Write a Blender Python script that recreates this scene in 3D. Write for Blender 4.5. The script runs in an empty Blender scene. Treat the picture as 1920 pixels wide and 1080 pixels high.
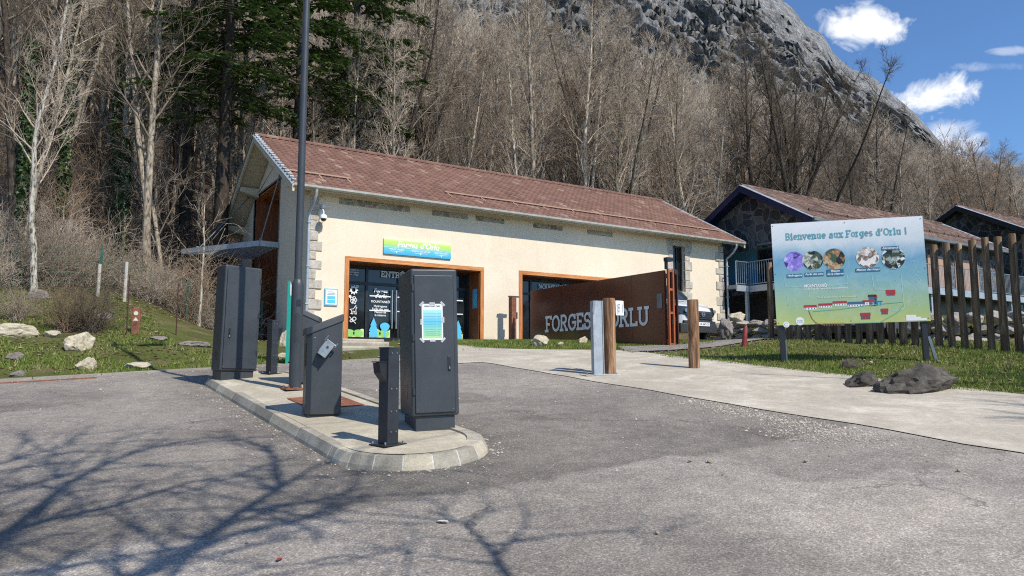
import bpy, bmesh, math, random
import numpy as np
from mathutils import Vector, Matrix, noise
R=math.radians; PI=math.pi
S=bpy.context.scene; C=S.collection
random.seed(7)
# ---------------------------------------------------------------- survey frame
# world X runs along the front wall of the long building, Y away from the road, Z=0 at eye level
F=1400.; PH=math.atan(150/1400.); CP,SP=math.cos(PH),math.sin(PH); YAW=R(-32.5)
MX,MY=math.cos(R(32.5)),math.sin(R(32.5))
def ray(px,py):
    a=(px-960)/F; b=(540-py)/F
    x,y,z=a,CP-b*SP,SP+b*CP
    return (x*MX+y*MY,-x*MY+y*MX,z)
def sm(a,b,x):
    t=max(0.,min(1.,(x-a)/(b-a))); return t*t*(3-2*t)
def smin(a,b,k=.25):
    h=max(k-abs(a-b),0)/k; return min(a,b)-h*h*k*.25
def seg_d(s,q,pts):
    best=(1e9,0)
    for i in range(len(pts)-1):
        (x0,y0),(x1,y1)=pts[i],pts[i+1]
        dx,dy=x1-x0,y1-y0
        t=max(0,min(1,((s-x0)*dx+(q-y0)*dy)/(dx*dx+dy*dy)))
        ex,ey=s-x0-t*dx,q-y0-t*dy
        d=math.hypot(ex,ey)
        if d<best[0]: best=(d,1 if dx*ey-dy*ex>0 else -1)
    return best
WALLPL=[(20.3,40.),(20.3,19.5),(20.3,17.0),(20.6,14.2),(22.6,11.2),(24.8,8.6),(27,5),(29,-20)]
def base_z(s,q):
    y=MY*s+MX*q
    z=-1.55+.109*max(y,-6)
    cap=.85-.28*sm(15,17,s)*sm(17,13,q)
    return smin(z,cap,.3)
def G(s,q):
    z=base_z(s,q)
    # left verge and bank
    if s<6 and q>14.9:
        z+=.155*max(0,q-15.0)*sm(5.6,1.5,s)*(1 if q<26 else 1)
        z+=.07*noise.noise(Vector((s*.8,q*.8,3)))*sm(15,16,q)*sm(5,3,s)
    if s>11.5 and q<20:
        z+=(.19*sm(11.6,16.5,s))*sm(15.5,12.5,q)*sm(-6,0,q)
        z+=.03*noise.noise(Vector((s*1.1,q*1.1,8)))*sm(11.7,12.5,s)
    # ground held back by the rubble wall on the right
    if s>17:
        d,sd=seg_d(s,q,WALLPL)
        if sd>0: z+=(1.55-z)*sm(.05,.55,d)+.035*min(d,12)
    # wooded hillside
    h=q-31-3*noise.noise(Vector((s*.05,q*.05,1)))
    if s<5: h=max(h,(q-27)*sm(5,1,s))
    if h>0:
        hc=min(h,88); z+=.42*hc+.0014*hc*hc+.06*max(0,h-88)+ .7*noise.noise(Vector((s*.13,q*.13,5)))*min(1,h/8)
    return z
def on_ground(px,py,dz=0.):
    r=ray(px,py); t0=1.4
    t=t0
    while t<160:
        g=G(r[0]*t,r[1]*t)+dz
        if r[2]*t<g:
            lo,hi=t-.1,t
            for _ in range(12):
                mid=(lo+hi)/2
                if r[2]*mid<G(r[0]*mid,r[1]*mid)+dz: hi=mid
                else: lo=mid
            return (r[0]*hi,r[1]*hi,G(r[0]*hi,r[1]*hi))
        t+=.1
    t=60
    return (r[0]*t,r[1]*t,G(r[0]*t,r[1]*t))
def px_at(px,d):       # ground point seen in column px, d metres in front of the camera
    x,y=(px-960)/1408.*d,d
    s,q=x*MX+y*MY,-x*MY+y*MX
    return (s,q,G(s,q))
# ---------------------------------------------------------------- materials
def nm(name):
    m=bpy.data.materials.new(name); m.use_nodes=True
    return m,m.node_tree.nodes,m.node_tree.links,m.node_tree.nodes['Principled BSDF']
def ramp(n,stops,interp='LINEAR'):
    r=n.new('ShaderNodeValToRGB'); r.color_ramp.interpolation=interp
    e=r.color_ramp.elements
    while len(e)<len(stops): e.new(.5)
    for i,(p,c) in enumerate(stops):
        e[i].position=p; e[i].color=(c[0],c[1],c[2],1) if hasattr(c,'__len__') else (c,c,c,1)
    return r
def noi(n,l,co,scale,detail=5,rough=.6,dist=0):
    t=n.new('ShaderNodeTexNoise'); t.inputs['Scale'].default_value=scale; t.inputs['Detail'].default_value=detail
    t.inputs['Roughness'].default_value=rough; t.inputs['Distortion'].default_value=dist
    l.new(co,t.inputs['Vector']); return t
def mix(n,l,f,a,b,mode='MIX'):
    m=n.new('ShaderNodeMix'); m.data_type='RGBA'; m.blend_type=mode
    for k,v in ((0,f),(6,a),(7,b)):
        if isinstance(v,(int,float)): m.inputs[k].default_value=v
        elif isinstance(v,(tuple,list)): m.inputs[k].default_value=(*v[:3],1)
        else: l.new(v,m.inputs[k])
    return m.outputs[2]
def mth(n,l,op,a,b=None,clamp=False):
    m=n.new('ShaderNodeMath'); m.operation=op; m.use_clamp=clamp
    for k,v in ((0,a),(1,b)):
        if v is None: continue
        if isinstance(v,(int,float)): m.inputs[k].default_value=v
        else: l.new(v,m.inputs[k])
    return m.outputs[0]
def bump(n,l,b,h,strength=.3,dist=.01):
    bp=n.new('ShaderNodeBump'); bp.inputs['Strength'].default_value=strength; bp.inputs['Distance'].default_value=dist
    l.new(h,bp.inputs['Height']); l.new(bp.outputs[0],b.inputs['Normal']); return bp
def stretch(n,l,co,sc):
    m=n.new('ShaderNodeMapping'); m.inputs['Scale'].default_value=sc; l.new(co,m.inputs['Vector']); return m.outputs[0]
def simple(name,col,rough=.6,metal=0,var=.12,scale=6,bmp=.0,bscale=60,spec=.5,stops=None,coat=0):
    m,n,l,b=nm(name); co=n.new('ShaderNodeTexCoord').outputs['Object']
    t=noi(n,l,co,scale,6,.62)
    c0=[max(0,c*(1-var*1.6)) for c in col]; c1=[min(1,c*(1+var)) for c in col]
    r=ramp(n,stops or [(.3,c0),(.7,c1)]); l.new(t.outputs[0],r.inputs[0]); l.new(r.outputs[0],b.inputs['Base Color'])
    rr=ramp(n,[(.3,max(0,rough-.1)),(.7,min(1,rough+.1))]); l.new(t.outputs[0],rr.inputs[0]); l.new(rr.outputs[0],b.inputs['Roughness'])
    b.inputs['Metallic'].default_value=metal; b.inputs['Specular IOR Level'].default_value=spec
    b.inputs['Coat Weight'].default_value=coat
    if bmp:
        t2=noi(n,l,co,bscale,5,.6); bump(n,l,b,t2.outputs[0],bmp,.01)
    return m
M={}
def asphalt():
    m,n,l,b=nm('asphalt'); tc=n.new('ShaderNodeTexCoord'); co=tc.outputs['Object']
    big=noi(n,l,co,.45,5,.6,.6); mid=noi(n,l,co,5,5,.65); fine=noi(n,l,co,95,3,.7)
    vor=n.new('ShaderNodeTexVoronoi'); vor.inputs['Scale'].default_value=95; l.new(co,vor.inputs['Vector'])
    sp=n.new('ShaderNodeSeparateColor'); l.new(vor.outputs['Color'],sp.inputs[0])
    grit=ramp(n,[(.0,(.20,.183,.165)),(.4,(.285,.263,.238)),(.78,(.365,.337,.304)),(.93,(.43,.40,.36)),(1,(.54,.50,.45))]); l.new(sp.outputs[0],grit.inputs[0])
    base=ramp(n,[(.3,(.72,.69,.68)),(.5,(.94,.91,.885)),(.72,(1.2,1.15,1.09))]); l.new(big.outputs[0],base.inputs[0])
    c=mix(n,l,1,grit.outputs[0],base.outputs[0],'MULTIPLY')
    mr=ramp(n,[(.3,.8),(.7,1.15)]); l.new(mid.outputs[0],mr.inputs[0]); c=mix(n,l,1,c,mr.outputs[0],'MULTIPLY')
    # older pale surfacing nearer the viewpoint, darker newer coat beyond an uneven joint
    sx=n.new('ShaderNodeSeparateXYZ'); l.new(co,sx.inputs[0])
    wob=noi(n,l,co,.9,5,.6)
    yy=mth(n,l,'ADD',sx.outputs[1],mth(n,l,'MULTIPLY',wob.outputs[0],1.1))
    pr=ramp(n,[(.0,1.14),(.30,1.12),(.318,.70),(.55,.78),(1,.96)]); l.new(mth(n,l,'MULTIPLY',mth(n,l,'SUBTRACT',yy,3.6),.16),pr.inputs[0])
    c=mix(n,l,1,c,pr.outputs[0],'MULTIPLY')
    pt=noi(n,l,co,.33,3,.5,.3); pk=ramp(n,[(.56,1),(.60,.80)]); l.new(pt.outputs[0],pk.inputs[0]); c=mix(n,l,1,c,pk.outputs[0],'MULTIPLY')
    # darker polished strip hugging the island kerb
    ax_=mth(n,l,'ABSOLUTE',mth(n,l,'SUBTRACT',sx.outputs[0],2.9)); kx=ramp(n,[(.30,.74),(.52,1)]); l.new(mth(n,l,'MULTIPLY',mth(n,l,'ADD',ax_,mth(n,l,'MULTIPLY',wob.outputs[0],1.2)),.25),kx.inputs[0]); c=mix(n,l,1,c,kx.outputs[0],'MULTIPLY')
    # pale dust and fine gravel drifts
    du=noi(n,l,co,.9,6,.7,.4); dr=ramp(n,[(.52,0),(.72,.35)]); l.new(du.outputs[0],dr.inputs[0])
    c=mix(n,l,dr.outputs[0],c,(.30,.265,.225))
    # hairline cracks
    wv=n.new('ShaderNodeTexVoronoi'); wv.feature='DISTANCE_TO_EDGE'; wv.inputs['Scale'].default_value=.42
    dis=n.new('ShaderNodeVectorMath'); dis.operation='ADD'; nn=noi(n,l,co,2.2,4,.6)
    sc=n.new('ShaderNodeVectorMath'); sc.operation='SCALE'; sc.inputs['Scale'].default_value=.7; l.new(nn.outputs['Color'],sc.inputs[0])
    l.new(co,dis.inputs[0]); l.new(sc.outputs[0],dis.inputs[1]); l.new(dis.outputs[0],wv.inputs['Vector'])
    cr=ramp(n,[(0,1),(.004,.8),(.008,0)]); l.new(wv.outputs['Distance'],cr.inputs[0])
    msk=noi(n,l,co,.6,2,.5); mk=ramp(n,[(.56,0),(.64,1)]); l.new(msk.outputs[0],mk.inputs[0])
    c=mix(n,l,mth(n,l,'MULTIPLY',mth(n,l,'MULTIPLY',cr.outputs[0],mk.outputs[0]),.45),c,(.02,.02,.02))
    l.new(c,b.inputs['Base Color']); b.inputs['Roughness'].default_value=.88; b.inputs['Specular IOR Level'].default_value=.3
    h=mix(n,l,.35,sp.outputs[0],fine.outputs[0]); bump(n,l,b,h,.7,.008)
    return m
def concrete(name,c0,c1,bs=.35):
    m,n,l,b=nm(name); co=n.new('ShaderNodeTexCoord').outputs['Object']
    t=noi(n,l,co,1.3,7,.65,.5); f=noi(n,l,co,70,3,.7); t3=noi(n,l,co,12,5,.6)
    r=ramp(n,[(.3,[v*.86 for v in c0]),(.5,c0),(.68,c1)]); l.new(t.outputs[0],r.inputs[0])
    fr=ramp(n,[(.3,.72),(.5,1),(.75,1.12)]); l.new(f.outputs[0],fr.inputs[0])
    c=mix(n,l,1,r.outputs[0],fr.outputs[0],'MULTIPLY')
    tr=ramp(n,[(.3,.86),(.65,1.06)]); l.new(t3.outputs[0],tr.inputs[0]); c=mix(n,l,1,c,tr.outputs[0],'MULTIPLY')
    l.new(c,b.inputs['Base Color']); b.inputs['Roughness'].default_value=.92; b.inputs['Specular IOR Level'].default_value=.2
    bump(n,l,b,f.outputs[0],bs,.006); return m
def soil(name,stops,scale=3.):
    m,n,l,b=nm(name); co=n.new('ShaderNodeTexCoord').outputs['Object']
    t=noi(n,l,co,scale,8,.7,.3); t2=noi(n,l,co,scale*9,5,.7)
    r=ramp(n,stops); l.new(t.outputs[0],r.inputs[0])
    r2=ramp(n,[(.3,.55),(.7,1.35)]); l.new(t2.outputs[0],r2.inputs[0])
    l.new(mix(n,l,1,r.outputs[0],r2.outputs[0],'MULTIPLY'),b.inputs['Base Color'])
    b.inputs['Roughness'].default_value=1; b.inputs['Specular IOR Level'].default_value=.1
    bump(n,l,b,t2.outputs[0],.8,.05); return m
def ground_mat():
    m,n,l,b=nm('ground_cover'); co=n.new('ShaderNodeTexCoord').outputs['Object']
    t=noi(n,l,co,1.1,8,.72,.4); t2=noi(n,l,co,22,5,.7)
    g=ramp(n,[(.3,(.12,.09,.05)),(.43,(.10,.10,.035)),(.5,(.10,.125,.03)),(.6,(.17,.13,.075)),(.72,(.27,.21,.13))]); l.new(t.outputs[0],g.inputs[0])
    w=ramp(n,[(.3,(.025,.019,.015)),(.5,(.07,.052,.04)),(.66,(.13,.10,.075)),(.8,(.22,.17,.13))]); l.new(t.outputs[0],w.inputs[0])  # brown wood floor, its tone darkened to imitate shade between the trunks
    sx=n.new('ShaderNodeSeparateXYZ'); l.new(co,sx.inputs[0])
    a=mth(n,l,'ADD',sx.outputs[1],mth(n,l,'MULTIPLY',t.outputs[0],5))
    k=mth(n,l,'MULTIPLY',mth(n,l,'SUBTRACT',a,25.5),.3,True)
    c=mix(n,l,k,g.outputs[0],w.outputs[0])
    r2=ramp(n,[(.3,.5),(.7,1.4)]); l.new(t2.outputs[0],r2.inputs[0])
    l.new(mix(n,l,1,c,r2.outputs[0],'MULTIPLY'),b.inputs['Base Color']); b.inputs['Roughness'].default_value=1
    b.inputs['Specular IOR Level'].default_value=.1; bump(n,l,b,t2.outputs[0],.8,.05); return m
def render_wall(name,c0,c1):
    m,n,l,b=nm(name); co=n.new('ShaderNodeTexCoord').outputs['Object']
    t=noi(n,l,co,.8,6,.6,.8); t2=noi(n,l,stretch(n,l,co,(3,3,.5)),1.5,5,.6); f=noi(n,l,co,55,4,.6)
    r=ramp(n,[(.3,c0),(.68,c1)]); l.new(t.outputs[0],r.inputs[0])
    r2=ramp(n,[(.2,.965),(.55,1.0)]); l.new(t2.outputs[0],r2.inputs[0])
    c=mix(n,l,1,r.outputs[0],r2.outputs[0],'MULTIPLY')
    sx=n.new('ShaderNodeSeparateXYZ'); l.new(co,sx.inputs[0]); t4=noi(n,l,co,3.5,6,.7,.4)
    lo=mth(n,l,'ADD',mth(n,l,'MULTIPLY',sx.outputs[2],1.3),mth(n,l,'MULTIPLY',t4.outputs[0],.8)); k=ramp(n,[(.25,.55),(.62,.0)]); l.new(lo,k.inputs[0])
    c=mix(n,l,k.outputs[0],c,(.34,.27,.20))
    t5=noi(n,l,co,2.4,7,.75,1.2); k5=ramp(n,[(.56,0),(.72,.16)]); l.new(t5.outputs[0],k5.inputs[0]); c=mix(n,l,k5.outputs[0],c,(.50,.42,.32))
    st5=noi(n,l,stretch(n,l,co,(7,7,.35)),1.6,5,.6); hi=mth(n,l,'MULTIPLY',mth(n,l,'SUBTRACT',sx.outputs[2],2.4),.4,True); k6=ramp(n,[(.54,0),(.70,.3)]); l.new(st5.outputs[0],k6.inputs[0]); c=mix(n,l,mth(n,l,'MULTIPLY',hi,k6.outputs[0]),c,(.42,.35,.27))
    l.new(c,b.inputs['Base Color'])
    b.inputs['Roughness'].default_value=.9; b.inputs['Specular IOR Level'].default_value=.2
    bump(n,l,b,f.outputs[0],.35,.008); return m
def wood(name,c0,c1,c2,axis='z',scale=1.,rough=.55,bs=.3):
    m,n,l,b=nm(name); co=n.new('ShaderNodeTexCoord').outputs['Object']
    sc={'z':(6,6,.55),'x':(.55,6,6),'y':(6,.55,6)}[axis]
    st=stretch(n,l,co,tuple(v*scale for v in sc))
    t=noi(n,l,st,2,7,.7,1.2); r=ramp(n,[(.34,c0),(.5,c1),(.64,c2)]); l.new(t.outputs[0],r.inputs[0])
    l.new(r.outputs[0],b.inputs['Base Color']); b.inputs['Roughness'].default_value=rough
    b.inputs['Specular IOR Level'].default_value=.35
    bump(n,l,b,t.outputs[0],bs,.01); return m
def rubble(name,scale,stops,mortar,mw=.05):
    m,n,l,b=nm(name); co=n.new('ShaderNodeTexCoord').outputs['Object']
    nz=noi(n,l,co,3,3,.5); ad=n.new('ShaderNodeVectorMath'); ad.operation='MULTIPLY_ADD'
    l.new(nz.outputs['Color'],ad.inputs[0]); ad.inputs[1].default_value=(.15,.15,.15); l.new(co,ad.inputs[2])
    v=n.new('ShaderNodeTexVoronoi'); v.inputs['Scale'].default_value=scale; l.new(ad.outputs[0],v.inputs['Vector'])
    e=n.new('ShaderNodeTexVoronoi'); e.feature='DISTANCE_TO_EDGE'; e.inputs['Scale'].default_value=scale; l.new(ad.outputs[0],e.inputs['Vector'])
    sp=n.new('ShaderNodeSeparateColor'); l.new(v.outputs['Color'],sp.inputs[0])
    r=ramp(n,stops); l.new(sp.outputs[0],r.inputs[0])
    f=noi(n,l,co,25,5,.65); fr=ramp(n,[(.3,.6),(.7,1.3)]); l.new(f.outputs[0],fr.inputs[0])
    c=mix(n,l,1,r.outputs[0],fr.outputs[0],'MULTIPLY')
    k=ramp(n,[(mw*.6,1),(mw*1.4,0)]); l.new(e.outputs['Distance'],k.inputs[0])
    l.new(mix(n,l,k.outputs[0],c,mortar),b.inputs['Base Color']); b.inputs['Roughness'].default_value=.9
    hh=ramp(n,[(0,0),(mw*2.5,1)]); l.new(e.outputs['Distance'],hh.inputs[0])
    bump(n,l,b,mix(n,l,.3,hh.outputs[0],f.outputs[0]),.7,.05); return m
def rock_mat(name,stops,scale=2.):
    m,n,l,b=nm(name); co=n.new('ShaderNodeTexCoord').outputs['Object']
    t=noi(n,l,co,scale,9,.72,.6); t2=noi(n,l,co,scale*12,6,.7)
    r=ramp(n,stops); l.new(t.outputs[0],r.inputs[0])
    r2=ramp(n,[(.3,.7),(.7,1.2)]); l.new(t2.outputs[0],r2.inputs[0])
    l.new(mix(n,l,1,r.outputs[0],r2.outputs[0],'MULTIPLY'),b.inputs['Base Color']); b.inputs['Roughness'].default_value=.92
    b.inputs['Specular IOR Level'].default_value=.25
    bump(n,l,b,mix(n,l,.5,t.outputs[0],t2.outputs[0]),.8,.04); return m
def island_random(name,stops,rough=.8,trans=0.,nscale=.6,nmix=.5,spec=.2):
    """random tone per blade / leaf / stone plus a slow drift over the ground"""
    m,n,l,b=nm(name); g=n.new('ShaderNodeNewGeometry'); co=n.new('ShaderNodeTexCoord').outputs['Object']
    t=noi(n,l,co,nscale,5,.6)
    a=mth(n,l,'ADD',mth(n,l,'MULTIPLY',g.outputs['Random Per Island'],1-nmix),mth(n,l,'MULTIPLY',t.outputs[0],nmix))
    r=ramp(n,stops); l.new(a,r.inputs[0]); l.new(r.outputs[0],b.inputs['Base Color'])
    b.inputs['Roughness'].default_value=rough; b.inputs['Specular IOR Level'].default_value=spec
    if trans:
        tr=n.new('ShaderNodeBsdfTranslucent'); l.new(r.outputs[0],tr.inputs[0]); mx=n.new('ShaderNodeMixShader'); mx.inputs[0].default_value=trans
        l.new(b.outputs[0],mx.inputs[1]); l.new(tr.outputs[0],mx.inputs[2]); l.new(mx.outputs[0],n['Material Output'].inputs[0])
    return m
def bark(name,stops,scale=3.,moss=None):
    m,n,l,b=nm(name); co=n.new('ShaderNodeTexCoord').outputs['Object']; oi=n.new('ShaderNodeObjectInfo')
    t=noi(n,l,stretch(n,l,co,(4,4,1.2)),scale,7,.7,.5); r=ramp(n,stops); l.new(t.outputs[0],r.inputs[0]); c=r.outputs[0]
    v=ramp(n,[(0,(.55,.52,.48)),(.5,(1,.97,.92)),(1,(1.3,1.28,1.25))]); l.new(oi.outputs['Random'],v.inputs[0])
    c=mix(n,l,1,c,v.outputs[0],'MULTIPLY')
    if moss:
        t3=noi(n,l,co,1.5,4,.6); k=ramp(n,[(.5,0),(.62,.7)]); l.new(t3.outputs[0],k.inputs[0]); c=mix(n,l,k.outputs[0],c,moss)
    l.new(c,b.inputs['Base Color']); b.inputs['Roughness'].default_value=.95; b.inputs['Specular IOR Level'].default_value=.1
    bump(n,l,b,t.outputs[0],.6,.03); return m
def tile_mat(name,stops,w,h,k=1.):
    """clay tiles: one tone per tile, weathered by lichen, in the slope's own coordinates"""
    m,n,l,b=nm(name); g=n.new('ShaderNodeNewGeometry'); co=n.new('ShaderNodeTexCoord').outputs['Object']
    r=ramp(n,stops); l.new(g.outputs['Random Per Island'],r.inputs[0])
    t=noi(n,l,co,.7,7,.7,.5); r2=ramp(n,[(.3,.84),(.5,1),(.72,1.08)]); l.new(t.outputs[0],r2.inputs[0])
    c=mix(n,l,1,r.outputs[0],r2.outputs[0],'MULTIPLY')
    t2=noi(n,l,co,16,6,.75); k2=ramp(n,[(.61,0),(.7,.32)]); l.new(t2.outputs[0],k2.inputs[0]); c=mix(n,l,k2.outputs[0],c,(.42,.36,.26))
    t3=noi(n,l,co,30,4,.7); k3=ramp(n,[(.62,0),(.7,.5)]); l.new(t3.outputs[0],k3.inputs[0]); c=mix(n,l,k3.outputs[0],c,(.05,.045,.035))
    l.new(c,b.inputs['Base Color']); b.inputs['Roughness'].default_value=.85; b.inputs['Specular IOR Level'].default_value=.25
    bump(n,l,b,t3.outputs[0],.3,.01); return m
def glass_mat(name,col,rough=.06):
    m,n,l,b=nm(name); co=n.new('ShaderNodeTexCoord').outputs['Object']
    t=noi(n,l,co,1.4,4,.6); r=ramp(n,[(.35,[c*.5 for c in col]),(.65,[c*1.6 for c in col])]); l.new(t.outputs[0],r.inputs[0])
    l.new(r.outputs[0],b.inputs['Base Color']); b.inputs['Roughness'].default_value=rough; b.inputs['Specular IOR Level'].default_value=.6
    t2=noi(n,l,co,2.5,2,.5); bump(n,l,b,t2.outputs[0],.04,.02)
    return m
def grad_mat(name,stops,lo,hi,rough=.35,cloud=.0,tint=(.9,.95,1),yellow=False,axis=2,sx=1.):
    m,n,l,b=nm(name); co=n.new('ShaderNodeTexCoord').outputs['Object']; sp=n.new('ShaderNodeSeparateXYZ'); l.new(co,sp.inputs[0])
    t=noi(n,l,co,2.2,5,.6,.6)
    z=mth(n,l,'DIVIDE',mth(n,l,'SUBTRACT',sp.outputs[axis],lo),hi-lo)
    z=mth(n,l,'ADD',z,mth(n,l,'MULTIPLY',mth(n,l,'SUBTRACT',t.outputs[0],.5),.22 if cloud else .0))
    r=ramp(n,stops); l.new(z,r.inputs[0]); c=r.outputs[0]
    if cloud:
        t2=noi(n,l,co,3.5,6,.65,.8); k=ramp(n,[(.5,0),(.75,cloud)]); l.new(t2.outputs[0],k.inputs[0]); c=mix(n,l,k.outputs[0],c,tint)
        if yellow:
            yx=mth(n,l,'MULTIPLY',mth(n,l,'SUBTRACT',0.3,sp.outputs[0]),.42,True); yz=mth(n,l,'SUBTRACT',1,mth(n,l,'MULTIPLY',z,2.4),True)
            c=mix(n,l,mth(n,l,'MULTIPLY',yx,yz,True),c,(.72,.70,.03))
    l.new(c,b.inputs['Base Color']); b.inputs['Roughness'].default_value=rough; return m
# ---------------------------------------------------------------- mesh building
class MB:
    def __init__(s): s.v=[]; s.f=[]; s.m=[]
    def add(s,vs,fs,mi=0):
        o=len(s.v); s.v+= [tuple(v) for v in vs]; s.f+=[tuple(i+o for i in f) for f in fs]; s.m+=[mi]*len(fs); return s
    def box(s,x0,x1,y0,y1,z0,z1,mi=0):
        if x1<x0:x0,x1=x1,x0
        if y1<y0:y0,y1=y1,y0
        if z1<z0:z0,z1=z1,z0
        return s.add([(x0,y0,z0),(x1,y0,z0),(x1,y1,z0),(x0,y1,z0),(x0,y0,z1),(x1,y0,z1),(x1,y1,z1),(x0,y1,z1)],
              [(3,2,1,0),(4,5,6,7),(0,1,5,4),(1,2,6,5),(2,3,7,6),(3,0,4,7)],mi)
    def hexa(s,p,mi=0):   # 8 corners, bottom ring then top ring
        return s.add(p,[(3,2,1,0),(4,5,6,7),(0,1,5,4),(1,2,6,5),(2,3,7,6),(3,0,4,7)],mi)
    def prism(s,poly,ax,a,b,mi=0):   # polygon in the two other axes, extruded along ax
        def P(u,v,w): return {'x':(w,u,v),'y':(u,w,v),'z':(u,v,w)}[ax]
        n=len(poly); vs=[P(u,v,a) for u,v in poly]+[P(u,v,b) for u,v in poly]
        fs=[tuple(range(n)),tuple(range(2*n-1,n-1,-1))]+[(i,i+n,(i+1)%n+n,(i+1)%n) for i in range(n)]
        return s.add(vs,fs,mi)
    def tube(s,pts,r,n=8,mi=0,cap=True):
        pts=[Vector(p) for p in pts]; rs=r if hasattr(r,'__len__') else [r]*len(pts)
        vs=[];fs=[]; up=None
        for i,p in enumerate(pts):
            d=(pts[min(i+1,len(pts)-1)]-pts[max(i-1,0)])
            if d.length<1e-9: d=Vector((0,0,1))
            d.normalize()
            if up is None: up=Vector((1,0,0)) if abs(d.x)<.7 else Vector((0,1,0))
            a=d.cross(up); 
            if a.length<1e-6: a=d.cross(Vector((0,1,.3)))
            a.normalize(); b=d.cross(a); up=-b if False else up
            for k in range(n):
                t=2*PI*k/n; vs.append(p+(a*math.cos(t)+b*math.sin(t))*rs[i])
        for i in range(len(pts)-1):
            for k in range(n):
                k2=(k+1)%n; fs.append((i*n+k,i*n+k2,(i+1)*n+k2,(i+1)*n+k))
        if cap and n>2: fs.append(tuple(range(n-1,-1,-1))); fs.append(tuple((len(pts)-1)*n+k for k in range(n)))
        return s.add(vs,fs,mi)
    def cyl(s,x,y,z0,z1,r,n=16,mi=0,r1=None): return s.tube([(x,y,z0),(x,y,z1)],[r,r if r1 is None else r1],n,mi)
    def quad(s,a,b,c,d,mi=0): return s.add([a,b,c,d],[(0,1,2,3)],mi)
    def mesh(s,name,mats,smooth=False,bevel=0,seg=2,off=(0,0,0)):
        me=bpy.data.meshes.new(name)
        me.from_pydata([(v[0]-off[0],v[1]-off[1],v[2]-off[2]) for v in s.v],[],s.f)
        if not isinstance(mats,(list,tuple)): mats=[mats]
        for mm in mats: me.materials.append(mm)
        if len(mats)>1: me.polygons.foreach_set('material_index',s.m)
        if bevel or smooth!='raw':
            bm=bmesh.new(); bm.from_mesh(me)
            if bevel:
                ed=[e for e in bm.edges if len(e.link_faces)==2 and e.calc_face_angle(0)>.5]
                bmesh.ops.bevel(bm,geom=ed,offset=bevel,segments=seg,affect='EDGES',profile=.5)
            if len(bm.faces)<60000: bmesh.ops.recalc_face_normals(bm,faces=bm.faces)
            bm.to_mesh(me); bm.free()
        if smooth:
            me.polygons.foreach_set('use_smooth',[True]*len(me.polygons)); me.set_sharp_from_angle(angle=R(38))
        me.update(); return me
def fast_mesh(name,V,Fc,mat,smooth=False):
    """V (n,3) array, Fc (m,k) array of equal sided faces"""
    me=bpy.data.meshes.new(name); V=np.asarray(V,dtype=np.float32); Fc=np.asarray(Fc,dtype=np.int32)
    me.vertices.add(len(V)); me.vertices.foreach_set('co',V.ravel())
    k=Fc.shape[1]; me.loops.add(Fc.size); me.loops.foreach_set('vertex_index',Fc.ravel())
    me.polygons.add(len(Fc)); me.polygons.foreach_set('loop_start',np.arange(0,Fc.size,k,dtype=np.int32))
    try: me.polygons.foreach_set('loop_total',np.full(len(Fc),k,dtype=np.int32))
    except Exception: pass
    if smooth: me.polygons.foreach_set('use_smooth',np.ones(len(Fc),dtype=bool))
    me.materials.append(mat); me.update(calc_edges=True); me.validate(); return me
def link(name,me,parent=None,loc=None):
    o=bpy.data.objects.new(name,me); C.objects.link(o)
    if parent: o.parent=parent
    if loc: o.location=loc
    return o
def obj(name,mb,mats,parent=None,smooth=False,bevel=0,label=None,loc=None,seg=2):
    """one mesh object; under a parent the coordinates are the parent's own"""
    off=(0,0,0)
    if parent is None and loc is not None: off=loc
    me=mb.mesh(name,mats,smooth,bevel,seg,off)
    o=link(name,me,parent,loc if parent is None else None)
    if label: o['label']=label
    return o
def tag(o,label=None,cat=None,group=None,kind=None):
    if label: o['label']=label
    if cat: o['category']=cat
    if group: o['group']=group
    if kind: o['kind']=kind
    return o
def thing(name,label,cat,loc=(0,0,0),rz=0,group=None,lean=(0,0)):
    o=bpy.data.objects.new(name,None); C.objects.link(o); o.location=loc; o.rotation_euler=(lean[0],lean[1],rz)
    o.empty_display_size=.2
    return tag(o,label,cat,group)
def dup(root,loc,rz=0,scale=1,label=None,kids=None):
    r=root.copy(); C.objects.link(r); r.location=loc; r.rotation_euler=(0,0,rz); r.scale=(scale,)*3 if not hasattr(scale,'__len__') else scale
    if label: r['label']=label
    for ch in (kids if kids is not None else list(root.children)):
        c=ch.copy(); C.objects.link(c); c.parent=r
        for g in ch.children:
            d=g.copy(); C.objects.link(d); d.parent=c
    return r
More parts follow.
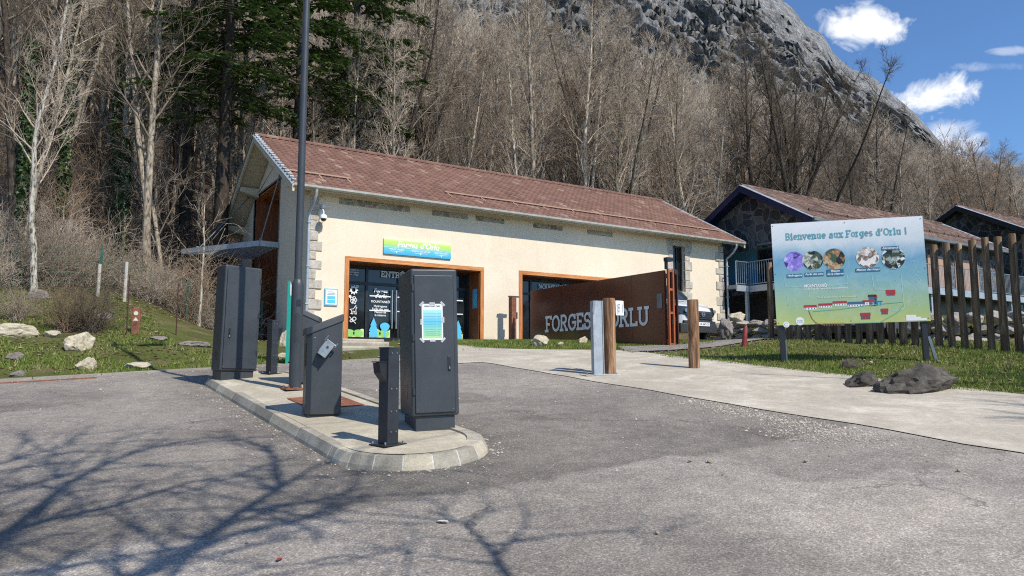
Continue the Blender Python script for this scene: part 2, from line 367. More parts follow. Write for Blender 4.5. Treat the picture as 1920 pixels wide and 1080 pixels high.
# ---------------------------------------------------------------- lettering
def arc(cx,cy,rx,ry,a0,a1,n=10): return [(cx+rx*math.cos(R(a0+(a1-a0)*i/n)),cy+ry*math.sin(R(a0+(a1-a0)*i/n))) for i in range(n+1)]
H_='h'
def ser(x,y,w=.13): return [(x-w,y),(x+w,y)]
GL={
'E':(.62,[[(.08,0),(.08,1)],[(0,1),(.58,1)],[(.08,.52),(.40,.52)],[(0,0),(.6,0)],[(.58,1),(.58,.86)],[(.6,0),(.6,.2)]]),
'F':(.6,[[(.08,0),(.08,1)],[(0,1),(.58,1)],[(.08,.48),(.36,.48)],[(.60,1),(.60,.88)],ser(.08,0,.14)]),
'N':(.8,[[(.1,0),(.1,1),(.68,0),(.68,1)],ser(.1,0),ser(.68,1),[(-.02,1),(.1,1)]]),
'T':(.7,[[(.35,0),(.35,1)],[(0,1),(.7,1)],[(0,1),(0,.8)],[(.7,1),(.7,.8)],ser(.35,0,.15)]),
'R':(.72,[[(.1,0),(.1,1)],[(0,1),(.35,1)]+arc(.35,.75,.24,.25,90,-90)+[(.1,.5)],[(.34,.5),(.62,0)],ser(.1,0),ser(.64,0,.08)]),
'O':(.8,[arc(.4,.5,.36,.5,0,360,22)]),
'G':(.78,[arc(.4,.5,.36,.5,45,340,18)+[(.72,.48)],[(.45,.48),(.76,.48)],[(.68,.98),(.68,.78)]]),
'S':(.6,[arc(.3,.74,.24,.26,20,250,10)+arc(.3,.26,.26,.27,70,-160,10),[(.56,1),(.56,.76)],[(.03,.0),(.03,.26)]]),
'D':(.75,[[(.1,0),(.1,1)],[(0,1),(.32,1)]+arc(.32,.5,.36,.5,90,-90,14)+[(0,0)]]),
'L':(.6,[[(.12,1),(.12,0)],[(0,0),(.58,0),(.58,.22)],ser(.12,1)]),
'U':(.82,[[(.13,1),(.13,.3)]+arc(.41,.3,.28,.3,180,360,12)+[(.69,1)],ser(.13,1),ser(.69,1)]),
'M':(.95,[[(.12,0),(.12,1),(.47,.3),(.82,1),(.82,0)]]),
'A':(.8,[[(.06,0),(.4,1),(.74,0)],[(.2,.35),(.6,.35)]]),
'B':(.7,[[(.1,0),(.1,1)],[(0,1),(.35,1)]+arc(.35,.76,.22,.24,90,-90)+[(.1,.52)],[(.35,.52)]+arc(.35,.26,.26,.26,90,-90)+[(0,0)]]),
'e':(.58,[[(.06,.36),(.5,.36)]+arc(.29,.34,.23,.34,5,315,14)]),
'i':(.3,[[(.15,.0),(.15,.68)],[(.02,.68),(.15,.68)],ser(.15,0,.14),[(.15,.88),(.15,.98)]]),
'n':(.66,[[(.12,0),(.12,.68)],[(0,.68),(.12,.68)],[(.12,.4)]+arc(.33,.45,.2,.23,170,0,8)+[(.53,0)],ser(.12,0,.12),ser(.53,0,.12)]),
'v':(.6,[[(.06,.68),(.3,0),(.54,.68)],ser(.06,.68,.1),ser(.54,.68,.1)]),
'u':(.66,[[(.0,.68),(.12,.68),(.12,.24)]+arc(.32,.23,.2,.23,180,345,8),[(.52,.68),(.52,0),(.64,0)],[(.4,.68),(.52,.68)]]),
'a':(.58,[arc(.28,.46,.2,.22,150,0,7)+[(.48,0),(.58,0)],arc(.26,.19,.21,.19,60,360,12)]),
'x':(.6,[[(.08,.68),(.52,0)],[(.08,0),(.52,.68)],ser(.08,0,.1),ser(.52,0,.1),ser(.08,.68,.1),ser(.52,.68,.1)]),
'o':(.6,[arc(.3,.34,.24,.34,0,360,18)]),
'r':(.48,[[(.12,0),(.12,.68)],[(0,.68),(.12,.68)],[(.12,.38)]+arc(.34,.42,.2,.26,170,70,6),ser(.12,0,.14)]),
'g':(.6,[arc(.28,.38,.22,.3,0,360,16),[(.5,.68),(.5,-.05)]+arc(.28,-.05,.22,.22,0,-150,8),[(.5,.68),(.6,.68)]]),
's':(.5,[arc(.25,.5,.18,.18,20,250,8)+arc(.25,.17,.19,.18,70,-160,8)]),
'd':(.64,[arc(.28,.34,.22,.34,0,360,16),[(.5,1),(.5,0),(.62,0)],[(.38,1),(.5,1)]]),
'l':(.3,[[(.15,0),(.15,1)],[(.02,1),(.15,1)],ser(.15,0,.14)]),
"'":(.26,[[(.14,1.02),(.08,.74)]]),
'!':(.26,[[(.13,1),(.13,.3)],[(.13,.12),(.13,.0)]]),
' ':(.32,[]),
'É':(.62,[]),'Ô':(.8,[]),
}
GL['É']=(.62,GL['E'][1]+[[(.2,1.14),(.42,1.3)]])
GL['Ô']=(.8,GL['O'][1]+[[(.22,1.14),(.4,1.3),(.58,1.14)]])
def ribbon(mb,pts,w,tf,z,mi=0):
    n=len(pts); L=[];Rr=[]
    closed=n>3 and math.dist(pts[0],pts[-1])<1e-6
    for i,p in enumerate(pts):
        if closed: a=pts[(i-1)%(n-1)]; c=pts[(i+1)%(n-1)]
        else: a=pts[max(0,i-1)]; c=pts[min(n-1,i+1)]
        d1=Vector((p[0]-a[0],p[1]-a[1])); d2=Vector((c[0]-p[0],c[1]-p[1]))
        if d1.length<1e-9: d1=d2
        if d2.length<1e-9: d2=d1
        d1.normalize(); d2.normalize(); nn=Vector((-(d1.y+d2.y),d1.x+d2.x))
        if nn.length<1e-6: nn=Vector((-d1.y,d1.x))
        nn.normalize(); k=1/max(.45,nn.dot(Vector((-d1.y,d1.x))))
        ex=Vector((0,0))
        if not closed and n==2: ex=d1*(w*.42)*(-1 if i==0 else 1)
        L.append(tf(p[0]+ex.x+nn.x*w/2*k,p[1]+ex.y+nn.y*w/2*k,z)); Rr.append(tf(p[0]+ex.x-nn.x*w/2*k,p[1]+ex.y-nn.y*w/2*k,z))
    vs=L+Rr; fs=[(i,i+1,n+i+1,n+i) for i in range(n-1)]
    mb.add(vs,fs,mi)
def letters(text,h,tf,wt=.17,sp=.14,z0=0,align='c',width=None):
    """slab lettering drawn as strokes; tf(u,v,w) maps to 3D, u along the line"""
    tot=sum(GL[c][0]+sp for c in text)-sp; sc=h
    kx=1 if width is None else width/(tot*h)
    mb=MB(); x=-tot/2 if align=='c' else 0; k=0
    for ch in text:
        for st in GL[ch][1]:
            ribbon(mb,[((x+p[0])*kx,p[1]) for p in st],wt,lambda a,b,c:tf(a*sc,b*sc,c),z0+.0006*(k%7)); k+=1
        x+=GL[ch][0]+sp
    return mb
def label_mesh(name,body,size,mat,bold=0.,align='CENTER',width=None,shear=0):
    cu=bpy.data.curves.new(name,'FONT'); cu.body=body; cu.size=size; cu.align_x=align; cu.offset=bold*size; cu.resolution_u=2; cu.shear=shear
    tmp=bpy.data.objects.new(name,cu); C.objects.link(tmp); bpy.context.view_layer.update()
    me=bpy.data.meshes.new_from_object(tmp.evaluated_get(bpy.context.evaluated_depsgraph_get()))
    bpy.data.objects.remove(tmp); me.materials.clear(); me.materials.append(mat); me.name=name
    if width and len(me.vertices):
        xs=[v.co.x for v in me.vertices]; w=max(xs)-min(xs)
        for v in me.vertices: v.co.x*=width/w
    return me
def text(name,body,size,mat,parent,loc,rot,**k):
    o=link(name,label_mesh(name,body,size,mat,**k),parent); o.location=loc; o.rotation_euler=rot; return o
# ================================================================= materials in use
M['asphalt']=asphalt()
M['path']=concrete('path_concrete',(.47,.42,.345),(.62,.565,.475),.25)
M['kerb']=concrete('kerb_concrete',(.30,.275,.225),(.47,.435,.36),.5)
M['slab']=concrete('island_concrete',(.46,.41,.315),(.62,.565,.45),.4)
M['mortar']=concrete('joint_mortar',(.5,.48,.44),(.68,.66,.6),.4)
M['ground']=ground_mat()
M['gravelbed']=soil('gravel_bed',[(.3,(.2,.185,.165)),(.5,(.33,.3,.27)),(.7,(.45,.42,.38))],6)
M['cream']=render_wall('cream_render',(.74,.63,.48),(.82,.71,.56))
M['creamtrim']=simple('cream_trim',(.62,.54,.40),.7,var=.08)
M['oak']=wood('orange_wood',(.36,.12,.035),(.54,.20,.06),(.66,.29,.10),'z',1.,.5)
M['oakx']=wood('orange_wood_beam',(.40,.14,.04),(.58,.23,.07),(.72,.36,.15),'x',1.,.5)
M['cedar']=wood('red_cedar_boards',(.16,.045,.018),(.27,.08,.03),(.38,.13,.05),'z',1.3,.5)
M['log']=wood('weathered_log',(.045,.02,.010),(.27,.145,.075),(.50,.33,.20),'z',.9,.8,.8)
M['paling']=wood('dark_log',(.065,.038,.022),(.19,.12,.07),(.38,.27,.16),'z',.9,.85,.6)
M['anth']=simple('anthracite_paint',(.046,.053,.062),.42,var=.10,scale=2.5,bmp=.05,bscale=220)
M['anthd']=simple('anthracite_paint_dark',(.028,.033,.04),.5,var=.12)
M['dkmetal']=simple('black_metal',(.02,.022,.026),.4,var=.15)
M['galv']=simple('galvanised_steel',(.36,.40,.43),.45,.75,.12,9,.1)
M['zinc']=simple('zinc_sheet',(.42,.46,.50),.45,.35,.12,5,.05)
M['zincd']=simple('weathered_zinc',(.22,.25,.27),.5,.45,.15,5,.05)
M['railpink']=simple('dusty_rail_paint',(.42,.27,.19),.7,var=.1)
M['rust']=simple('rusty_steel',(.26,.10,.055),.8,.1,.35,7,.3)
M['gutterc']=simple('dusty_zinc_gutter',(.50,.48,.43),.55,.15,.12,5,.05)
M['rustd']=simple('rust_brown_paint',(.085,.035,.024),.5,.1,.2,4,.05)
M['white']=simple('white_paint',(.80,.81,.82),.45,var=.03)
M['whitegloss']=simple('white_car_paint',(.74,.76,.78),.22,var=.02,coat=.8)
M['darkgloss']=simple('grey_car_paint',(.10,.11,.12),.25,var=.05,coat=.8)
M['paper']=simple('paper',(.78,.80,.82),.6,var=.05)
M['tape']=simple('clear_tape',(.50,.52,.52),.3,var=.1)
M['tyre']=simple('tyre_rubber',(.02,.02,.021),.85,var=.15)
M['plastic']=simple('grey_plastic',(.035,.037,.04),.6,var=.1)
M['ink']=simple('dark_ink',(.02,.03,.05),.6,var=.02)
M['white_ink']=simple('white_lettering',(.82,.83,.82),.5,var=.03)
M['cream_ink']=simple('cream_lettering',(.70,.66,.55),.5,var=.05)
M['teal_ink']=simple('teal_lettering',(.13,.36,.42),.5,var=.08)
M['grey_ink']=simple('grey_lettering',(.56,.57,.58),.45,var=.05)
M['glass']=glass_mat('dark_glass',(.012,.014,.016))
M['carglass']=glass_mat('car_glass',(.03,.045,.05))
M['tile']=tile_mat('red_clay_tiles',[(0,(.165,.092,.072)),(.3,(.19,.104,.081)),(.6,(.21,.116,.091)),(.93,(.24,.135,.105)),(1,(.33,.24,.19))],.2,.33)
M['tileb']=tile_mat('brown_clay_tiles',[(0,(.09,.06,.05)),(.4,(.14,.09,.075)),(.8,(.19,.125,.10)),(1,(.26,.19,.15))],.2,.33)
M['quoin']=rock_mat('pale_granite',[(.3,(.34,.30,.25)),(.5,(.52,.47,.41)),(.68,(.66,.62,.56))],4)
M['rubble']=rubble('rubble_panel',4.5,[(0,(.20,.175,.15)),(.5,(.34,.31,.27)),(1,(.46,.42,.36))],(.50,.44,.33),.06)
M['rubbleb']=rubble('dark_rubble',2.6,[(0,(.028,.03,.034)),(.4,(.06,.062,.066)),(.75,(.10,.10,.10)),(1,(.17,.15,.13))],(.20,.195,.19),.045)
M['stonewall']=rock_mat('pale_rubble',[(.25,(.17,.15,.13)),(.45,(.36,.32,.28)),(.7,(.55,.49,.42))],2.4)  # pale stone tone of the retaining wall blocks and front panels
M['rock']=rock_mat('pale_boulder',[(.3,(.22,.18,.12)),(.43,(.50,.43,.31)),(.66,(.70,.63,.49))],2.6)
M['rockd']=rock_mat('dark_boulder',[(.25,(.035,.03,.027)),(.5,(.09,.08,.07)),(.74,(.21,.19,.165))],2.)
M['rockp']=rock_mat('grey_boulder',[(.25,(.12,.10,.09)),(.5,(.27,.235,.21)),(.75,(.42,.39,.36))],2.)
M['navy']=simple('navy_paint',(.010,.018,.065),.5,var=.15)
M['teal']=simple('teal_panel',(.015,.36,.28),.45,var=.06)
M['red']=simple('faded_red_plastic',(.27,.045,.04),.5,var=.12)
M['blue']=simple('sky_blue_print',(.10,.52,.78),.5,var=.05)
M['green']=simple('fresh_green_print',(.28,.62,.16),.5,var=.06)
M['lime']=simple('pale_lime_print',(.66,.74,.30),.5,var=.05)
M['orange']=simple('orange_wood_post',(.36,.10,.035),.6,var=.12)
M['fgreen']=simple('green_mesh_paint',(.012,.09,.055),.5,var=.1)
M['mural']=grad_mat('blue_mural',[(0,(.01,.04,.11)),(.35,(.015,.12,.35)),(.6,(.03,.22,.36)),(1,(.06,.12,.06))],1.2,3.9,.6,.4,(.1,.3,.5))
M['canopy']=island_random('milky_polycarbonate',[(.2,(.72,.75,.78)),(.8,(.76,.79,.82))],.4,.5)
def beds(): pass
BARK_PALE=bark('pale_bark',[(.38,(.10,.085,.065)),(.5,(.36,.31,.25)),(.66,(.62,.56,.48))],3)
BARK_BIRCH=bark('birch_bark',[(.40,(.05,.045,.04)),(.48,(.34,.32,.28)),(.66,(.60,.57,.52))],2.6)
BARK_DARK=bark('dark_bark',[(.3,(.03,.025,.02)),(.5,(.075,.06,.05)),(.7,(.16,.14,.12))],3)
BARK_MOSS=bark('mossy_bark',[(.3,(.08,.07,.055)),(.5,(.2,.18,.15)),(.7,(.38,.35,.31))],3,(.07,.09,.03))
TWIG=bark('twig_bark',[(.3,(.25,.205,.16)),(.5,(.44,.37,.30)),(.7,(.62,.54,.46))],5)
TWIGD=bark('dark_twigs',[(.3,(.11,.09,.073)),(.5,(.22,.185,.15)),(.7,(.36,.31,.26))],5)
TWIGR=bark('russet_twigs',[(.3,(.17,.12,.085)),(.5,(.34,.25,.18)),(.7,(.52,.41,.31))],5)
IVY=island_random('ivy_leaves',[(.2,(.012,.035,.010)),(.6,(.04,.085,.02)),(.9,(.13,.19,.05))],.5,.15,nmix=.3,spec=.4)
NEEDLE=island_random('needle_sprays',[(.15,(.025,.06,.018)),(.5,(.07,.14,.035)),(.85,(.17,.25,.07))],.6,.1,nmix=.3,spec=.3)
GRASS=island_random('grass_blades',[(.15,(.06,.10,.02)),(.40,(.14,.22,.035)),(.58,(.24,.31,.06)),(.76,(.44,.39,.18)),(1,(.55,.47,.28))],.7,.3,nscale=.9,nmix=.45)
LITTER=island_random('dead_leaves',[(.1,(.10,.055,.03)),(.5,(.26,.17,.10)),(.9,(.50,.41,.29))],.85,.1,nmix=.2)
GRIT=island_random('loose_stones',[(.1,(.20,.17,.14)),(.5,(.36,.32,.27)),(.9,(.56,.51,.45))],.9,0,nmix=.2)

# ================================================================= ground
def axis_vals(lo,hi,flo,fhi,fine,coarse_max):
    v=[flo]; 
    while v[-1]<fhi: v.append(v[-1]+fine)
    st=fine
    while v[-1]<hi: st=min(st*1.12,coarse_max); v.append(v[-1]+st)
    st=fine; w=[flo]
    while w[-1]>lo: st=min(st*1.12,coarse_max); w.append(w[-1]-st)
    return list(reversed(w[1:]))+v
def grid(xs,ys,zf,name,mat,dz=0.,keep=None):
    nx,ny=len(xs),len(ys)
    V=np.array([(x,y,zf(x,y)+dz) for y in ys for x in xs])
    Fc=[]
    for j in range(ny-1):
        for i in range(nx-1):
            if keep is None or keep((xs[i]+xs[i+1])/2,(ys[j]+ys[j+1])/2): Fc.append((j*nx+i,j*nx+i+1,(j+1)*nx+i+1,(j+1)*nx+i))
    return fast_mesh(name,V,Fc,mat,True)
XS=axis_vals(-160,420,-14,30,.4,9); YS=axis_vals(-120,330,-6,36,.4,9)
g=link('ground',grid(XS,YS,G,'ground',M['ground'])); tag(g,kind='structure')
def sheet(name,poly,mat,dz,step=.45,jit=.0):
    """sheet draped over the ground inside a polygon (cells clipped by shapely-free fan of strips)"""
    bm=bmesh.new(); vs=[bm.verts.new((x,y,0)) for x,y in poly]; bm.faces.new(vs)
    x0,x1=min(p[0] for p in poly),max(p[0] for p in poly); y0,y1=min(p[1] for p in poly),max(p[1] for p in poly)
    for ax,a,b in ((0,x0,x1),(1,y0,y1)):
        t=a+step
        while t<b:
            co=Vector((t,0,0)) if ax==0 else Vector((0,t,0)); no=Vector((1,0,0)) if ax==0 else Vector((0,1,0))
            bmesh.ops.bisect_plane(bm,geom=bm.verts[:]+bm.edges[:]+bm.faces[:],plane_co=co,plane_no=no); t+=step
    for v in bm.verts: v.co.z=G(v.co.x,v.co.y)+dz
    me=bpy.data.meshes.new(name); bm.normal_update(); bm.to_mesh(me); bm.free(); me.materials.append(mat)
    me.polygons.foreach_set('use_smooth',[True]*len(me.polygons))
    o=link(name,me); return tag(o,kind='structure')
def wob(p0,p1,n,a,seed=0):
    out=[]
    for i in range(n):
        t=i/n; x=p0[0]+(p1[0]-p0[0])*t; y=p0[1]+(p1[1]-p0[1])*t; k=noise.noise(Vector((x*.9,y*.9,seed)))*a+noise.noise(Vector((x*4,y*4,seed+5)))*a*.4
        dx,dy=p1[0]-p0[0],p1[1]-p0[1]; L=math.hypot(dx,dy); out.append((x-dy/L*k,y+dx/L*k))
    return out
road=wob((7.75,-3),(7.6,13.1),40,.10)+[(7.6,13.1),(6.3,13.15)]+wob((6.3,13.2),(6.3,14.75),3,.02)+wob((6.3,14.75),(-30,14.75),70,.05)+[(-30,14.75),(-30,-25),(40,-25),(40,-3)]
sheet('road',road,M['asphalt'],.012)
pth=wob((7.75,-3),(7.6,13.1),40,.10)+[(7.6,13.1),(6.3,13.15)]+[(6.3,15.35)]+[(6.3,15.35),(7.6,15.5),(8.2,18.6),(9.0,18.6)]+wob((9.6,15.7),(11.9,13.6),5,.12)+wob((11.9,13.5),(11.65,-3),40,.14,3)+[(11.6,-3),(12,-12),(8,-12)]
sheet('path',pth,M['path'],.022)
gravel_bed=sheet('gravel_path',[(11.7,13.3),(12.3,13.0),(13.6,12.5),(17,12.8),(19.5,13.4),(19.5,14.2),(16,13.9),(13.7,13.6),(13.45,14.2),(12.3,14.4)],M['gravelbed'],.03)
# flush kerb of the road at the foot of the left verge
mb=MB(); x=-24.
while x<6.2:
    L=1.0; y0,y1=14.72,14.98
    a,b=G(x,14.7),G(x+L-.012,14.7)
    mb.hexa([(x,y0,a-.1),(x+L-.012,y0,b-.1),(x+L-.012,y1,b-.1),(x,y1,a-.1),(x,y0,a+.035),(x+L-.012,y0,b+.035),(x+L-.012,y1,b+.05),(x,y1,a+.05)])
    x+=L
o=obj('road_kerb',mb,M['kerb']); tag(o,kind='structure')
mb=MB(); mb.hexa([(x,y,G(x,y)+d) for d in (-.05,.022) for x,y in ((-6.5,14.32),(.9,14.3),(.9,14.42),(-6.5,14.5))])
o=obj('drain_channel',mb,M['rust'],loc=(-3,14.4,G(-3,14.4))); tag(o,'rust red drainage channel cover let into the road by the grass verge','drain cover')
# ---------------------------------------------------------------- traffic island
IS0,IS1,IQ0,IQ1=2.24,3.72,6.45,12.35; IC=(IS0+IS1)/2; IR=(IS1-IS0)/2
def outline(inset,n=14):
    r=IR-inset; pts=[]
    for i in range(n+1):
        a=PI+PI*i/n; pts.append((IC+r*math.cos(a),IQ0+r*.98*math.sin(a)))
    for i in range(n//2+1):
        a=PI*i/(n//2); pts.append((IC+r*math.cos(a),IQ1+r*.75*math.sin(a)))
    return pts
KH=.13
def isl_z(x,y): return G(x,y)+KH
isl=thing('traffic_island','long pale concrete island with rounded end carrying the dark cabinets','traffic island',(IC,9.4,G(IC,9.4)))
ox,oy,oz=isl.location
def rel(p): return (p[0]-ox,p[1]-oy,p[2]-oz)
mb=MB(); pts=outline(.13,28); n=len(pts)
bm=bmesh.new(); bm.faces.new([bm.verts.new((x,y,0)) for x,y in pts])
for t in np.arange(6,13.2,.5): bmesh.ops.bisect_plane(bm,geom=bm.verts[:]+bm.edges[:]+bm.faces[:],plane_co=(0,t,0),plane_no=(0,1,0))
for v in bm.verts: v.co.z=isl_z(v.co.x,v.co.y)-.006; v.co-=Vector((ox,oy,oz))
me=bpy.data.meshes.new('slab'); bm.to_mesh(me); bm.free(); me.materials.append(M['slab']); link('slab',me,isl)
# kerb stones one after another round the outline
def along(pts):
    L=[0]; P=pts+[pts[0]]
    for i in range(len(P)-1): L.append(L[-1]+math.dist(P[i],P[i+1]))
    return P,L
out=outline(0.,28); P,L=along(out)
def at_len(t):
    t%=L[-1]
    for i in range(len(L)-1):
        if t<=L[i+1]:
            k=(t-L[i])/max(1e-9,L[i+1]-L[i]); a,b=P[i],P[i+1]
            return (a[0]+(b[0]-a[0])*k,a[1]+(b[1]-a[1])*k)
def nrm(t):
    a=at_len(t-.04); b=at_len(t+.04); d=Vector((b[0]-a[0],b[1]-a[1])).normalized(); return (-d.y,d.x)
t=0.; kerbs=[]; arcL=PI*IR*.98
while t<L[-1]-.05:
    big=not(t<arcL-.1)
    ln=(.98 if big else .262)
    if not big and t+ln>arcL: ln=arcL-t
    ln=min(ln,L[-1]-t); kerbs.append((t,t+ln,big)); t+=ln
random.seed(3)
for i,(a,b,big) in enumerate(kerbs):
    mb=MB(); gp=.006 if big else .008; a1,b1=a+gp,b-gp; ns=max(2,int((b1-a1)/.12)); prof=[(-.005,-.15),(.0,.0),(.012,.045),(.055,KH-.004),(.075,KH),(.20,KH+.002),(.20,-.15)]
    dz=random.uniform(-.003,.003); rows=[]
    for k in range(ns+1):
        tt=a1+(b1-a1)*k/ns; p=at_len(tt); nx,ny=nrm(tt)
        rows.append([rel((p[0]+nx*u,p[1]+ny*u,G(p[0],p[1])+w+dz)) for u,w in prof])
    vs=[v for r in rows for v in r]; m_=len(prof); fs=[]
    for k in range(ns):
        for j in range(m_-1): fs.append((k*m_+j,(k+1)*m_+j,(k+1)*m_+j+1,k*m_+j+1))
    fs.append(tuple(range(m_))); fs.append(tuple(ns*m_+j for j in reversed(range(m_))))
    mb.add(vs,fs); o=link('kerb_stone',mb.mesh('kerb_stone',M['kerb'] if i%3 else M['slab']),isl)
# mortar in the joints
mb=MB(); prof=[(-.002,-.15),(.003,.0),(.015,.043),(.058,KH-.008),(.078,KH-.005),(.20,KH-.004)]
for (a,b,big) in kerbs:
    w=.009 if big else .016
    r=[]
    for tt in (b-w,b+w):
        p=at_len(tt); nx,ny=nrm(tt); r.append([rel((p[0]+nx*u,p[1]+ny*u,G(p[0],p[1])+w_+.003)) for u,w_ in prof])
    k=len(prof); mb.add(r[0]+r[1],[(j,k+j,k+j+1,j+1) for j in range(k-1)])
obj('mortar_joints',mb,M['mortar'],isl)
# rust coloured cover plate let into the slab
mb=MB(); cx0,cx1,cy0,cy1=2.72,3.36,8.55,9.55
mb.hexa([(x,y,isl_z(x,y)+d) for d in (-.01,.004) for x,y in ((cx0,cy0),(cx1,cy0),(cx1,cy1),(cx0,cy1))])
o=obj('cover_plate',mb,M['rust'],loc=(3,9,isl_z(3,9))); tag(o,'flat rust coloured cover plate in the island behind the ticket pillar','cover plate')

# ================================================================= tiled roofs
def roof_slope(x0,x1,ye,ze,yr,zr,tw=.225,th=.30,sgn=1):
    """one slope from the eave (ye,ze) up to the ridge (yr,zr): every tile its own little curved plate"""
    V=[];Fc=[]; L=math.hypot(yr-ye,zr-ze); uy,uz=(yr-ye)/L,(zr-ze)/L; ny,nz=-uz*(1 if uy>0 else -1),abs(uy)
    nr=int(round(L/th)); nc=int(round((x1-x0)/tw)); th=L/nr; tw=(x1-x0)/nc
    prof=[(0,-.01),(.10,.030),(.28,.044),(.46,.012),(.60,.006),(.74,.022),(.88,.026),(1.0,-.01)]
    rnd=random.Random(5)
    for r in range(nr):
        for c in range(nc):
            o=len(V); x=x0+c*tw; a=r*th-.03; b=(r+1)*th; j=rnd.uniform(-.004,.004); 
            for (t,hh) in ((a,.048),(b,.000)):
                for (u,w) in prof:
                    h2=w+hh+j; V.append((x+u*tw*.995,ye+uy*t+ny*h2,ze+uz*t+nz*h2))
            k=len(prof)
            for i in range(k-1): Fc.append((o+i,o+i+1,o+k+i+1,o+k+i))
            # front lip of the tile
            o2=len(V)
            for (u,w) in prof: V.append((x+u*tw*.995,ye+uy*a+ny*(w+j+.0),ze+uz*a+nz*(w+j+.0)))
            for i in range(k-1): Fc.append((o2+i,o2+i+1,o+i+1,o+i))
    return V,Fc
def tiles(name,parts,mat,parent,off):
    V=[];Fc=[]
    for v,f in parts:
        o=len(V); V+=v; Fc+=[tuple(i+o for i in q) for q in f]
    V=[(a-off[0],b-off[1],c-off[2]) for a,b,c in V]
    return link(name,fast_mesh(name,V,Fc,mat),parent)
def ridge_caps(x0,x1,y,z,parent,mat,off,r=.11,L=.4):
    mb=MB(); n=int((x1-x0)/L)
    for i in range(n):
        a=x0+(x1-x0)*i/n; b=x0+(x1-x0)*(i+1)/n+.03
        vs=[];k=7
        for (x,rr) in ((a,r*1.06),(b,r*.94)):
            for j in range(k): t=PI*(-.08+1.16*j/(k-1)); vs.append((x-off[0],y+rr*math.cos(t)-off[1],z-.03+rr*math.sin(t)*.9-off[2]))
        mb.add(vs,[(j,j+1,k+j+1,k+j) for j in range(k-1)]+[tuple(range(k))])
    return obj('ridge_tiles',mb,mat,parent)
class Off(MB):
    """mesh builder working in world coordinates for a thing standing at off"""
    def __init__(s,off): super().__init__(); s.off=off
    def mesh(s,name,mats,smooth=False,bevel=0,seg=2,off=(0,0,0)): return super().mesh(name,mats,smooth,bevel,seg,tuple(s.off))
def wall_cells(mb,ax,a,b,along_,zs,holes):
    """wall between a..b thickness on axis ax, split into cells round its openings"""
    xs=sorted(set([along_[0],along_[1]]+[h[0] for h in holes]+[h[1] for h in holes])); zz=sorted(set([zs[0],zs[1]]+[h[2] for h in holes]+[h[3] for h in holes]))
    for i in range(len(xs)-1):
        for j in range(len(zz)-1):
            cx,cz=(xs[i]+xs[i+1])/2,(zz[j]+zz[j+1])/2
            if any(h[0]<cx<h[1] and h[2]<cz<h[3] for h in holes): continue
            if ax=='y': mb.box(xs[i],xs[i+1],a,b,zz[j],zz[j+1])
            else: mb.box(a,b,xs[i],xs[i+1],zz[j],zz[j+1])
# ================================================================= the long cream building
BX0,BX1,BQ0,BQ1=6.65,24.2,21.5,30.2; FL=.9; RY=25.85; RZ=7.93; EZ=5.24; EY0,EY1=20.98,30.72
BLD=thing('cream_building','long cream rendered building with red tiled roof and orange wood framed entrances','building',(BX0,BQ0,FL))
B0=tuple(BLD.location)
D1=(7.86,12.44,FL-.1,3.23); D2=(14.11,18.69,FL-.1,3.23); WN=(21.32,21.98,3.05,4.9)
mb=Off(B0)
wall_cells(mb,'y',BQ0,BQ0+.35,(BX0,BX1),(.0,5.3),[D1,D2,WN])
mb.box(BX0+.35,BX1,BQ1-.3,BQ1,.0,5.3)
slope=(RZ-EZ)/(RY-EY0)
def rz(y): return (EZ+(y-EY0)*slope if y<RY else EZ+(EY1-y)*slope)-.24
GD=(24.95,28.4,FL-.3,6.35)
for x0_,x1_,hole in ((BX0,BX0+.35,True),(BX1-.35,BX1,False)):
    if hole:
        mb.prism([(BQ0+.35,0),(GD[0],0),(GD[0],rz(GD[0])),(BQ0+.35,rz(BQ0+.35))],'x',x0_,x1_)
        mb.prism([(GD[1],0),(BQ1,0),(BQ1,rz(BQ1)),(GD[1],rz(GD[1]))],'x',x0_,x1_)
        mb.prism([(GD[0],GD[3]),(GD[1],GD[3]),(GD[1],rz(GD[1])),(RY,rz(RY)),(GD[0],rz(GD[0]))],'x',x0_,x1_)
    else: mb.prism([(BQ0+.35,0),(BQ1-.3,0),(BQ1-.3,rz(BQ1-.3)),(RY,rz(RY)),(BQ0+.35,rz(BQ0+.35))],'x',x0_,x1_)
obj('wall',mb,M['cream'],BLD)
RX0,RX1=5.95,24.95
rf=tiles('roof',[roof_slope(RX0,RX1,EY0-.02,EZ,RY,RZ),roof_slope(RX0,RX1,EY1,EZ,RY,RZ)],M['tile'],BLD,B0)
ridge_caps(RX0,RX1,RY,RZ+.07,rf,M['tile'],B0)
mb=Off(B0)   # boarded underside of the roof
for (ya,yb) in ((EY0+.03,RY),(EY1-.03,RY)):
    za=EZ-.02; zb=RZ-.02
    mb.hexa([(RX0+.05,ya,za-.1),(RX1-.05,ya,za-.1),(RX1-.05,yb,zb-.1),(RX0+.05,yb,zb-.1),(RX0+.05,ya,za),(RX1-.05,ya,za),(RX1-.05,yb,zb),(RX0+.05,yb,zb)])
    for k in range(16):
        y=ya+(yb-ya)*(k+.5)/16; z=za+(zb-za)*(k+.5)/16-.104; mb.box(RX0+.06,BX0,y-.008,y+.008,z-.012,z)
obj('roof_boards',mb,M['creamtrim'],rf)
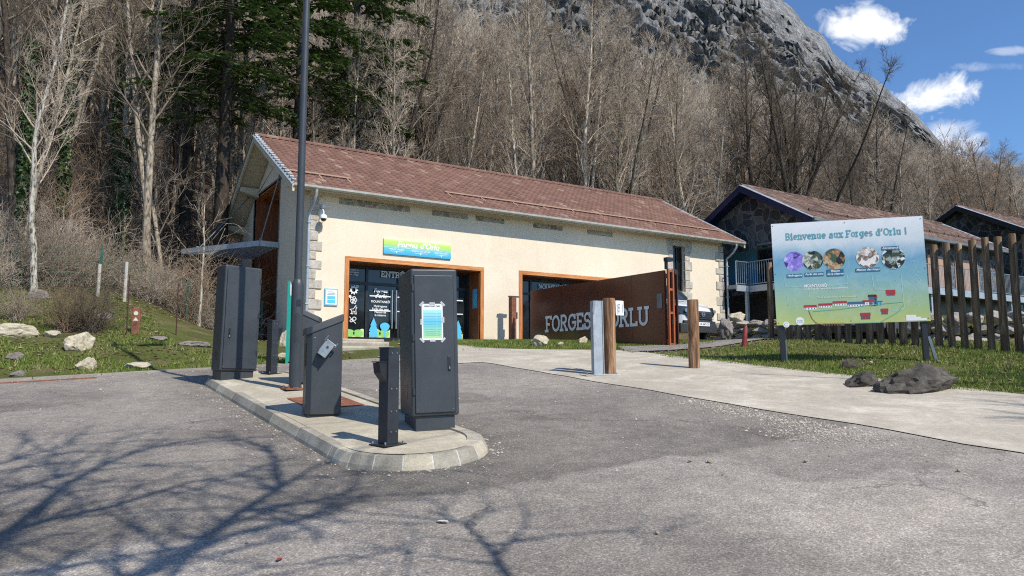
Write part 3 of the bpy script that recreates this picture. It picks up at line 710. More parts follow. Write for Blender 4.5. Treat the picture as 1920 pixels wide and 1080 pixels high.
for sx_ in (RX0,RX1):
    for (ya,yb) in ((EY0-.05,RY),(EY1+.05,RY)):
        mb=Off(B0); mb.hexa([(sx_-.03,ya,EZ-.22),(sx_+.03,ya,EZ-.22),(sx_+.03,yb,RZ-.20),(sx_-.03,yb,RZ-.20),(sx_-.03,ya,EZ+.0),(sx_+.03,ya,EZ+.0),(sx_+.03,yb,RZ+.0),(sx_-.03,yb,RZ+.0)])
        obj('bargeboard',mb,M['creamtrim'],rf)
        mb=Off(B0); k=19
        mb.hexa([(sx_-.07,ya,EZ-.02),(sx_+.05,ya,EZ+.05),(sx_+.05,yb,RZ+.08),(sx_-.07,yb,RZ+.0),(sx_-.07,ya,EZ+.0),(sx_+.05,ya,EZ+.065),(sx_+.05,yb,RZ+.10),(sx_-.07,yb,RZ+.03)])
        for i in range(k if sx_==RX0 else 0):
            t=(i+.5)/k; y=ya+(yb-ya)*t; z=EZ+(RZ-EZ)*t; mb.box(sx_-.02,sx_+.09,y-.06,y+.06,z+.06,z+.105)
        obj('verge_flashing',mb,M['zinc'],rf)
for y in (29.95,27.95,23.7,21.75):
    mb=Off(B0); z=rz(y)+.09; mb.prism([(BX0,z-.36),(BX0,z-.04),(RX0+.06,z-.04),(RX0+.06,z-.2)],'y',y-.1,y+.1); obj('purlin',mb,M['creamtrim'],rf)
# gutter, snow rails, downpipes
mb=Off(B0); mb.prism([(EY0-.13,EZ+.01),(EY0-.12,EZ-.05),(EY0-.08,EZ-.085),(EY0-.03,EZ-.085),(EY0+.02,EZ-.05),(EY0+.03,EZ-.0),(EY0+.015,EZ-.0),(EY0+.0,EZ-.045),(EY0-.03,EZ-.07),(EY0-.08,EZ-.07),(EY0-.105,EZ-.04),(EY0-.115,EZ+.01)],'x',RX0,RX1)
for i in range(26): x=RX0+.4+i*.72; mb.box(x,x+.03,EY0-.135,EY0+.0,EZ+.012,EZ+.022)
obj('gutter',mb,M['gutterc'],BLD)
def snow_rail(xa,xb):
    g_=Off(B0); y=EY0+.95; z=EZ+.95*slope
    for hh in (.10,): g_.box(xa,xb,y-.02,y+.02,z+hh,z+hh+.04)
    k=max(2,int((xb-xa)/1.3))
    for i in range(k+1):
        x=xa+.08+(xb-xa-.2)*i/k; g_.box(x,x+.04,y-.02,y+.01,z-.0,z+.11); g_.hexa([(x,y-.28,z-.09),(x+.05,y-.28,z-.09),(x+.05,y,z+.065),(x,y,z+.065),(x,y-.28,z-.07),(x+.05,y-.28,z-.07),(x+.05,y,z+.085),(x,y,z+.085)])
    obj('snow_rail',g_,M['railpink'],rf)
snow_rail(6.0,8.0); snow_rail(11.3,24.6)
def downpipe(x,zb,mat=M['zinc'],bend=True):
    d=Off(B0); d.tube([(x,EY0-.06,EZ-.1),(x,EY0-.06,EZ-.22),(x-.02,EY0+.1,EZ-.45),(x-.04,BQ0-.07,EZ-.68),(x-.04,BQ0-.07,EZ-.9),(x-.04,BQ0-.07,zb)],.045,12)
    for z in (EZ-1.0,EZ-2.3,EZ-3.4): d.box(x-.10,x+.02,BQ0-.13,BQ0,z,z+.03)
    obj('downpipe',d,mat,BLD,smooth=True)
downpipe(6.62,1.0); downpipe(24.42,1.2)
# granite quoins
def quoin(x0,x1,z0,z1,yo=.02,side=0,th=.0):
    q=Off(B0); q.box(x0,x1,BQ0-yo,BQ0+.05,z0+.008,z1-.008); 
    obj('quoin_stone',q,M['quoin'],BLD,bevel=.018,seg=2)
rnd=random.Random(4); z=.5; k=0
while z<5.1:
    h=rnd.uniform(.2,.32); w=.36 if k%2 else .22; w+=rnd.uniform(-.04,.04)
    quoin(BX0-.03,BX0+w,z,min(z+h,5.1),rnd.uniform(.02,.05)); z+=h; k+=1
z=.9;k=0
while z<5.1:
    h=rnd.uniform(.26,.4); w=.42 if k%2 else .24; quoin(BX1-w,BX1+.03,z,min(z+h,5.1),rnd.uniform(.02,.05)); z+=h;k+=1
z=2.9;k=0
while z<4.7:
    h=rnd.uniform(.28,.42); w=.34 if k%2 else .22; z1=min(z+h,4.9); quoin(WN[1]+.0,WN[1]+w+.06,z,z1,.03); quoin(WN[0]-(.30 if k%2 else .22),WN[0],z,z1,.03); z+=h;k+=1
quoin(WN[0]-.34,WN[1]+.4,4.9,5.15,.035); quoin(WN[0]-.3,WN[1]+.34,2.72,3.05,.06)
q=Off(B0); q.box(BX0-.04,BX0+.35,BQ1-.25,BQ1+.03,.9,5.0); obj('quoin_stone',q,M['quoin'],BLD,bevel=.03)
# rubble insets under the eaves
for (a,b) in ((7.5,9.83),(10.62,11.94),(12.25,13.37),(14.59,15.87),(17.0,18.2)):
    q=Off(B0); q.box(a,b,BQ0-.012,BQ0+.02,4.93,5.1 if a>8 else 5.12); obj('rubble_inset',q,M['rubble'],BLD)
# tall narrow window
w=Off(B0); w.box(WN[0],WN[1],BQ0+.2,BQ0+.22,WN[2],WN[3]); wf=obj('window',w,M['glass'],BLD)
q=Off(B0)
for a,b,c,d in ((WN[0],WN[0]+.06,WN[2],WN[3]),(WN[1]-.06,WN[1],WN[2],WN[3]),(WN[0]+.06,WN[1]-.06,WN[2],WN[2]+.06),(WN[0]+.06,WN[1]-.06,WN[3]-.06,WN[3]),(WN[0]+.36,WN[0]+.40,WN[2]+.06,WN[3]-.06)): q.box(a,b,BQ0+.15,BQ0+.2,c,d)
obj('frame',q,M['dkmetal'],wf)
q=Off(B0); q.box(21.07,21.36,BQ0-.22,BQ0-.0,3.16,3.2); q.box(21.09,21.34,BQ0-.2,BQ0-.02,3.2,3.32); obj('wall_light',q,M['dkmetal'],BLD,bevel=.01)
# entrances ------------------------------------------------------
def TF(y):   # text plane on the front, facing the road
    return lambda u,v,w:(u,y-w,v)
def entrance(Dv,first):
    x0,x1,z0,z1=Dv; yg=BQ0+.75
    fr=Off(B0); t=.13; e=.022
    fr.box(x0-t,x1+t,BQ0-e,BQ0+.04,z1,z1+t); surround=obj('door_surround',fr,M['oakx'],BLD)
    for a in (x0-t,x1):
        s_=Off(B0); s_.box(a,a+t,BQ0-e,BQ0+.04,z0,z1-.001); obj('jamb',s_,M['oak'],surround)
    s_=Off(B0); s_.box(x0+.001,x0+.03,BQ0+.041,yg,z0,z1-.03)
    for i in range(6): pass
    s_.box(x1-.03,x1-.001,BQ0+.041,yg,z0,z1-.03); s_.box(x0+.03,x1-.03,BQ0+.041,yg,z1-.03,z1-.002)
    obj('reveal_boards',s_,M['cedar'],surround)
    gl=Off(B0); gl.box(x0+.03,x1-.03,yg,yg+.02,z0,z1-.03); G_=obj('glazed_front',gl,M['glass'],BLD)
    W=x1-x0; cols=[x0+.03,x0+.82,x0+.90,x0+1.88,x0+1.96,x0+2.94,x0+3.02,x1-1.0,x1-.03] if first else [x0+.03,x0+.8,x0+2.2,x0+3.4,x1-.03]
    m_=Off(B0); zt=z1-.62
    for c in (cols if not first else [cols[0],cols[1],cols[3]+.02,cols[5],cols[7],cols[8]-.08]): m_.box(c-.0,c+.08,yg-.05,yg,z0,z1-.03)
    m_.box(x0+.03,x1-.03,yg-.045,yg-.003,zt,zt+.09); m_.box(x0+.03,x1-.03,yg-.045,yg-.003,z1-.1,z1-.03); m_.box(x0+.03,x1-.03,yg-.045,yg-.003,z0,z0+.16)
    obj('mullions',m_,M['dkmetal'],G_)
    return G_,yg
G1,yg1=entrance(D1,True); G2,yg2=entrance(D2,False)
def dec(parent,name,mb,mat,y=None): return obj(name,mb,mat,parent)
def offletters(text_,h,x,y,z,mat,parent,name,wt=.17,width=None,sp=.14):
    mb=letters(text_,h,lambda u,v,w:(x+u-B0[0],y-w-B0[1],z+v-B0[2]),wt,sp,0,'c',width); return obj(name,mb,mat,parent)
offletters('ENTRÉE',.17,D1[0]+1.80,yg1-.06,D1[3]-.33,M['white_ink'],G1,'entrance_lettering',.17,.93)
offletters('MOUNTANEÔ',.155,D2[0]+1.81,yg2-.06,D2[3]-.36,M['white_ink'],G2,'name_lettering',.17,1.26)
def bt(name,body,size,mat,parent,x,y,z,**k): return text(name,body,size,mat,parent,(x-B0[0],y-B0[1],z-B0[2]),(PI/2,0,0),**k)
y=yg1-.062
bt('small_lettering','vallées et\nmontagnes\nen ariège',.075,M['white_ink'],G1,D1[0]+.42,y,D1[3]-.2,bold=.015)
cx=D1[0]+1.32
bt('door_lettering','Forges\nd\'orlu',.17,M['white_ink'],G1,cx,y,D1[3]-.84,bold=.03,shear=.2)
bt('door_lettering','MOUNTANEÔ',.10,M['white_ink'],G1,cx,y,D1[3]-1.17,bold=.02)
bt('door_lettering','Hydrogame\nForêt des sens\nMaison de\nla réserve',.095,M['white_ink'],G1,cx,y,D1[3]-1.31,bold=.02)
bars=Off(B0)
for (a,b) in ((D1[0]+.95,D1[0]+1.66),(D1[0]+1.90,D1[0]+2.9),(D1[0]+3.1,D1[0]+4.3)):
    for z in (D1[3]-.98,D1[3]-1.44): bars.box(a,b,y-.004,y,z,z+.035)
obj('safety_strips',bars,M['white_ink'],G1)
hd=Off(B0)
for x in (D1[0]+1.70,D1[0]+1.84): hd.tube([(x,yg1-.12,FL+.35),(x,yg1-.12,D1[3]-.75)],.018,8); hd.tube([(x,yg1-.12,FL+.6),(x,yg1-.04,FL+.6)],.012,6); hd.tube([(x,yg1-.12,FL+1.5),(x,yg1-.04,FL+1.5)],.012,6)
obj('handle',hd,M['zinc'],G1,smooth=True)
# window pictures: hills, fir and round tree
def poly_dec(parent,pts,mat,y,name,dz=0.): 
    mb=Off(B0); n=len(pts); mb.add([(a,y,b) for a,b in pts],[tuple(range(n))]); return obj(name,mb,mat,parent)
def hills(parent,x0,x1,y,z0,h,seed):
    pts=[(x0,z0),(x1,z0)]+[(x1+(x0-x1)*i/10,z0+h*(.75+.25*math.sin(seed+i*.8))) for i in range(11)]
    poly_dec(parent,pts,M['lime'],y,'hill_print')
    for k in range(2):
        cx=x0+(x1-x0)*(.3+.42*k); r=min(.16,(x1-x0)*.22); poly_dec(parent,[(cx+r*math.cos(a)*1.15,z0+h*.45+r*.8*math.sin(a)) for a in [2*PI*i/12 for i in range(12)]],M['green'],y-.004,'bush_print')
def fir(parent,cx,z0,h,w,y):
    pts=[(cx-w*.5,z0+.0),(cx+w*.5,z0+.0),(cx+w*.36,z0+h*.3),(cx+w*.52,z0+h*.28),(cx+w*.26,z0+h*.6),(cx+w*.38,z0+h*.58),(cx,z0+h),(cx-w*.38,z0+h*.58),(cx-w*.26,z0+h*.6),(cx-w*.52,z0+h*.28),(cx-w*.36,z0+h*.3)]
    poly_dec(parent,pts,M['blue'],y,'fir_print')
def rtree(parent,cx,z0,h,r,y):
    poly_dec(parent,[(cx+r*(1+.09*math.sin(3*a))*math.cos(a),z0+h-r+r*.85*math.sin(a)) for a in [2*PI*i/20 for i in range(20)]],M['blue'],y,'tree_print')
    poly_dec(parent,[(cx-.03,z0),(cx+.03,z0),(cx+.03,z0+h-r*1.2),(cx-.03,z0+h-r*1.2)],M['blue'],y-.003,'tree_print')
zb=FL+.06
hills(G1,D1[0]+.12,D1[0]+.78,y,zb,.26,1); hills(G1,D1[0]+.96,D1[0]+1.66,y,zb,.28,2.4); fir(G1,D1[0]+1.10,zb+.02,.60,.30,y-.006); rtree(G1,D1[0]+1.48,zb+.02,.48,.16,y-.006)
hills(G1,D1[0]+2.06,D1[0]+2.9,y,zb,.5,3); hills(G1,D1[0]+3.1,D1[0]+4.3,y,zb,.32,4); fir(G1,D1[0]+4.12,zb+.02,.62,.32,y-.006)
def icon(parent,cx,cz,kind,y,s_=.15):
    mb=Off(B0); tf=lambda u,v,w:(cx+u*s_,y-w,cz+v*s_)
    if kind=='gear':
        ribbon(mb,arc(0,0,.75,.75,0,360,24),.42,tf,0)
        for i in range(9): a=2*PI*i/9; ribbon(mb,[(.9*math.cos(a),.9*math.sin(a)),(1.12*math.cos(a),1.12*math.sin(a))],.3,tf,.001)
        ribbon(mb,arc(.95,.95,.32,.32,0,360,12),.2,tf,.002)
    elif kind=='flower':
        for i in range(5): a=2*PI*i/5; ribbon(mb,arc(.55*math.cos(a),.55*math.sin(a),.4,.4,0,360,12),.17,tf,.0006*i)
        ribbon(mb,arc(-1,.9,.22,.22,0,360,10),.3,tf,.004); ribbon(mb,[(-.5,-1),(0,-.8),(.6,-1.05)],.2,tf,.005)
    elif kind=='wolf':
        ribbon(mb,[(-.8,-1.1),(-.4,-1.0),(-.5,-.2),(-.9,.1),(-.3,.2),(.1,.3),(.45,.9),(.75,1.2),(.7,.8),(1.0,.6),(.75,.3),(.75,-.3),(.9,-1.1),(.5,-1.1),(.4,-.4),(-.1,-.35),(-.05,-1.1),(-.45,-1.15)],.16,tf,0)
    else:
        ribbon(mb,arc(.35,.3,.5,.45,0,360,14),.18,tf,0); ribbon(mb,arc(-.5,-.3,.35,.3,0,360,12),.18,tf,.001); ribbon(mb,[(-1,.8),(-.2,-.1),(.8,-1)],.18,tf,.002)
    obj('icon_print',mb,M['white_ink'],parent)
for i,k in enumerate(('gear','flower','wolf','knot')): icon(G1,D1[0]+.42,FL+1.52-i*.31,k,y-.004,.115)
for i,k in enumerate(('gear','wolf','knot')): icon(G2,D2[0]+.26,FL+1.45-i*.42,k,yg2-.062,.12)
mb=Off(B0); mb.box(D1[0]+3.62,D1[0]+3.86,y-.006,y-.001,FL+1.05,FL+1.4); o=obj('door_notice',mb,M['white_ink'],G1)
poly_dec(o,[(D1[0]+3.66,FL+1.22),(D1[0]+3.82,FL+1.22),(D1[0]+3.74,FL+1.37)],M['red'],y-.009,'red_triangle')
mb=Off(B0); mb.box(D1[1]-.036,D1[1]-.032,BQ0+.15,BQ0+.45,FL+1.1,FL+1.75); obj('reveal_notice',mb,M['blue'],G1)
# sign board and notice on the render
SG=(8.95,11.3,3.53,4.02)
sg=thing('name_board','blue and lime board reading Forges d\'Orlu above the entrance','sign',((SG[0]+SG[1])/2,BQ0-.03,SG[2])); L0=sg.location
mb=MB(); mb.box(-1.175,1.175,-.02,.028,0,.49); obj('panel',mb,grad_mat('board_gradient',[(0,(.05,.38,.66)),(.38,(.12,.55,.68)),(.6,(.42,.70,.20)),(.82,(.55,.75,.12)),(1,(.75,.85,.55))],0,.49,.35),sg)
text('board_lettering','Forges d\'Orlu',.26,M['white_ink'],sg,(-.0,-.024,.25),(PI/2,0,0),bold=.03,shear=.25)
for x,b in ((-.75,'MOUNTANEÔ'),(.08,'MAISON DES LOUPS'),(.82,'AKROBRANCH')): text('board_lettering',b,.075,M['white_ink'],sg,(x,-.024,.135),(PI/2,0,0),bold=.02,width=.5 if len(b)<12 else .68)
mb=MB()
for x in (-.75,.08,.82): mb.box(x-.22,x+.22,-.0235,-.0205,.092,.102); mb.add([(x-.03,-.024,.095),(x+.03,-.024,.095),(x,-.024,.035)],[(0,1,2)])
mb.box(-1.17,1.17,-.023,-.0205,.215,.222); obj('arrows',mb,M['white_ink'],sg)
nb=thing('notice_board','small white and blue notice between the corner and the entrance','notice',(7.32,BQ0-.03,1.84))
mb=MB(); mb.box(-.2,.2,-.01,.028,0,.5); obj('frame',mb,M['blue'],nb); mb=MB(); mb.box(-.17,.17,-.014,-.0105,.03,.47); obj('sheet',mb,M['paper'],nb)
mb=MB(); mb.box(-.12,.12,-.018,-.0145,.07,.17); mb.box(-.12,.12,-.018,-.0145,.19,.28); obj('blue_blocks',mb,M['blue'],nb)
mb=MB()
for i in range(3): mb.box(-.13+.02*i,.13-.02*i,-.018,-.0145,.32+.04*i,.328+.04*i)
obj('text_lines',mb,M['ink'],nb)
# dome camera
cam_=thing('dome_camera','white dome camera and its arm fixed at the building corner under the eaves','security camera',(6.95,BQ0,4.35))
mb=MB(); mb.box(-.05,.05,-.03,-.001,.08,.34); mb.tube([(0,-.03,.3),(0,-.16,.32),(0,-.26,.24),(0,-.26,.16)],.02,8); obj('arm',mb,M['white'],cam_,smooth=True)
mb=MB(); mb.tube([(0,-.26,.16),(0,-.26,.12),(0,-.26,.04),(0,-.26,.02)],[.04,.09,.115,.11],16); obj('hood',mb,M['white'],cam_,smooth=True)
mb=MB(); mb.tube([(0,-.26,.018),(0,-.26,-.03),(0,-.26,-.06)],[.08,.07,.02],14); obj('dome',mb,M['dkmetal'],cam_,smooth=True)
mb=MB(); mb.tube([(.02,-.04,.4),(.03,-.14,.42)],.045,12); mb.tube([(.03,-.145,.42),(.03,-.17,.422)],.05,12); obj('small_camera',mb,M['white'],cam_,smooth=True)
# gable doorway and canopy -----------------------------------------
gx=BX0
fr=Off(B0)
fr.box(gx-.02,gx+.05,GD[0]-.06,GD[0],GD[2],GD[3]+.06); fr.box(gx-.02,gx+.05,GD[1],GD[1]+.06,GD[2],GD[3]+.06); fr.box(gx-.02,gx+.05,GD[0]+.001,GD[1]-.001,GD[3],GD[3]+.06)
gd=obj('gable_door_surround',fr,M['zincd'],BLD)
rv=Off(B0); rv.box(gx+.051,gx+.95,GD[1]-.04,GD[1]-.001,GD[2],GD[3]-.04); obj('side_boards',rv,M['cedar'],gd)
rv=Off(B0); rv.box(gx+.051,gx+.95,GD[0]+.001,GD[0]+.04,GD[2],GD[3]-.04); obj('side_boards',rv,M['cedar'],gd)
rv=Off(B0); rv.box(gx+.051,gx+.95,GD[0]+.001,GD[1]-.001,GD[3]-.04,GD[3]-.001)
for i in range(7): y_=GD[0]+.3+i*.45; rv.box(gx+.06,gx+.94,y_,y_+.012,GD[3]-.05,GD[3]-.04)
obj('soffit_boards',rv,M['oakx'],gd)
gl=Off(B0); gl.box(gx+.95,gx+.97,GD[0],GD[1],GD[2],GD[3]); gg=obj('glazing',gl,M['glass'],gd)
mu=Off(B0)
for y_ in (GD[0]+.04,GD[0]+1.15,GD[0]+2.25,GD[1]-.12): mu.box(gx+.9,gx+.949,y_,y_+.08,GD[2],GD[3]-.05)
for z_ in (FL+2.2,FL+4.): mu.box(gx+.905,gx+.948,GD[0]+.04,GD[1]-.04,z_,z_+.08)
obj('mullions',mu,M['dkmetal'],gg)
ic=Off(B0)
for k,zc in enumerate((4.7,4.45,3.1,2.85,2.6)):
    tf=lambda u,v,w:(gx+.895-w,GD[0]+.55+u*.16,zc+v*.16); ribbon(ic,arc(0,0,.8,.8,20*k,20*k+260,12),.25,tf,0)
for k in range(9): tf=lambda u,v,w:(gx+.895-w,GD[0]+.42+u*.1,1.3+.12*k+v*.09); ribbon(ic,[(-.4,0),(.5,0)] if k%2 else [(-.4,-.3),(.4,.4)],.3,tf,.001)
obj('icon_print',ic,M['white_ink'],gg)
cn=thing('entrance_canopy','grey steel canopy with milky roof hung on rods from the shaded gable','canopy',(gx,24.9,3.95)); c0=tuple(cn.location)
Pn=[(gx-.03,24.85),(gx-.62,24.85),(gx-2.45,28.35),(gx-.03,28.05)]
zc=lambda x,y:4.02+.06*(gx-x)*.3
mb=Off(c0); mb.add([(x,y,zc(x,y)+.0) for x,y in Pn]+[(x,y,zc(x,y)+.02) for x,y in Pn],[(3,2,1,0),(4,5,6,7)]+[(i,(i+1)%4,(i+1)%4+4,i+4) for i in range(4)]); obj('roof_sheet',mb,M['canopy'],cn)
mb=Off(c0); 
for i in range(4):
    a,b=Pn[i],Pn[(i+1)%4]; d=Vector((b[0]-a[0],b[1]-a[1])).normalized(); nx,ny=d.y*.03,-d.x*.03
    mb.hexa([(a[0]-nx,a[1]-ny,zc(*a)-.05),(b[0]-nx,b[1]-ny,zc(*b)-.05),(b[0]+nx,b[1]+ny,zc(*b)-.05),(a[0]+nx,a[1]+ny,zc(*a)-.05),(a[0]-nx,a[1]-ny,zc(*a)+.13),(b[0]-nx,b[1]-ny,zc(*b)+.13),(b[0]+nx,b[1]+ny,zc(*b)+.13),(a[0]+nx,a[1]+ny,zc(*a)+.13)])
obj('rim',mb,M['zinc'],cn)
mb=Off(c0)
for i in range(16):
    t=.02+.96*i/16; xa=gx-.05; xb=gx-.62+(-1.8)*t; y_=24.87+(28.1-24.87)*t; mb.box(xb+.02,xa,y_,y_+.02,zc(xb,y_)-.016,zc(xb,y_)-.004)
obj('ribs',mb,M['galv'],cn)
for (y_,zt,xe,ye) in ((24.83,6.5,gx-.55,25.1),(28.47,6.55,gx-2.0,28.0)):
    mb=Off(c0); mb.tube([(gx-.05,y_,zt),(xe,ye,4.16)],.02,8); mb.box(gx-.09,gx-.001,y_-.05,y_+.05,zt-.2,zt+.2); mb.box(xe-.04,xe+.04,ye-.03,ye+.03,4.05,4.28); obj('rod',mb,M['zincd'],cn)
# steps to the entrance
st=thing('entrance_steps','broad pale concrete steps rising to the glazed entrance','steps',(7.0,17.2,G(7,17.2)))
s0=tuple(st.location)
for i in range(4):
    mb=Off(s0); q0=16.85+.52*i; z1_=(.375,.53,.665,.75)[i]; mb.box(6.2,7.5+.08*i,q0,q0+(.52 if i<3 else 3.0),z1_-.6,z1_-.001*i); obj('step',mb,M['slab'],st,bevel=.01)
    mb=Off(s0); mb.box(6.22,7.48+.08*i,q0-.012,q0-.001,z1_-.155,z1_-.045); obj('riser',mb,M['kerb'],st)
# ================================================================= parking equipment on the island
def iz(x,y): return isl_z(x,y)-.008
def cabinet(name,label,loc,rz,w,d,h,notice,lean):
    t=thing(name,label,'cabinet',loc,rz,None,(0,lean)); ph=.14
    mb=MB(); mb.box(.04,w-.04,.03,d-.03,-.05,ph+.002); obj('plinth',mb,M['anth'],t,bevel=.006)
    mb=MB(); mb.box(0,w,0,d,ph,h); obj('housing',mb,M['anth'],t,bevel=.022,seg=3,smooth=False)
    mb=MB(); mb.box(.035,w-.045,-.014,-.001,ph+.035,h-.07); dr=obj('door',mb,M['anth'],t,bevel=.004)
    mb=MB(); mb.box(.029,w-.039,-.004,.0005,ph+.029,h-.064); obj('seal',mb,M['dkmetal'],t)
    mb=MB(); x=w-.1 if notice else .11; mb.box(x-.014,x+.014,-.019,-.0145,h*.36,h*.36+.15); hd=obj('handle',mb,M['dkmetal'],dr,bevel=.003)
    mb=MB(); mb.cyl(x,-.024,h*.36+.02,h*.36+.045,.009,8); obj('keyhole',mb,M['galv'],hd)
    for z in (.22,.55,.86):
        mb=MB(); xx=.012 if notice else w-.03; mb.box(xx,xx+.02,-.012,-.001,h*z,h*z+.07); obj('hinge',mb,M['anthd'],t)
    mb=MB()
    for i in range(7): mb.box(-.003,.0,d*.35,d*.65,.3+i*.022,.31+i*.022)
    obj('louvre',mb,M['dkmetal'],t)
    mb=MB()
    for (x,z) in ((.05,ph+.06),(w-.07,h-.1),(w-.065,ph+.06)): mb.cyl(x,-.015,z,z+.008,.006,6)
    obj('screws',mb,M['galv'],t)
    return t
c1=cabinet('meter_cabinet','tall dark grey cabinet with taped price notice at the round end of the island',(3.14,6.73,iz(3.2,6.8)),R(-14),.475,.66,1.60,True,R(-1.6))
nt=thing('price_notice','blue and green price list taped to the door of the near grey cabinet','notice',(0,0,0))
# the notice hangs on the door: same frame as the cabinet, standing free of it
nt.location=c1.matrix_world.translation if False else c1.location; nt.rotation_euler=c1.rotation_euler
mb=MB(); nx0,nx1,nz0,nz1=.105,.318,.885,1.245
mb.box(nx0,nx1,-.0165,-.0145,nz0,nz1); sh=obj('sheet',mb,M['paper'],nt)
mb=MB(); mb.add([(nx0+.015,-.0172,nz0+.02),(nx1-.012,-.0172,nz0+.02),(nx1-.012,-.0172,nz1-.06),(nx0+.015,-.0172,nz1-.06)],[(0,1,2,3)])
obj('colour_field',mb,grad_mat('notice_gradient',[(0,(.45,.72,.22)),(.22,(.30,.68,.42)),(.5,(.12,.52,.72)),(.8,(.38,.74,.80)),(1,(.78,.88,.90))],nz0,nz1,.4),nt)
mb=MB()
for i in range(9):
    z=nz1-.10-.026*i; mb.box(nx0+.02,nx1-.07,-.0180,-.0174,z,z+.0025); mb.box(nx1-.055,nx1-.018,-.0180,-.0174,z,z+.003)
for i in range(3): z=nz0+.045+i*.02; mb.box(nx0+.035,nx1-.03,-.018,-.0174,z,z+.0025)
obj('price_lines',mb,M['teal_ink'],nt)
text('heading','PARKING PAYANT - TARIFS',.022,M['ink'],nt,((nx0+nx1)/2,-.0178,nz1-.032),(PI/2,0,0),width=.16,bold=.01)
for (x,z,a) in ((nx0,nz1,45),(nx1,nz1,-45),(nx0,nz0,-45),(nx1,nz0,45),((nx0+nx1)/2,nz1+.004,0),((nx0+nx1)/2,nz0-.004,0),(nx0-.004,(nz0+nz1)/2,90),(nx1+.004,(nz0+nz1)/2+.02,90)):
    mb=MB(); c,s_=math.cos(R(a)),math.sin(R(a)); mb.add([(x+u*c-v*s_,-.0188,z+u*s_+v*c) for u,v in ((-.028,-.011),(.028,-.011),(.028,.011),(-.028,.011))],[(0,1,2,3)]); obj('tape',mb,M['tape'],nt)
c2=cabinet('meter_cabinet','dark grey cabinet crossed by the lamp post shadow at the far end of the island',(2.36,11.9,iz(2.5,12)),R(14),.60,.30,1.76,False,R(1.2))
sb=thing('control_box','narrow black control box fixed behind the far grey cabinet','control box',(2.53,12.1,iz(2.4,12.1)),R(14))
mb=MB(); mb.box(-.14,0,.06,.24,.03,1.22); obj('housing',mb,M['dkmetal'],sb,bevel=.01); mb=MB(); mb.box(-.1,-.04,.08,.2,-.03,.03); obj('foot',mb,M['anthd'],sb)
def terminal(label,loc,rz,flip,bracket):
    t=thing('ticket_terminal',label,'ticket machine',loc,rz); w,d=.375,.30; f=-1 if flip else 1
    def X(u): return (u if not flip else w-u)
    ch=.05
    poly=[(X(ch),0),(X(w),0),(X(w),d),(X(0),d),(X(0),.055)]
    if flip: poly=poly[::-1]
    zt=lambda x:.90+.155*((x if not flip else w-x)/w)
    mb=MB(); n=len(poly); mb.add([(x,y,.03) for x,y in poly]+[(x,y,zt(x)) for x,y in poly],[tuple(range(n))[::-1],tuple(range(n,2*n))]+[(i,(i+1)%n,(i+1)%n+n,i+n) for i in range(n)]); obj('housing',mb,M['anth'],t,bevel=.006)
    mb=MB(); po=[(X(ch-.01),-.014),(X(w+.012),-.014),(X(w+.012),d+.01),(X(-.02),d+.01),(X(-.02),.045)]
    if flip: po=po[::-1]
    mb.add([(x,y,zt(x)-.012) for x,y in po]+[(x,y,zt(x)+.075) for x,y in [(a*.98+.004,b*.94+.01) for a,b in po]],[tuple(range(n))[::-1],tuple(range(n,2*n))]+[(i,(i+1)%n,(i+1)%n+n,i+n) for i in range(n)]); obj('lid',mb,M['anth'],t,bevel=.012,seg=3)
    mb=MB(); mb.box(.02,w-.02,.02,d-.02,-.05,.031); obj('foot',mb,M['dkmetal'],t)
    mb=MB(); xs=X(-.002); mb.box(xs-.004,xs+.004,.1,.24,.55,.8); obj('reader_panel',mb,M['dkmetal'],t)
    mb=MB(); mb.tube([(X(.075),-.001,.86),(X(.075),-.008,.86)],.008,8); obj('screw',mb,M['galv'],t)
    return t
t1=terminal('dark grey ticket terminal with a bent steel bracket on its side beside the lamp post',(2.50,8.06,iz(2.6,8.1)),R(-10),False,True)
br=thing('steel_bracket','bent galvanised bracket sticking out of the side of the near ticket terminal','bracket',(2.50,8.06,iz(2.6,8.1)),R(-10))
def brp(u,v,w): a=R(-36); return (.185+u*math.cos(a)-v*math.sin(a),-w,.74+u*math.sin(a)+v*math.cos(a))
mb=MB(); 
mb.hexa([brp(-.05,-.09,.10),brp(.05,-.09,.10),brp(.05,-.09,.106),brp(-.05,-.09,.106),brp(-.05,.08,.10),brp(.05,.08,.10),brp(.05,.08,.106),brp(-.05,.08,.106)])
mb.hexa([brp(-.05,.08,.0),brp(.05,.08,.0),brp(.05,.08,.106),brp(-.05,.08,.106),brp(-.05,.087,.0),brp(.05,.087,.0),brp(.05,.087,.106),brp(-.05,.087,.106)])
mb.hexa([brp(-.056,-.06,.04),brp(-.05,-.06,.04),brp(-.05,-.06,.106),brp(-.056,-.06,.106),brp(-.056,.06,.04),brp(-.05,.06,.04),brp(-.05,.06,.106),brp(-.056,.06,.106)])
mb.tube([brp(-.065,.085,.06),brp(.07,.085,.06)],.012,8); obj('plate',mb,M['galv'],br)
mb=MB()
mb.tube([brp(.07,.06,.08),brp(.07,.12,.08)],.01,8); mb.tube([brp(-.065,.06,.09),brp(-.065,.13,.09)],.008,8); mb.tube([brp(.04,-.085,.0),brp(.04,-.085,.12)],.009,8)
mb.tube([brp(0,.02,.106),brp(0,.02,.112)],.018,14); obj('bolt',mb,M['zincd'],br)
mb=MB(); mb.tube([brp(0,.02,.112),brp(0,.02,.114)],.010,12); obj('bolt_hole',mb,M['dkmetal'],br)
t2=terminal('dark grey ticket terminal half hidden behind the lamp post and the near terminal',(3.17,10.8,iz(3.2,10.9)),R(-4),True,False)
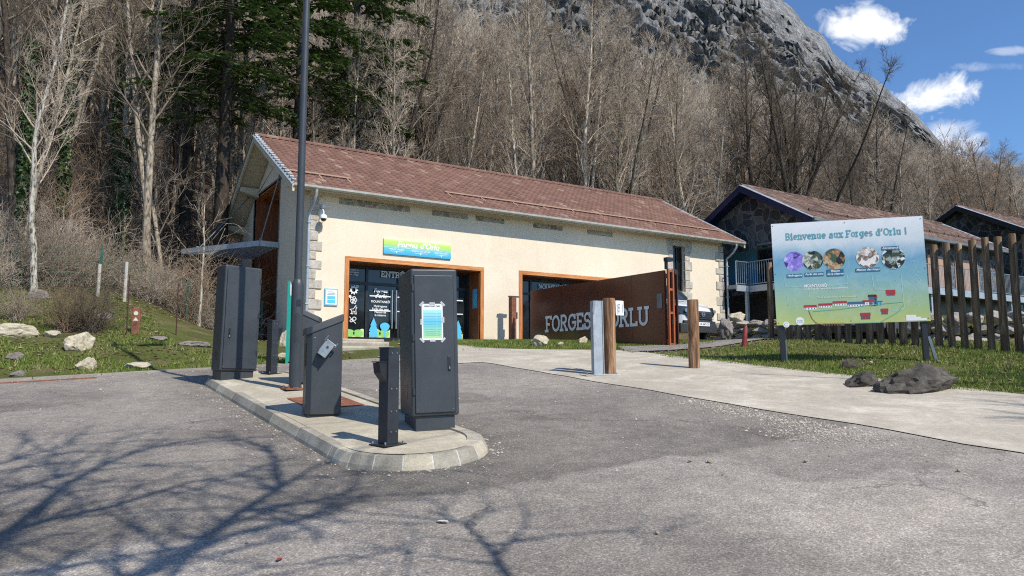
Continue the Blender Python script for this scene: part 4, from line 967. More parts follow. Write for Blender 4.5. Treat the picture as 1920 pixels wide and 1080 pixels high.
def post(label,loc,rz,side):
    t=thing('intercom_post',label,'post',loc,rz,'square black posts at both ends of the island'); a=.065
    mb=MB(); mb.box(-a,a,-a,a,.012,.86); obj('pole',mb,M['anthd'],t,bevel=.006)
    mb=MB(); mb.box(-.13,.13,-.11,.11,.0,.014); obj('base_plate',mb,M['dkmetal'],t,bevel=.003)
    mb=MB(); mb.box(-a-.004,a+.004,-a-.004,a+.004,.86,.874); obj('cap',mb,M['anth'],t)
    s_=side; mb=MB(); mb.prism([(s_*a,.56),(s_*a,.74),(s_*(a+.09),.73),(s_*(a+.075),.64)][::1],'y',-.045,.045); mb.box(s_*a,s_*(a+.10),-.05,.05,.735,.745); obj('hood',mb,M['dkmetal'],t)
    mb=MB()
    for z in (.12,.3,.5,.82):
        for x in (-.03,.03): mb.tube([(x,-a-.001,z),(x,-a-.008,z)],.007,6)
    obj('bolts',mb,M['galv'],t)
    for (x,y) in ((-.105,-.085),(.105,-.085),(-.105,.085),(.105,.085)):
        mb=MB(); mb.cyl(x,y,.012,.035,.009,6); obj('anchor_bolt',mb,M['galv'],t)
    return t
post('square black post standing alone at the near round end of the island',(2.72,6.34,iz(2.72,6.34)),R(18),-1)
post('square black post behind the island between far cabinet and lamp post',(3.27,12.42,iz(3.27,12.42)),R(24),1)
# lamp post
lp=thing('lamp_post','tall dark grey lamp post with thick lower shaft rising from the island','lamp post',(3.05,10.36,iz(3.05,10.36)))
mb=MB(); mb.tube([(0,0,.03),(0,0,1.42),(0,0,1.47),(0,0,1.51),(0,0,1.53)],[.083,.083,.080,.066,.054],24); obj('lower_shaft',mb,M['anth'],lp,smooth=True)
mb=MB(); mb.tube([(0,0,1.52),(0,0,4.5),(0,0,8.6)],[.052,.05,.04],20); obj('upper_shaft',mb,M['anth'],lp,smooth=True)
mb=MB(); mb.box(-.16,.16,-.16,.16,.0,.022); obj('base_plate',mb,M['rust'],lp,bevel=.004)
for x,y in ((-.12,-.12),(.12,-.12),(-.12,.12),(.12,.12)):
    mb=MB(); mb.cyl(x,y,.02,.06,.013,8); mb.cyl(x,y,.02,.036,.022,6); obj('anchor_bolt',mb,M['rust'],lp)
def hatch():
    mb=MB(); n=9; vs=[]; r=.0855
    pr=[(.62,.55),(.66,.50),(.74,.46)]
    za,zb=.62,1.06; angs=[R(-128+i*6.5) for i in range(n)]
    for z in (za,za+.03,zb-.03,zb):
        for i,a in enumerate(angs):
            k=abs(i-(n-1)/2)/((n-1)/2); zz=z
            if z==za: zz=za+.05*k*k
            if z==zb: zz=zb-.05*k*k
            vs.append((r*math.cos(a),r*math.sin(a),zz))
    mb.add(vs,[(j*n+i,j*n+i+1,(j+1)*n+i+1,(j+1)*n+i) for j in range(3) for i in range(n-1)]); return mb
obj('hatch',hatch(),M['anthd'],lp,smooth=True)
mb=MB(); mb.box(-.03,.03,-.0875,-.083,1.15,1.24); mb.box(-.02,.02,-.09,-.086,1.17,1.2); obj('fuse_label',mb,M['dkmetal'],lp)
mb=MB(); mb.tube([(0,0,8.5),(.1,-.05,8.62),(.6,-.3,8.66)],.03,8); obj('arm',mb,M['anth'],lp,smooth=True); mb=MB(); mb.box(.45,1.0,-.42,-.2,8.6,8.68); obj('lamp_head',mb,M['anth'],lp,bevel=.02)
# ================================================================= posts by the path
LG=on_ground(1139,703)
def logpost(label,x,y,r,h,rz,lean=0):
    t=thing('log_post',label,'post',(x,y,G(x,y)),rz,None,(0,lean)); mb=MB(); n=22; rings=[]
    zs=[-.1,0,.3,.6,.9,h-.02,h]; k=0; vs=[];fs=[]
    for j,z in enumerate(zs):
        for i in range(n):
            a=2*PI*i/n; rr=r*(1+.035*noise.noise(Vector((math.cos(a)*1.5,math.sin(a)*1.5,z*1.2+x))))*(1 if j<len(zs)-1 else .95); vs.append((rr*math.cos(a),rr*math.sin(a),z+.02))
    for j in range(len(zs)-1):
        for i in range(n): fs.append((j*n+i,j*n+(i+1)%n,(j+1)*n+(i+1)%n,(j+1)*n+i))
    fs.append(tuple((len(zs)-1)*n+i for i in range(n))); mb.add(vs,fs); obj('log',mb,M['log'],t,smooth=True); return t
x,y,_=px_at(1139,13.15)
a=logpost('short weathered log post bolted against a grey steel channel on the pale path',x+.05,y,.112,1.32,0)
sx_,sy_,_=px_at(1124,13.0)
ch=thing('steel_channel','grey steel channel upright on its base plate beside the path log post','steel post',(sx_,sy_,G(sx_,sy_)),R(-8),None,(0,R(-.8)))
mb=MB(); mb.box(-.105,.075,-.005,.0,.02,1.30); mb.box(.07,.075,0,.09,.02,1.30); mb.box(-.105,-.1,0,.09,.02,1.30); mb.box(.078,.092,-.02,.03,.02,1.30); obj('channel',mb,M['zinc'],ch,bevel=.002)
mb=MB(); mb.prism([(-.105,1.30),(-.13,1.12),(-.10,1.06),(-.075,1.2),(-.06,1.30)],'y',-.03,-.012); obj('bent_flap',mb,M['galv'],ch)
mb=MB(); mb.box(-.36,.34,-.16,.2,.0,.02); obj('base_plate',mb,M['galv'],ch,bevel=.004)
for x_,y_ in ((-.3,-.1),(.28,-.1),(-.3,.14)):
    mb=MB(); mb.cyl(x_,y_,.019,.05,.014,6); obj('anchor_bolt',mb,M['galv'],ch)
pn=thing('paper_notice','curled white paper notice stapled to the weathered log post','notice',(x+.05,y,G(x,y))); 
mb=MB(); vs=[]; 
for i in range(7):
    t=i/6; vs.append((.06+.185*t,-.12-.02*math.sin(t*PI),1.04)); 
for i in range(7):
    t=i/6; vs.append((.06+.185*t,-.12-.02*math.sin(t*PI)+.01,1.30))
mb.add(vs,[(i,i+1,8+i,7+i) for i in range(6)]); obj('sheet',mb,M['paper'],pn)
mb=MB()
for i in range(7): mb.box(.08,.15,-.1365,-.1345,1.08+.025*i,1.085+.025*i)
mb.box(.2,.205,-.139,-.137,1.09,1.24); obj('text_lines',mb,M['ink'],pn)
x,y,_=px_at(1302,14.05)
logpost('weathered log post standing alone on the pale path in front of the white van',x,y,.105,1.28,R(40),R(-1.2))
# rust brown post by the wall
x,y=13.38,20.95
rp=thing('rust_post','slim rust brown steel post against the cream wall between the entrances','post',(x,y,G(x,y)))
mb=MB(); mb.box(-.105,.08,-.1,.1,-.02,1.5); obj('upright',mb,M['rust'],rp,bevel=.008); mb=MB(); mb.box(-.16,.24,-.04,.04,1.5,1.545); obj('cap',mb,M['rustd'],rp); mb=MB(); mb.box(.081,.15,-.06,.06,.78,1.0); obj('reader',mb,M['dkmetal'],rp)
# teal banner totem
x,y,_=px_at(543,14.9)
tt=thing('teal_totem','slim teal and white sign panel seen edge on behind the island','sign',(x,y,G(x,y)),R(58))
mb=MB(); mb.box(-.2,.2,-.02,.02,.05,1.36); obj('panel',mb,M['teal'],tt,bevel=.003); mb=MB(); mb.prism([(-.2,1.36),(.2,1.36),(-.2,1.64)],'y',-.018,.018); obj('top_panel',mb,M['white'],tt); mb=MB(); mb.box(-.225,-.201,-.022,.022,-.05,1.64); obj('edge_post',mb,M['teal'],tt)
# ================================================================= rust gate with cut letters
GX=13.55
gt=thing('rust_gate','long rust brown sliding gate panel with raised grey slab letters','gate',(GX,13.830,G(GX,13.830))); g0=tuple(gt.location)
GT=2.5
M['cream_ink2']=simple('pale_gate_lettering',(.88,.87,.85),.5,var=.04)
m_,n_,l_,b_=nm('gloss_brown'); co=n_.new('ShaderNodeTexCoord').outputs['Object']; t_=noi(n_,l_,co,1.2,5,.6); r_=ramp(n_,[(.3,(.11,.031,.016)),(.7,(.165,.046,.023))]); l_.new(t_.outputs[0],r_.inputs[0]); l_.new(r_.outputs[0],b_.inputs['Base Color']); b_.inputs['Roughness'].default_value=.2; b_.inputs['Specular IOR Level'].default_value=.45
t2_=noi(n_,l_,co,1.8,2,.5); bump(n_,l_,b_,t2_.outputs[0],.02,.02)
M['gate']=m_
ys=[13.950,15.2,16.8,18.4,20.1]
for i in range(4):
    mb=Off(g0); a,b=ys[i]+.004,ys[i+1]-.004; za,zb=G(GX,a)+.03,G(GX,b)+.03; zb=min(zb,.86)
    mb.hexa([(GX-.03,a,za),(GX+.03,a,za),(GX+.03,b,zb),(GX-.03,b,zb),(GX-.03,a,GT),(GX+.03,a,GT),(GX+.03,b,GT),(GX-.03,b,GT)]); obj('panel',mb,M['gate'],gt)
zb=G(GX,13.830)
mb=Off(g0)
for (x0_,x1_) in ((GX-.0,GX+.05),(GX+.15,GX+.20)): mb.box(x0_,x1_,13.830,13.900,zb-.02,GT+.02)
for z in (GT-.05,zb+1.42,zb+.82,zb+.02): mb.box(GX+.05,GX+.15,13.835,13.890,z,z+.06)
obj('end_frame',mb,M['orange'],gt,bevel=.004)
mb=Off(g0); mb.box(GX+.205,GX+.31,13.930,14.080,zb-.02,GT-.02); mb.box(GX+.22,GX+.29,14.081,20.0,GT-.16,GT-.06); mb.box(GX+.315,GX+.35,13.850,13.930,zb-.02,GT-.0); mb.box(GX+.24,GX+.29,13.830,13.840,GT-.1,GT+.03); obj('frame',mb,M['rustd'],gt)
mb=Off(g0); mb.box(GX+.06,GX+.14,14.050,14.130,zb,GT-.06); obj('dark_infill',mb,M['dkmetal'],gt)
mb=Off(g0); mb.box(GX-.06,GX-.031,14.050,14.210,zb+.98,zb+1.36); obj('key_plate',mb,M['zincd'],gt,bevel=.004)
mb=Off(g0); mb.box(GX+.07,GX+.11,13.800,13.830,zb+.56,zb+.68); obj('lock',mb,M['dkmetal'],gt)
mb=Off(g0); mb.box(GX-.035,GX+.01,13.850,13.930,GT+.02,GT+.22); mb.box(GX-.06,GX+.14,13.790,13.930,GT+.22,GT+.32); obj('flood_light',mb,M['dkmetal'],gt)
# letters, measured on the photo: F starts at px 1025, U ends at px 1218
def gate_y(px):
    r=ray(px,600); t=GX/r[0]; return r[1]*t
ya,yb=gate_y(1026),gate_y(1218)
wd=ya-yb; zt=1.60-.0
mbL=letters("FORGES D'ORLU",.43,lambda u,v,w:(GX-.045-w-g0[0],(ya+yb)/2-u-g0[1],1.15+v-g0[2]),.185,.13,0,'c',wd)
obj('gate_lettering',mbL,M['cream_ink2'],gt)
# ================================================================= vehicles
def vehicle(name,label,cat,loc,rz,kind):
    """nose at the origin pointing along -Y; the length runs to +Y"""
    t=thing(name,label,cat,loc,rz)
    van=kind=='van'
    W=.91 if van else .88; Ln=4.4; Hh=1.82 if van else 1.47
    # stations: (y, z_low, z_belt, z_top, half width low, half width top, nose rounding)
    if van: prof=[(0,.42,.80,.86,.70),(.06,.34,.94,.97,.80),(.22,.27,1.03,1.06,.88),(.55,.27,1.12,1.15,.905),(.95,.27,1.17,1.24,.91),(1.45,.27,1.20,1.62,.915),(1.75,.27,1.20,1.76,.915),(2.3,.27,1.2,1.82,.92),(3.6,.27,1.2,1.82,.92),(4.25,.27,1.2,1.80,.91),(4.38,.35,1.15,1.70,.88)]
    else: prof=[(0,.42,.66,.70,.66),(.06,.30,.78,.80,.78),(.3,.24,.86,.88,.86),(.8,.24,.92,.94,.885),(1.15,.24,.95,1.0,.89),(1.75,.24,.97,1.38,.89),(2.3,.24,.98,1.47,.89),(3.2,.24,.98,1.45,.89),(3.8,.24,.98,1.3,.88),(4.15,.3,.95,1.0,.85),(4.3,.4,.85,.9,.78)]
    nseg=[(0.0,0),(.55,0),(.93,0),(1.0,.14),(1.0,.5),(1.0,1.0)]
    vs=[];rows=len(prof)
    for (y,zl,zb_,zt_,hw) in prof:
        tw=hw*(.82 if zt_-zb_>.2 else .93)
        ring=[(-hw*.86,zl),(-hw,zl+.12),(-hw*1.0,(zl+zb_)/2),(-hw*.985,zb_),(-tw,zt_-.06 if zt_-zb_>.2 else zt_-.02),(-tw*.72,zt_),(0,zt_+.025),(tw*.72,zt_),(tw,zt_-.06 if zt_-zb_>.2 else zt_-.02),(hw*.985,zb_),(hw,(zl+zb_)/2),(hw,zl+.12),(hw*.86,zl)]
        bow=.0
        for (x,z) in ring:
            yy=y+(.22*(abs(x)/W)**2.6 if y<.3 else 0); vs.append((x,yy,z))
    k=13; fs=[(i*k+j,i*k+(j+1)%k,(i+1)*k+(j+1)%k,(i+1)*k+j) for i in range(rows-1) for j in range(k)]+[tuple(range(k))[::-1],tuple((rows-1)*k+j for j in range(k))]
    mb=MB(); mb.add(vs,fs); body=obj('body',mb,M['whitegloss'] if van else M['darkgloss'],t,bevel=0,smooth=True)
    
    cr_=body.data.attributes.new('crease_edge','FLOAT','EDGE'); cr_.data.foreach_set('value',[.45]*len(body.data.edges))
    sb_=body.modifiers.new('sub','SUBSURF'); sb_.levels=2; sb_.render_levels=2
    # windscreen and side glass sit on the shell
    ws=MB()
    if van: a_=(.99,1.245,.70);b_=(1.56,1.72,.60)
    else: a_=(1.16,1.0,.70);b_=(1.82,1.40,.60)
    pts=[]
    for (yy,zz,hw) in (a_,((a_[0]+b_[0])/2,(a_[1]+b_[1])/2+.035,(a_[2]+b_[2])/2),b_):
        for u in (-1,-.5,0,.5,1): pts.append((hw*u*1.06,yy-.03+.10*abs(u)**2.4,zz+.035+.03*(1-u*u)))
    ws.add(pts,[(r*5+c,r*5+c+1,(r+1)*5+c+1,(r+1)*5+c) for r in range(2) for c in range(4)]); obj('windscreen',ws,M['carglass'],t,smooth=True)
    for sd in (-1,1):
        for (y0,y1,y2,y3) in (((1.22,1.62,1.62,1.18),(1.7,2.45,2.45,1.7)) if van else ((1.4,1.95,1.95,1.3),(2.05,3.0,3.0,2.05))):
            wn=MB(); zb_=1.2 if van else .99; ztt=1.62 if van else 1.34; o_=W*1.012
            wn.add([(sd*o_,y0,zb_),(sd*o_,y1,zb_),(sd*o_*.875,y2,ztt),(sd*o_*.875,(y3 if y0>1.6 else y1-.12),ztt)],[(0,1,2,3)]); obj('side_window',wn,M['carglass'],t)
    # grille, bumper, lamps
    gz0,gz1=(.60,.88) if van else (.46,.66)
    def curve(x): return .22*(abs(x)/W)**2.6
    def band(x0,x1,z0,z1,out,n_=9,t0=0.,dz=0.):
        m2=MB(); vv=[]
        for i in range(n_):
            x=x0+(x1-x0)*i/(n_-1); y_=curve(x)-out
            vv+=[(x,y_+.0,z0),(x,y_+t0,z1+dz*abs(x)/W),(x,y_+.10+t0,z1+dz*abs(x)/W),(x,y_+.10,z0)]
        m2.add(vv,[(i*4+j,(i+1)*4+j,(i+1)*4+(j+1)%4,i*4+(j+1)%4) for i in range(n_-1) for j in range(4)]+[(0,1,2,3),tuple((n_-1)*4+j for j in (3,2,1,0))]); return m2
    gr=obj('grille',band(-.50,.50,gz0,gz1,.045,9,.03),M['plastic'],t)
    mb=MB()
    for i in range(4): zz=gz0+.04+i*(gz1-gz0-.06)/4; mb.box(-.46,.46,-.062+.008*i,-.045,zz,zz+.012)
    obj('grille_bars',mb,M['dkmetal'],gr)
    mb=MB(); ribbon(mb,arc(0,0,.062,.062,0,360,18),.02,lambda u,v,w:(u,-.066-w,(gz0+gz1)/2+.05+v),0); ribbon(mb,[(-.09,0),(.09,0)],.02,lambda u,v,w:(u,-.068-w,(gz0+gz1)/2+.05+v),0); obj('emblem',mb,M['galv'],gr)
    obj('bumper',band(-.93*W,.93*W,.24,.52,.06,13),M['plastic'],t,bevel=.02)
    obj('lower_trim',band(-.8*W,.8*W,.52,gz0,.05,9),M['plastic'],t,bevel=.01)
    mb=MB(); mb.box(-.26,.26,-.082,-.07,.44,.55); pl=obj('number_plate',mb,M['white'],t); text('plate_lettering','GR 447 CF',.085,M['ink'],pl,(0,-.0835,.465),(PI/2,0,0),bold=.01,width=.42)
    for sd in (-1,1):
        mb=MB(); z0,z1=(.72,1.0) if van else (.56,.78); vv=[]
        for i in range(5):
            x=sd*(.50+.38*i/4); yy=curve(x)+.02*i-.05; vv+=[(x,yy,z0+.03*i),(x,yy+.07,z1+.01*i),(x,yy+.2,z1),(x,yy+.2,z0)]
        mb.add(vv,[(i*4+j,(i+1)*4+j,(i+1)*4+(j+1)%4,i*4+(j+1)%4) for i in range(4) for j in range(4)]+[(0,1,2,3),(16,17,18,19)]); hl=obj('headlight',mb,M['carglass'],t,smooth=False)
        mb=MB(); xx=sd*.66; mb.tube([(xx,curve(xx)-.055,(z0+z1)/2+.03),(xx,curve(xx)-.03,(z0+z1)/2+.03)],.055,14); obj('reflector',mb,M['galv'],hl)
        mb=MB(); mb.box(sd*(W+.04),sd*(W+.22),1.3,1.42,1.12 if van else .98,1.36 if van else 1.12); obj('mirror',mb,M['plastic'],t,bevel=.03)
        for yw in (.82,3.5):
            mb=MB(); xi=sd*(W-.21); xo=sd*(W+.005); mb.tube([(xi,yw,.31),(xi+sd*.02,yw,.31),(xo-sd*.03,yw,.31),(xo,yw,.31)],[.29,.315,.315,.28],26); wh=obj('wheel',mb,M['tyre'],t,smooth=False)
            mb=MB(); mb.tube([(xo-sd*.05,yw,.31),(xo+sd*.006,yw,.31)],[.2,.19],20); mb.tube([(xo,yw,.31),(xo+sd*.014,yw,.31)],[.06,.05],10); obj('rim',mb,M['galv'],wh)
            mb=MB(); n2=16; vv=[]; 
            for i in range(n2+1):
                a=PI*i/n2*1.1-.05*PI; vv+=[(xo+sd*.004,yw+.36*math.cos(a),.31+.36*math.sin(a)),(xo+sd*.004,yw+.41*math.cos(a),.31+.41*math.sin(a)),(xo-sd*.05,yw+.36*math.cos(a),.31+.36*math.sin(a))]
            mb.add(vv,[(3*i,3*i+1,3*i+4,3*i+3) for i in range(n2)]+[(3*i,3*i+2,3*i+5,3*i+3) for i in range(n2)]); obj('wheel_arch',mb,M['plastic'],t)
    return t
vx,vy=17.78,16.7
van_=vehicle('parked_van','white panel van with dark bumper parked between the rust gate and cream wall','van',(vx,vy,.84),R(3),'van'); van_.scale=(1.02,1.02,1.08)
for (pxx,dd,rz,lab) in ((1592,20.6,R(-80),'dark grey car parked behind the palisade, glimpsed under the welcome board'),):
    x,y,_=px_at(pxx,dd); vehicle('parked_car',lab,'car',(x-.0,y,G(x,y)-.02),rz,'car')
# ================================================================= welcome board
P0=px_at(1461,14.9); P1=px_at(1752,14.35)
ang=math.atan2(P1[1]-P0[1],P1[0]-P0[0]); W_=math.hypot(P1[0]-P0[0],P1[1]-P0[1]); 
wb=thing('welcome_board','large blue and yellow welcome board on two dark posts in the grass','billboard',(P0[0],P0[1],.0),ang,None,(0,0)); ZB,ZT=.845,2.90
wb.rotation_euler=(R(0),R(-1.1),ang)
mb=MB(); mb.box(0,W_,-.012,.012,ZB,ZT); board=obj('panel',mb,grad_mat('welcome_gradient',[(0,(.50,.55,.16)),(.12,(.38,.50,.22)),(.30,(.30,.47,.37)),(.46,(.20,.41,.48)),(.60,(.15,.34,.50)),(.70,(.32,.48,.60)),(.80,(.62,.68,.72)),(1,(.78,.80,.83))],ZB,ZT,.3,.3,(.55,.68,.75),True),wb)
U=W_/2.86
def bp_(u,v): return (u/1330.*W_, ZB+(1-v/ 880.)*(ZT-ZB))   # artwork coordinates, top left origin, 1330 x 880
def wt(name,body,size,u,v,w,mat=M['white_ink'],bold=.01,shear=0,h=None):
    x,z=bp_(u,v); return text(name,body,size,mat,wb,(x,-.0165,z),(PI/2,0,0),width=w/1330.*W_,bold=bold,shear=shear)
x,z=bp_(655,145); mbL=letters("Bienvenue aux Forges d'Orlu !",.122,lambda u,v,w:(x+u,-.0145-w,z+v),.20,.13,0,'c',1060/1330.*W_); obj('title_lettering',mbL,M['teal_ink'],wb)
def photo_mat(name,stops,sc):
    m,n,l,b=nm(name); co=n.new('ShaderNodeTexCoord').outputs['Object']; v=n.new('ShaderNodeTexVoronoi'); v.inputs['Scale'].default_value=sc; l.new(co,v.inputs['Vector']); sp=n.new('ShaderNodeSeparateColor'); l.new(v.outputs['Color'],sp.inputs[0])
    t=noi(n,l,co,sc*1.3,5,.7,1.); a=mth(n,l,'ADD',mth(n,l,'MULTIPLY',sp.outputs[0],.4),mth(n,l,'MULTIPLY',t.outputs[0],.6)); r=ramp(n,stops,'CONSTANT'); l.new(a,r.inputs[0]); l.new(r.outputs[0],b.inputs['Base Color']); b.inputs['Roughness'].default_value=.35; return m
PM=[photo_mat('purple_picture',[(0,(.06,.03,.2)),(.35,(.22,.16,.6)),(.55,(.34,.27,.75)),(.66,(.55,.5,.85))],9),photo_mat('forest_picture',[(0,(.01,.015,.01)),(.4,(.06,.09,.05)),(.55,(.25,.27,.22)),(.66,(.55,.56,.5))],12),
    photo_mat('room_picture',[(0,(.02,.015,.01)),(.4,(.05,.1,.05)),(.52,(.35,.17,.08)),(.64,(.5,.42,.25))],9),photo_mat('wolves_picture',[(0,(.16,.11,.09)),(.4,(.36,.28,.24)),(.52,(.62,.55,.5)),(.6,(.8,.77,.74))],10),photo_mat('rope_picture',[(0,(.01,.015,.012)),(.42,(.04,.06,.04)),(.55,(.3,.33,.3)),(.64,(.75,.78,.78))],12)]
for i,(u,v,r) in enumerate(((190,335,92),(355,335,92),(545,330,98),(835,330,98),(1055,345,100))):
    cx,cz=bp_(u,v); rr=r/1330.*W_; mb=MB(); mb.add([(cx+(rr+.008)*math.cos(a),-.0135-.0008*i,cz+(rr+.008)*math.sin(a)) for a in [2*PI*k/32 for k in range(32)]],[tuple(range(32))]); ring=obj('picture_ring',mb,simple('ring_%d'%i,(.25,.5,.6),.5),wb)
    mb=MB(); mb.add([(cx+rr*math.cos(a),-.0140-.0008*i,cz+rr*math.sin(a)) for a in [2*PI*k/32 for k in range(32)]],[tuple(range(32))]); obj('picture',mb,PM[i],wb)
def plate_txt(body,u,v,w,h=34,lines=1):
    x,z=bp_(u,v); mb=MB(); ww=w/1330.*W_; mb.add([(x-ww*.53,-.0185,z-.022-(.062 if lines>1 else 0)),(x+ww*.53,-.0185,z-.022-(.062 if lines>1 else 0)),(x+ww*.53,-.0185,z+.05),(x-ww*.53,-.0185,z+.05)],[(0,1,2,3)]); obj('caption_strip',mb,simple('caption_blue',(.03,.15,.28),.5),wb)
    o=wt('caption',body,.058,u,v,w,bold=.02,shear=.25); o.location.y=-.0195
plate_txt('Hydrogame',185,465,130); plate_txt('Forêt des sens',360,460,160); plate_txt('Maison\nde la réserve',545,440,140,34,2); plate_txt('Maison des loups',830,440,200); plate_txt('Akrobranch',1035,265,140)
wt('caption','MOUNTANEÔ',.085,365,565,200,bold=.03); wt('caption',"L'odyssée de l'eau et de la biodiversité",.05,455,585,380,bold=.01)
wt('caption','Tout le parcours de Mountaneô !',.05,545,660,350,simple('pale_yellow_ink',(.75,.75,.4),.5),.015,.2)
def line_(pts,w=.010,mat=M['white_ink'],dz=0.): 
    mb=MB(); ribbon(mb,[bp_(*p) for p in pts],w,lambda a,b,c:(a,-.0150-dz-c,b),0); obj('guide_line',mb,mat,wb)
pale=simple('pale_cyan_ink',(.45,.70,.75),.5)
line_([(95,480),(95,535),(110,555),(260,560)],.009,pale); line_([(470,560),(640,545),(650,530),(650,470)],.009,pale); line_([(305,600),(305,650)],.009,pale)
line_([(860,470),(870,590),(890,610),(975,610)],.009,pale); line_([(1110,480),(1115,760),(1095,785),(1010,785)],.009,pale)
green_l=simple('path_green_ink',(.16,.42,.30),.5)
line_([(330,770),(560,760),(800,735),(1110,715)],.012,green_l,.0004); line_([(340,905-30),(560,880),(900,880),(1060,800),(1110,740)],.014,green_l,.0008)
rd=simple('red_print',(.42,.035,.045),.5); dkp=simple('slate_print',(.05,.13,.22),.5); brn=simple('brown_print',(.30,.14,.06),.5)
def hutp(u,v,w,h,roof=rd,wall=M['white_ink'],wh=.45):
    x0,z0=bp_(u,v+h); x1,z1=bp_(u+w,v); zm=z0+(z1-z0)*wh
    mb=MB(); mb.add([(x0,-.0150,z0),(x1,-.0150,z0),(x1,-.0150,zm),(x0,-.0150,zm)],[(0,1,2,3)]); o=obj('map_wall',mb,wall,wb)
    mb=MB(); mb.add([(x0-.01,-.0156,zm),(x1+.01,-.0156,zm),(x1+.01,-.0156,z1),(x0-.01,-.0156,z1)],[(0,1,2,3)]); obj('map_roof',mb,roof,wb)
    mb=MB(); k=max(2,int(w/22))
    for i in range(k): a=x0+(x1-x0)*(i+.25)/k; b=x0+(x1-x0)*(i+.6)/k; mb.add([(a,-.0154,z0+(zm-z0)*.2),(b,-.0154,z0+(zm-z0)*.2),(b,-.0154,zm-(zm-z0)*.15),(a,-.0154,zm-(zm-z0)*.15)],[(0,1,2,3)])
    obj('map_windows',mb,dkp,wb)
hutp(255,715,105,40); hutp(385,705,110,38); hutp(510,690,115,40); hutp(640,700,140,42,dkp); hutp(770,690,90,42,rd,M['white_ink'],.6); hutp(820,645,60,95,M['ink'],dkp,.8); hutp(865,650,25,90,rd,dkp,.75); hutp(880,700,50,38,dkp,M['blue'],.7)
hutp(975,610,72,48,rd,rd,.3); hutp(742,795,80,55,rd,M['red'],.55); hutp(920,765,55,48,rd,rd,.5)
line_([(290,760),(315,830),(345,865),(420,890)],.014,brn,.0006)
mb=MB()
for i in range(13):
    a,b=bp_(420+14*i,895); a2,b2=bp_(420+14*i+5,872); mb.add([(a,-.0162,b),(a2,-.0162,b),(a2,-.0162,b2),(a,-.0162,b2)],[(0,1,2,3)])
obj('map_fence',mb,brn,wb)
for u,v,r,l_ in ((208,850,38,'accès\nà pied'),(85,905-30,28,'')):
    cx,cz=bp_(u,v); rr=r/1330.*W_; mb=MB(); mb.add([(cx+rr*math.cos(a),-.0152,cz+rr*math.sin(a)) for a in [2*PI*k/24 for k in range(24)]],[tuple(range(24))]); obj('badge',mb,M['white_ink'],wb)
    if l_: o=wt('badge_lettering',l_,.03,u,v-2,50,M['teal_ink'],.01)
    else:
        mb=MB(); ribbon(mb,arc(cx,cz,rr*.55,rr*.55,40,320,10),.008,lambda a,b,c:(a,-.016-c,b),0); obj('badge_mark',mb,M['teal_ink'],wb)
mb=MB()
for a,b,c,d in ((1125,845,1210,893),(1210,862,1250,893),(1250,875,1300,893)):
    x0,z0=bp_(a,d-20); x1,z1=bp_(c,b-20); mb.add([(x0,-.0152,z0),(x1,-.0152,z0),(x1,-.0152,z1),(x0,-.0152,z1)],[(0,1,2,3)])
obj('logo_strip',mb,M['white_ink'],wb)
for u,v,r in ((1250,540,20),(1235,430,13),(1225,380,9),(1255,470,8),(100,640,9),(120,700,13),(1235,740,10),(1220,700,7)):
    cx,cz=bp_(u,v); mb=MB(); ribbon(mb,arc(cx,cz,r/1330*W_,r/1330*W_,0,360,16),.006,lambda a,b,c:(a,-.0151-c,b),0); obj('bubble_print',mb,pale,wb)
for u,v in ((790,545),(915,545),(1050,545),(1130,565)):
    cx,cz=bp_(u,v); mb=MB(); ribbon(mb,arc(cx,cz,.035,.042,-80,260,16),.004,lambda a,b,c:(a,-.0151-c,b),0); ribbon(mb,[(cx,cz-.09),(cx,cz)],.004,lambda a,b,c:(a,-.0153-c,b),0); obj('tree_print',mb,pale,wb)
for u,v in ((15,20),(655,22),(1310,22),(15,860),(655,860),(1312,855),(12,440),(1318,440)):
    cx,cz=bp_(u,v); mb=MB(); mb.tube([(cx,-.012,cz),(cx,-.018,cz)],.008,8); obj('rivet',mb,M['dkmetal'],wb)
gz0=G(P0[0],P0[1]); gz1=G(P1[0],P1[1])
for xx,gz in ((.05,gz0),(W_-.16,gz1)):
    mb=MB(); mb.box(xx,xx+.10,.014,.11,gz-.25,ZT-.2); p_=obj('post',mb,M['dkmetal'],wb,bevel=.004)
    mb=MB(); mb.box(xx+.09,xx+.135,.115,.16,gz-.25,gz+.42) if xx<1 else mb.hexa([(xx+.20,.02,gz-.1),(xx+.26,.02,gz-.1),(xx+.26,.06,gz-.1),(xx+.20,.06,gz-.1),(xx+.09,.02,gz+.42),(xx+.14,.02,gz+.42),(xx+.14,.06,gz+.42),(xx+.09,.06,gz+.42)]); obj('brace',mb,M['zincd'],wb)
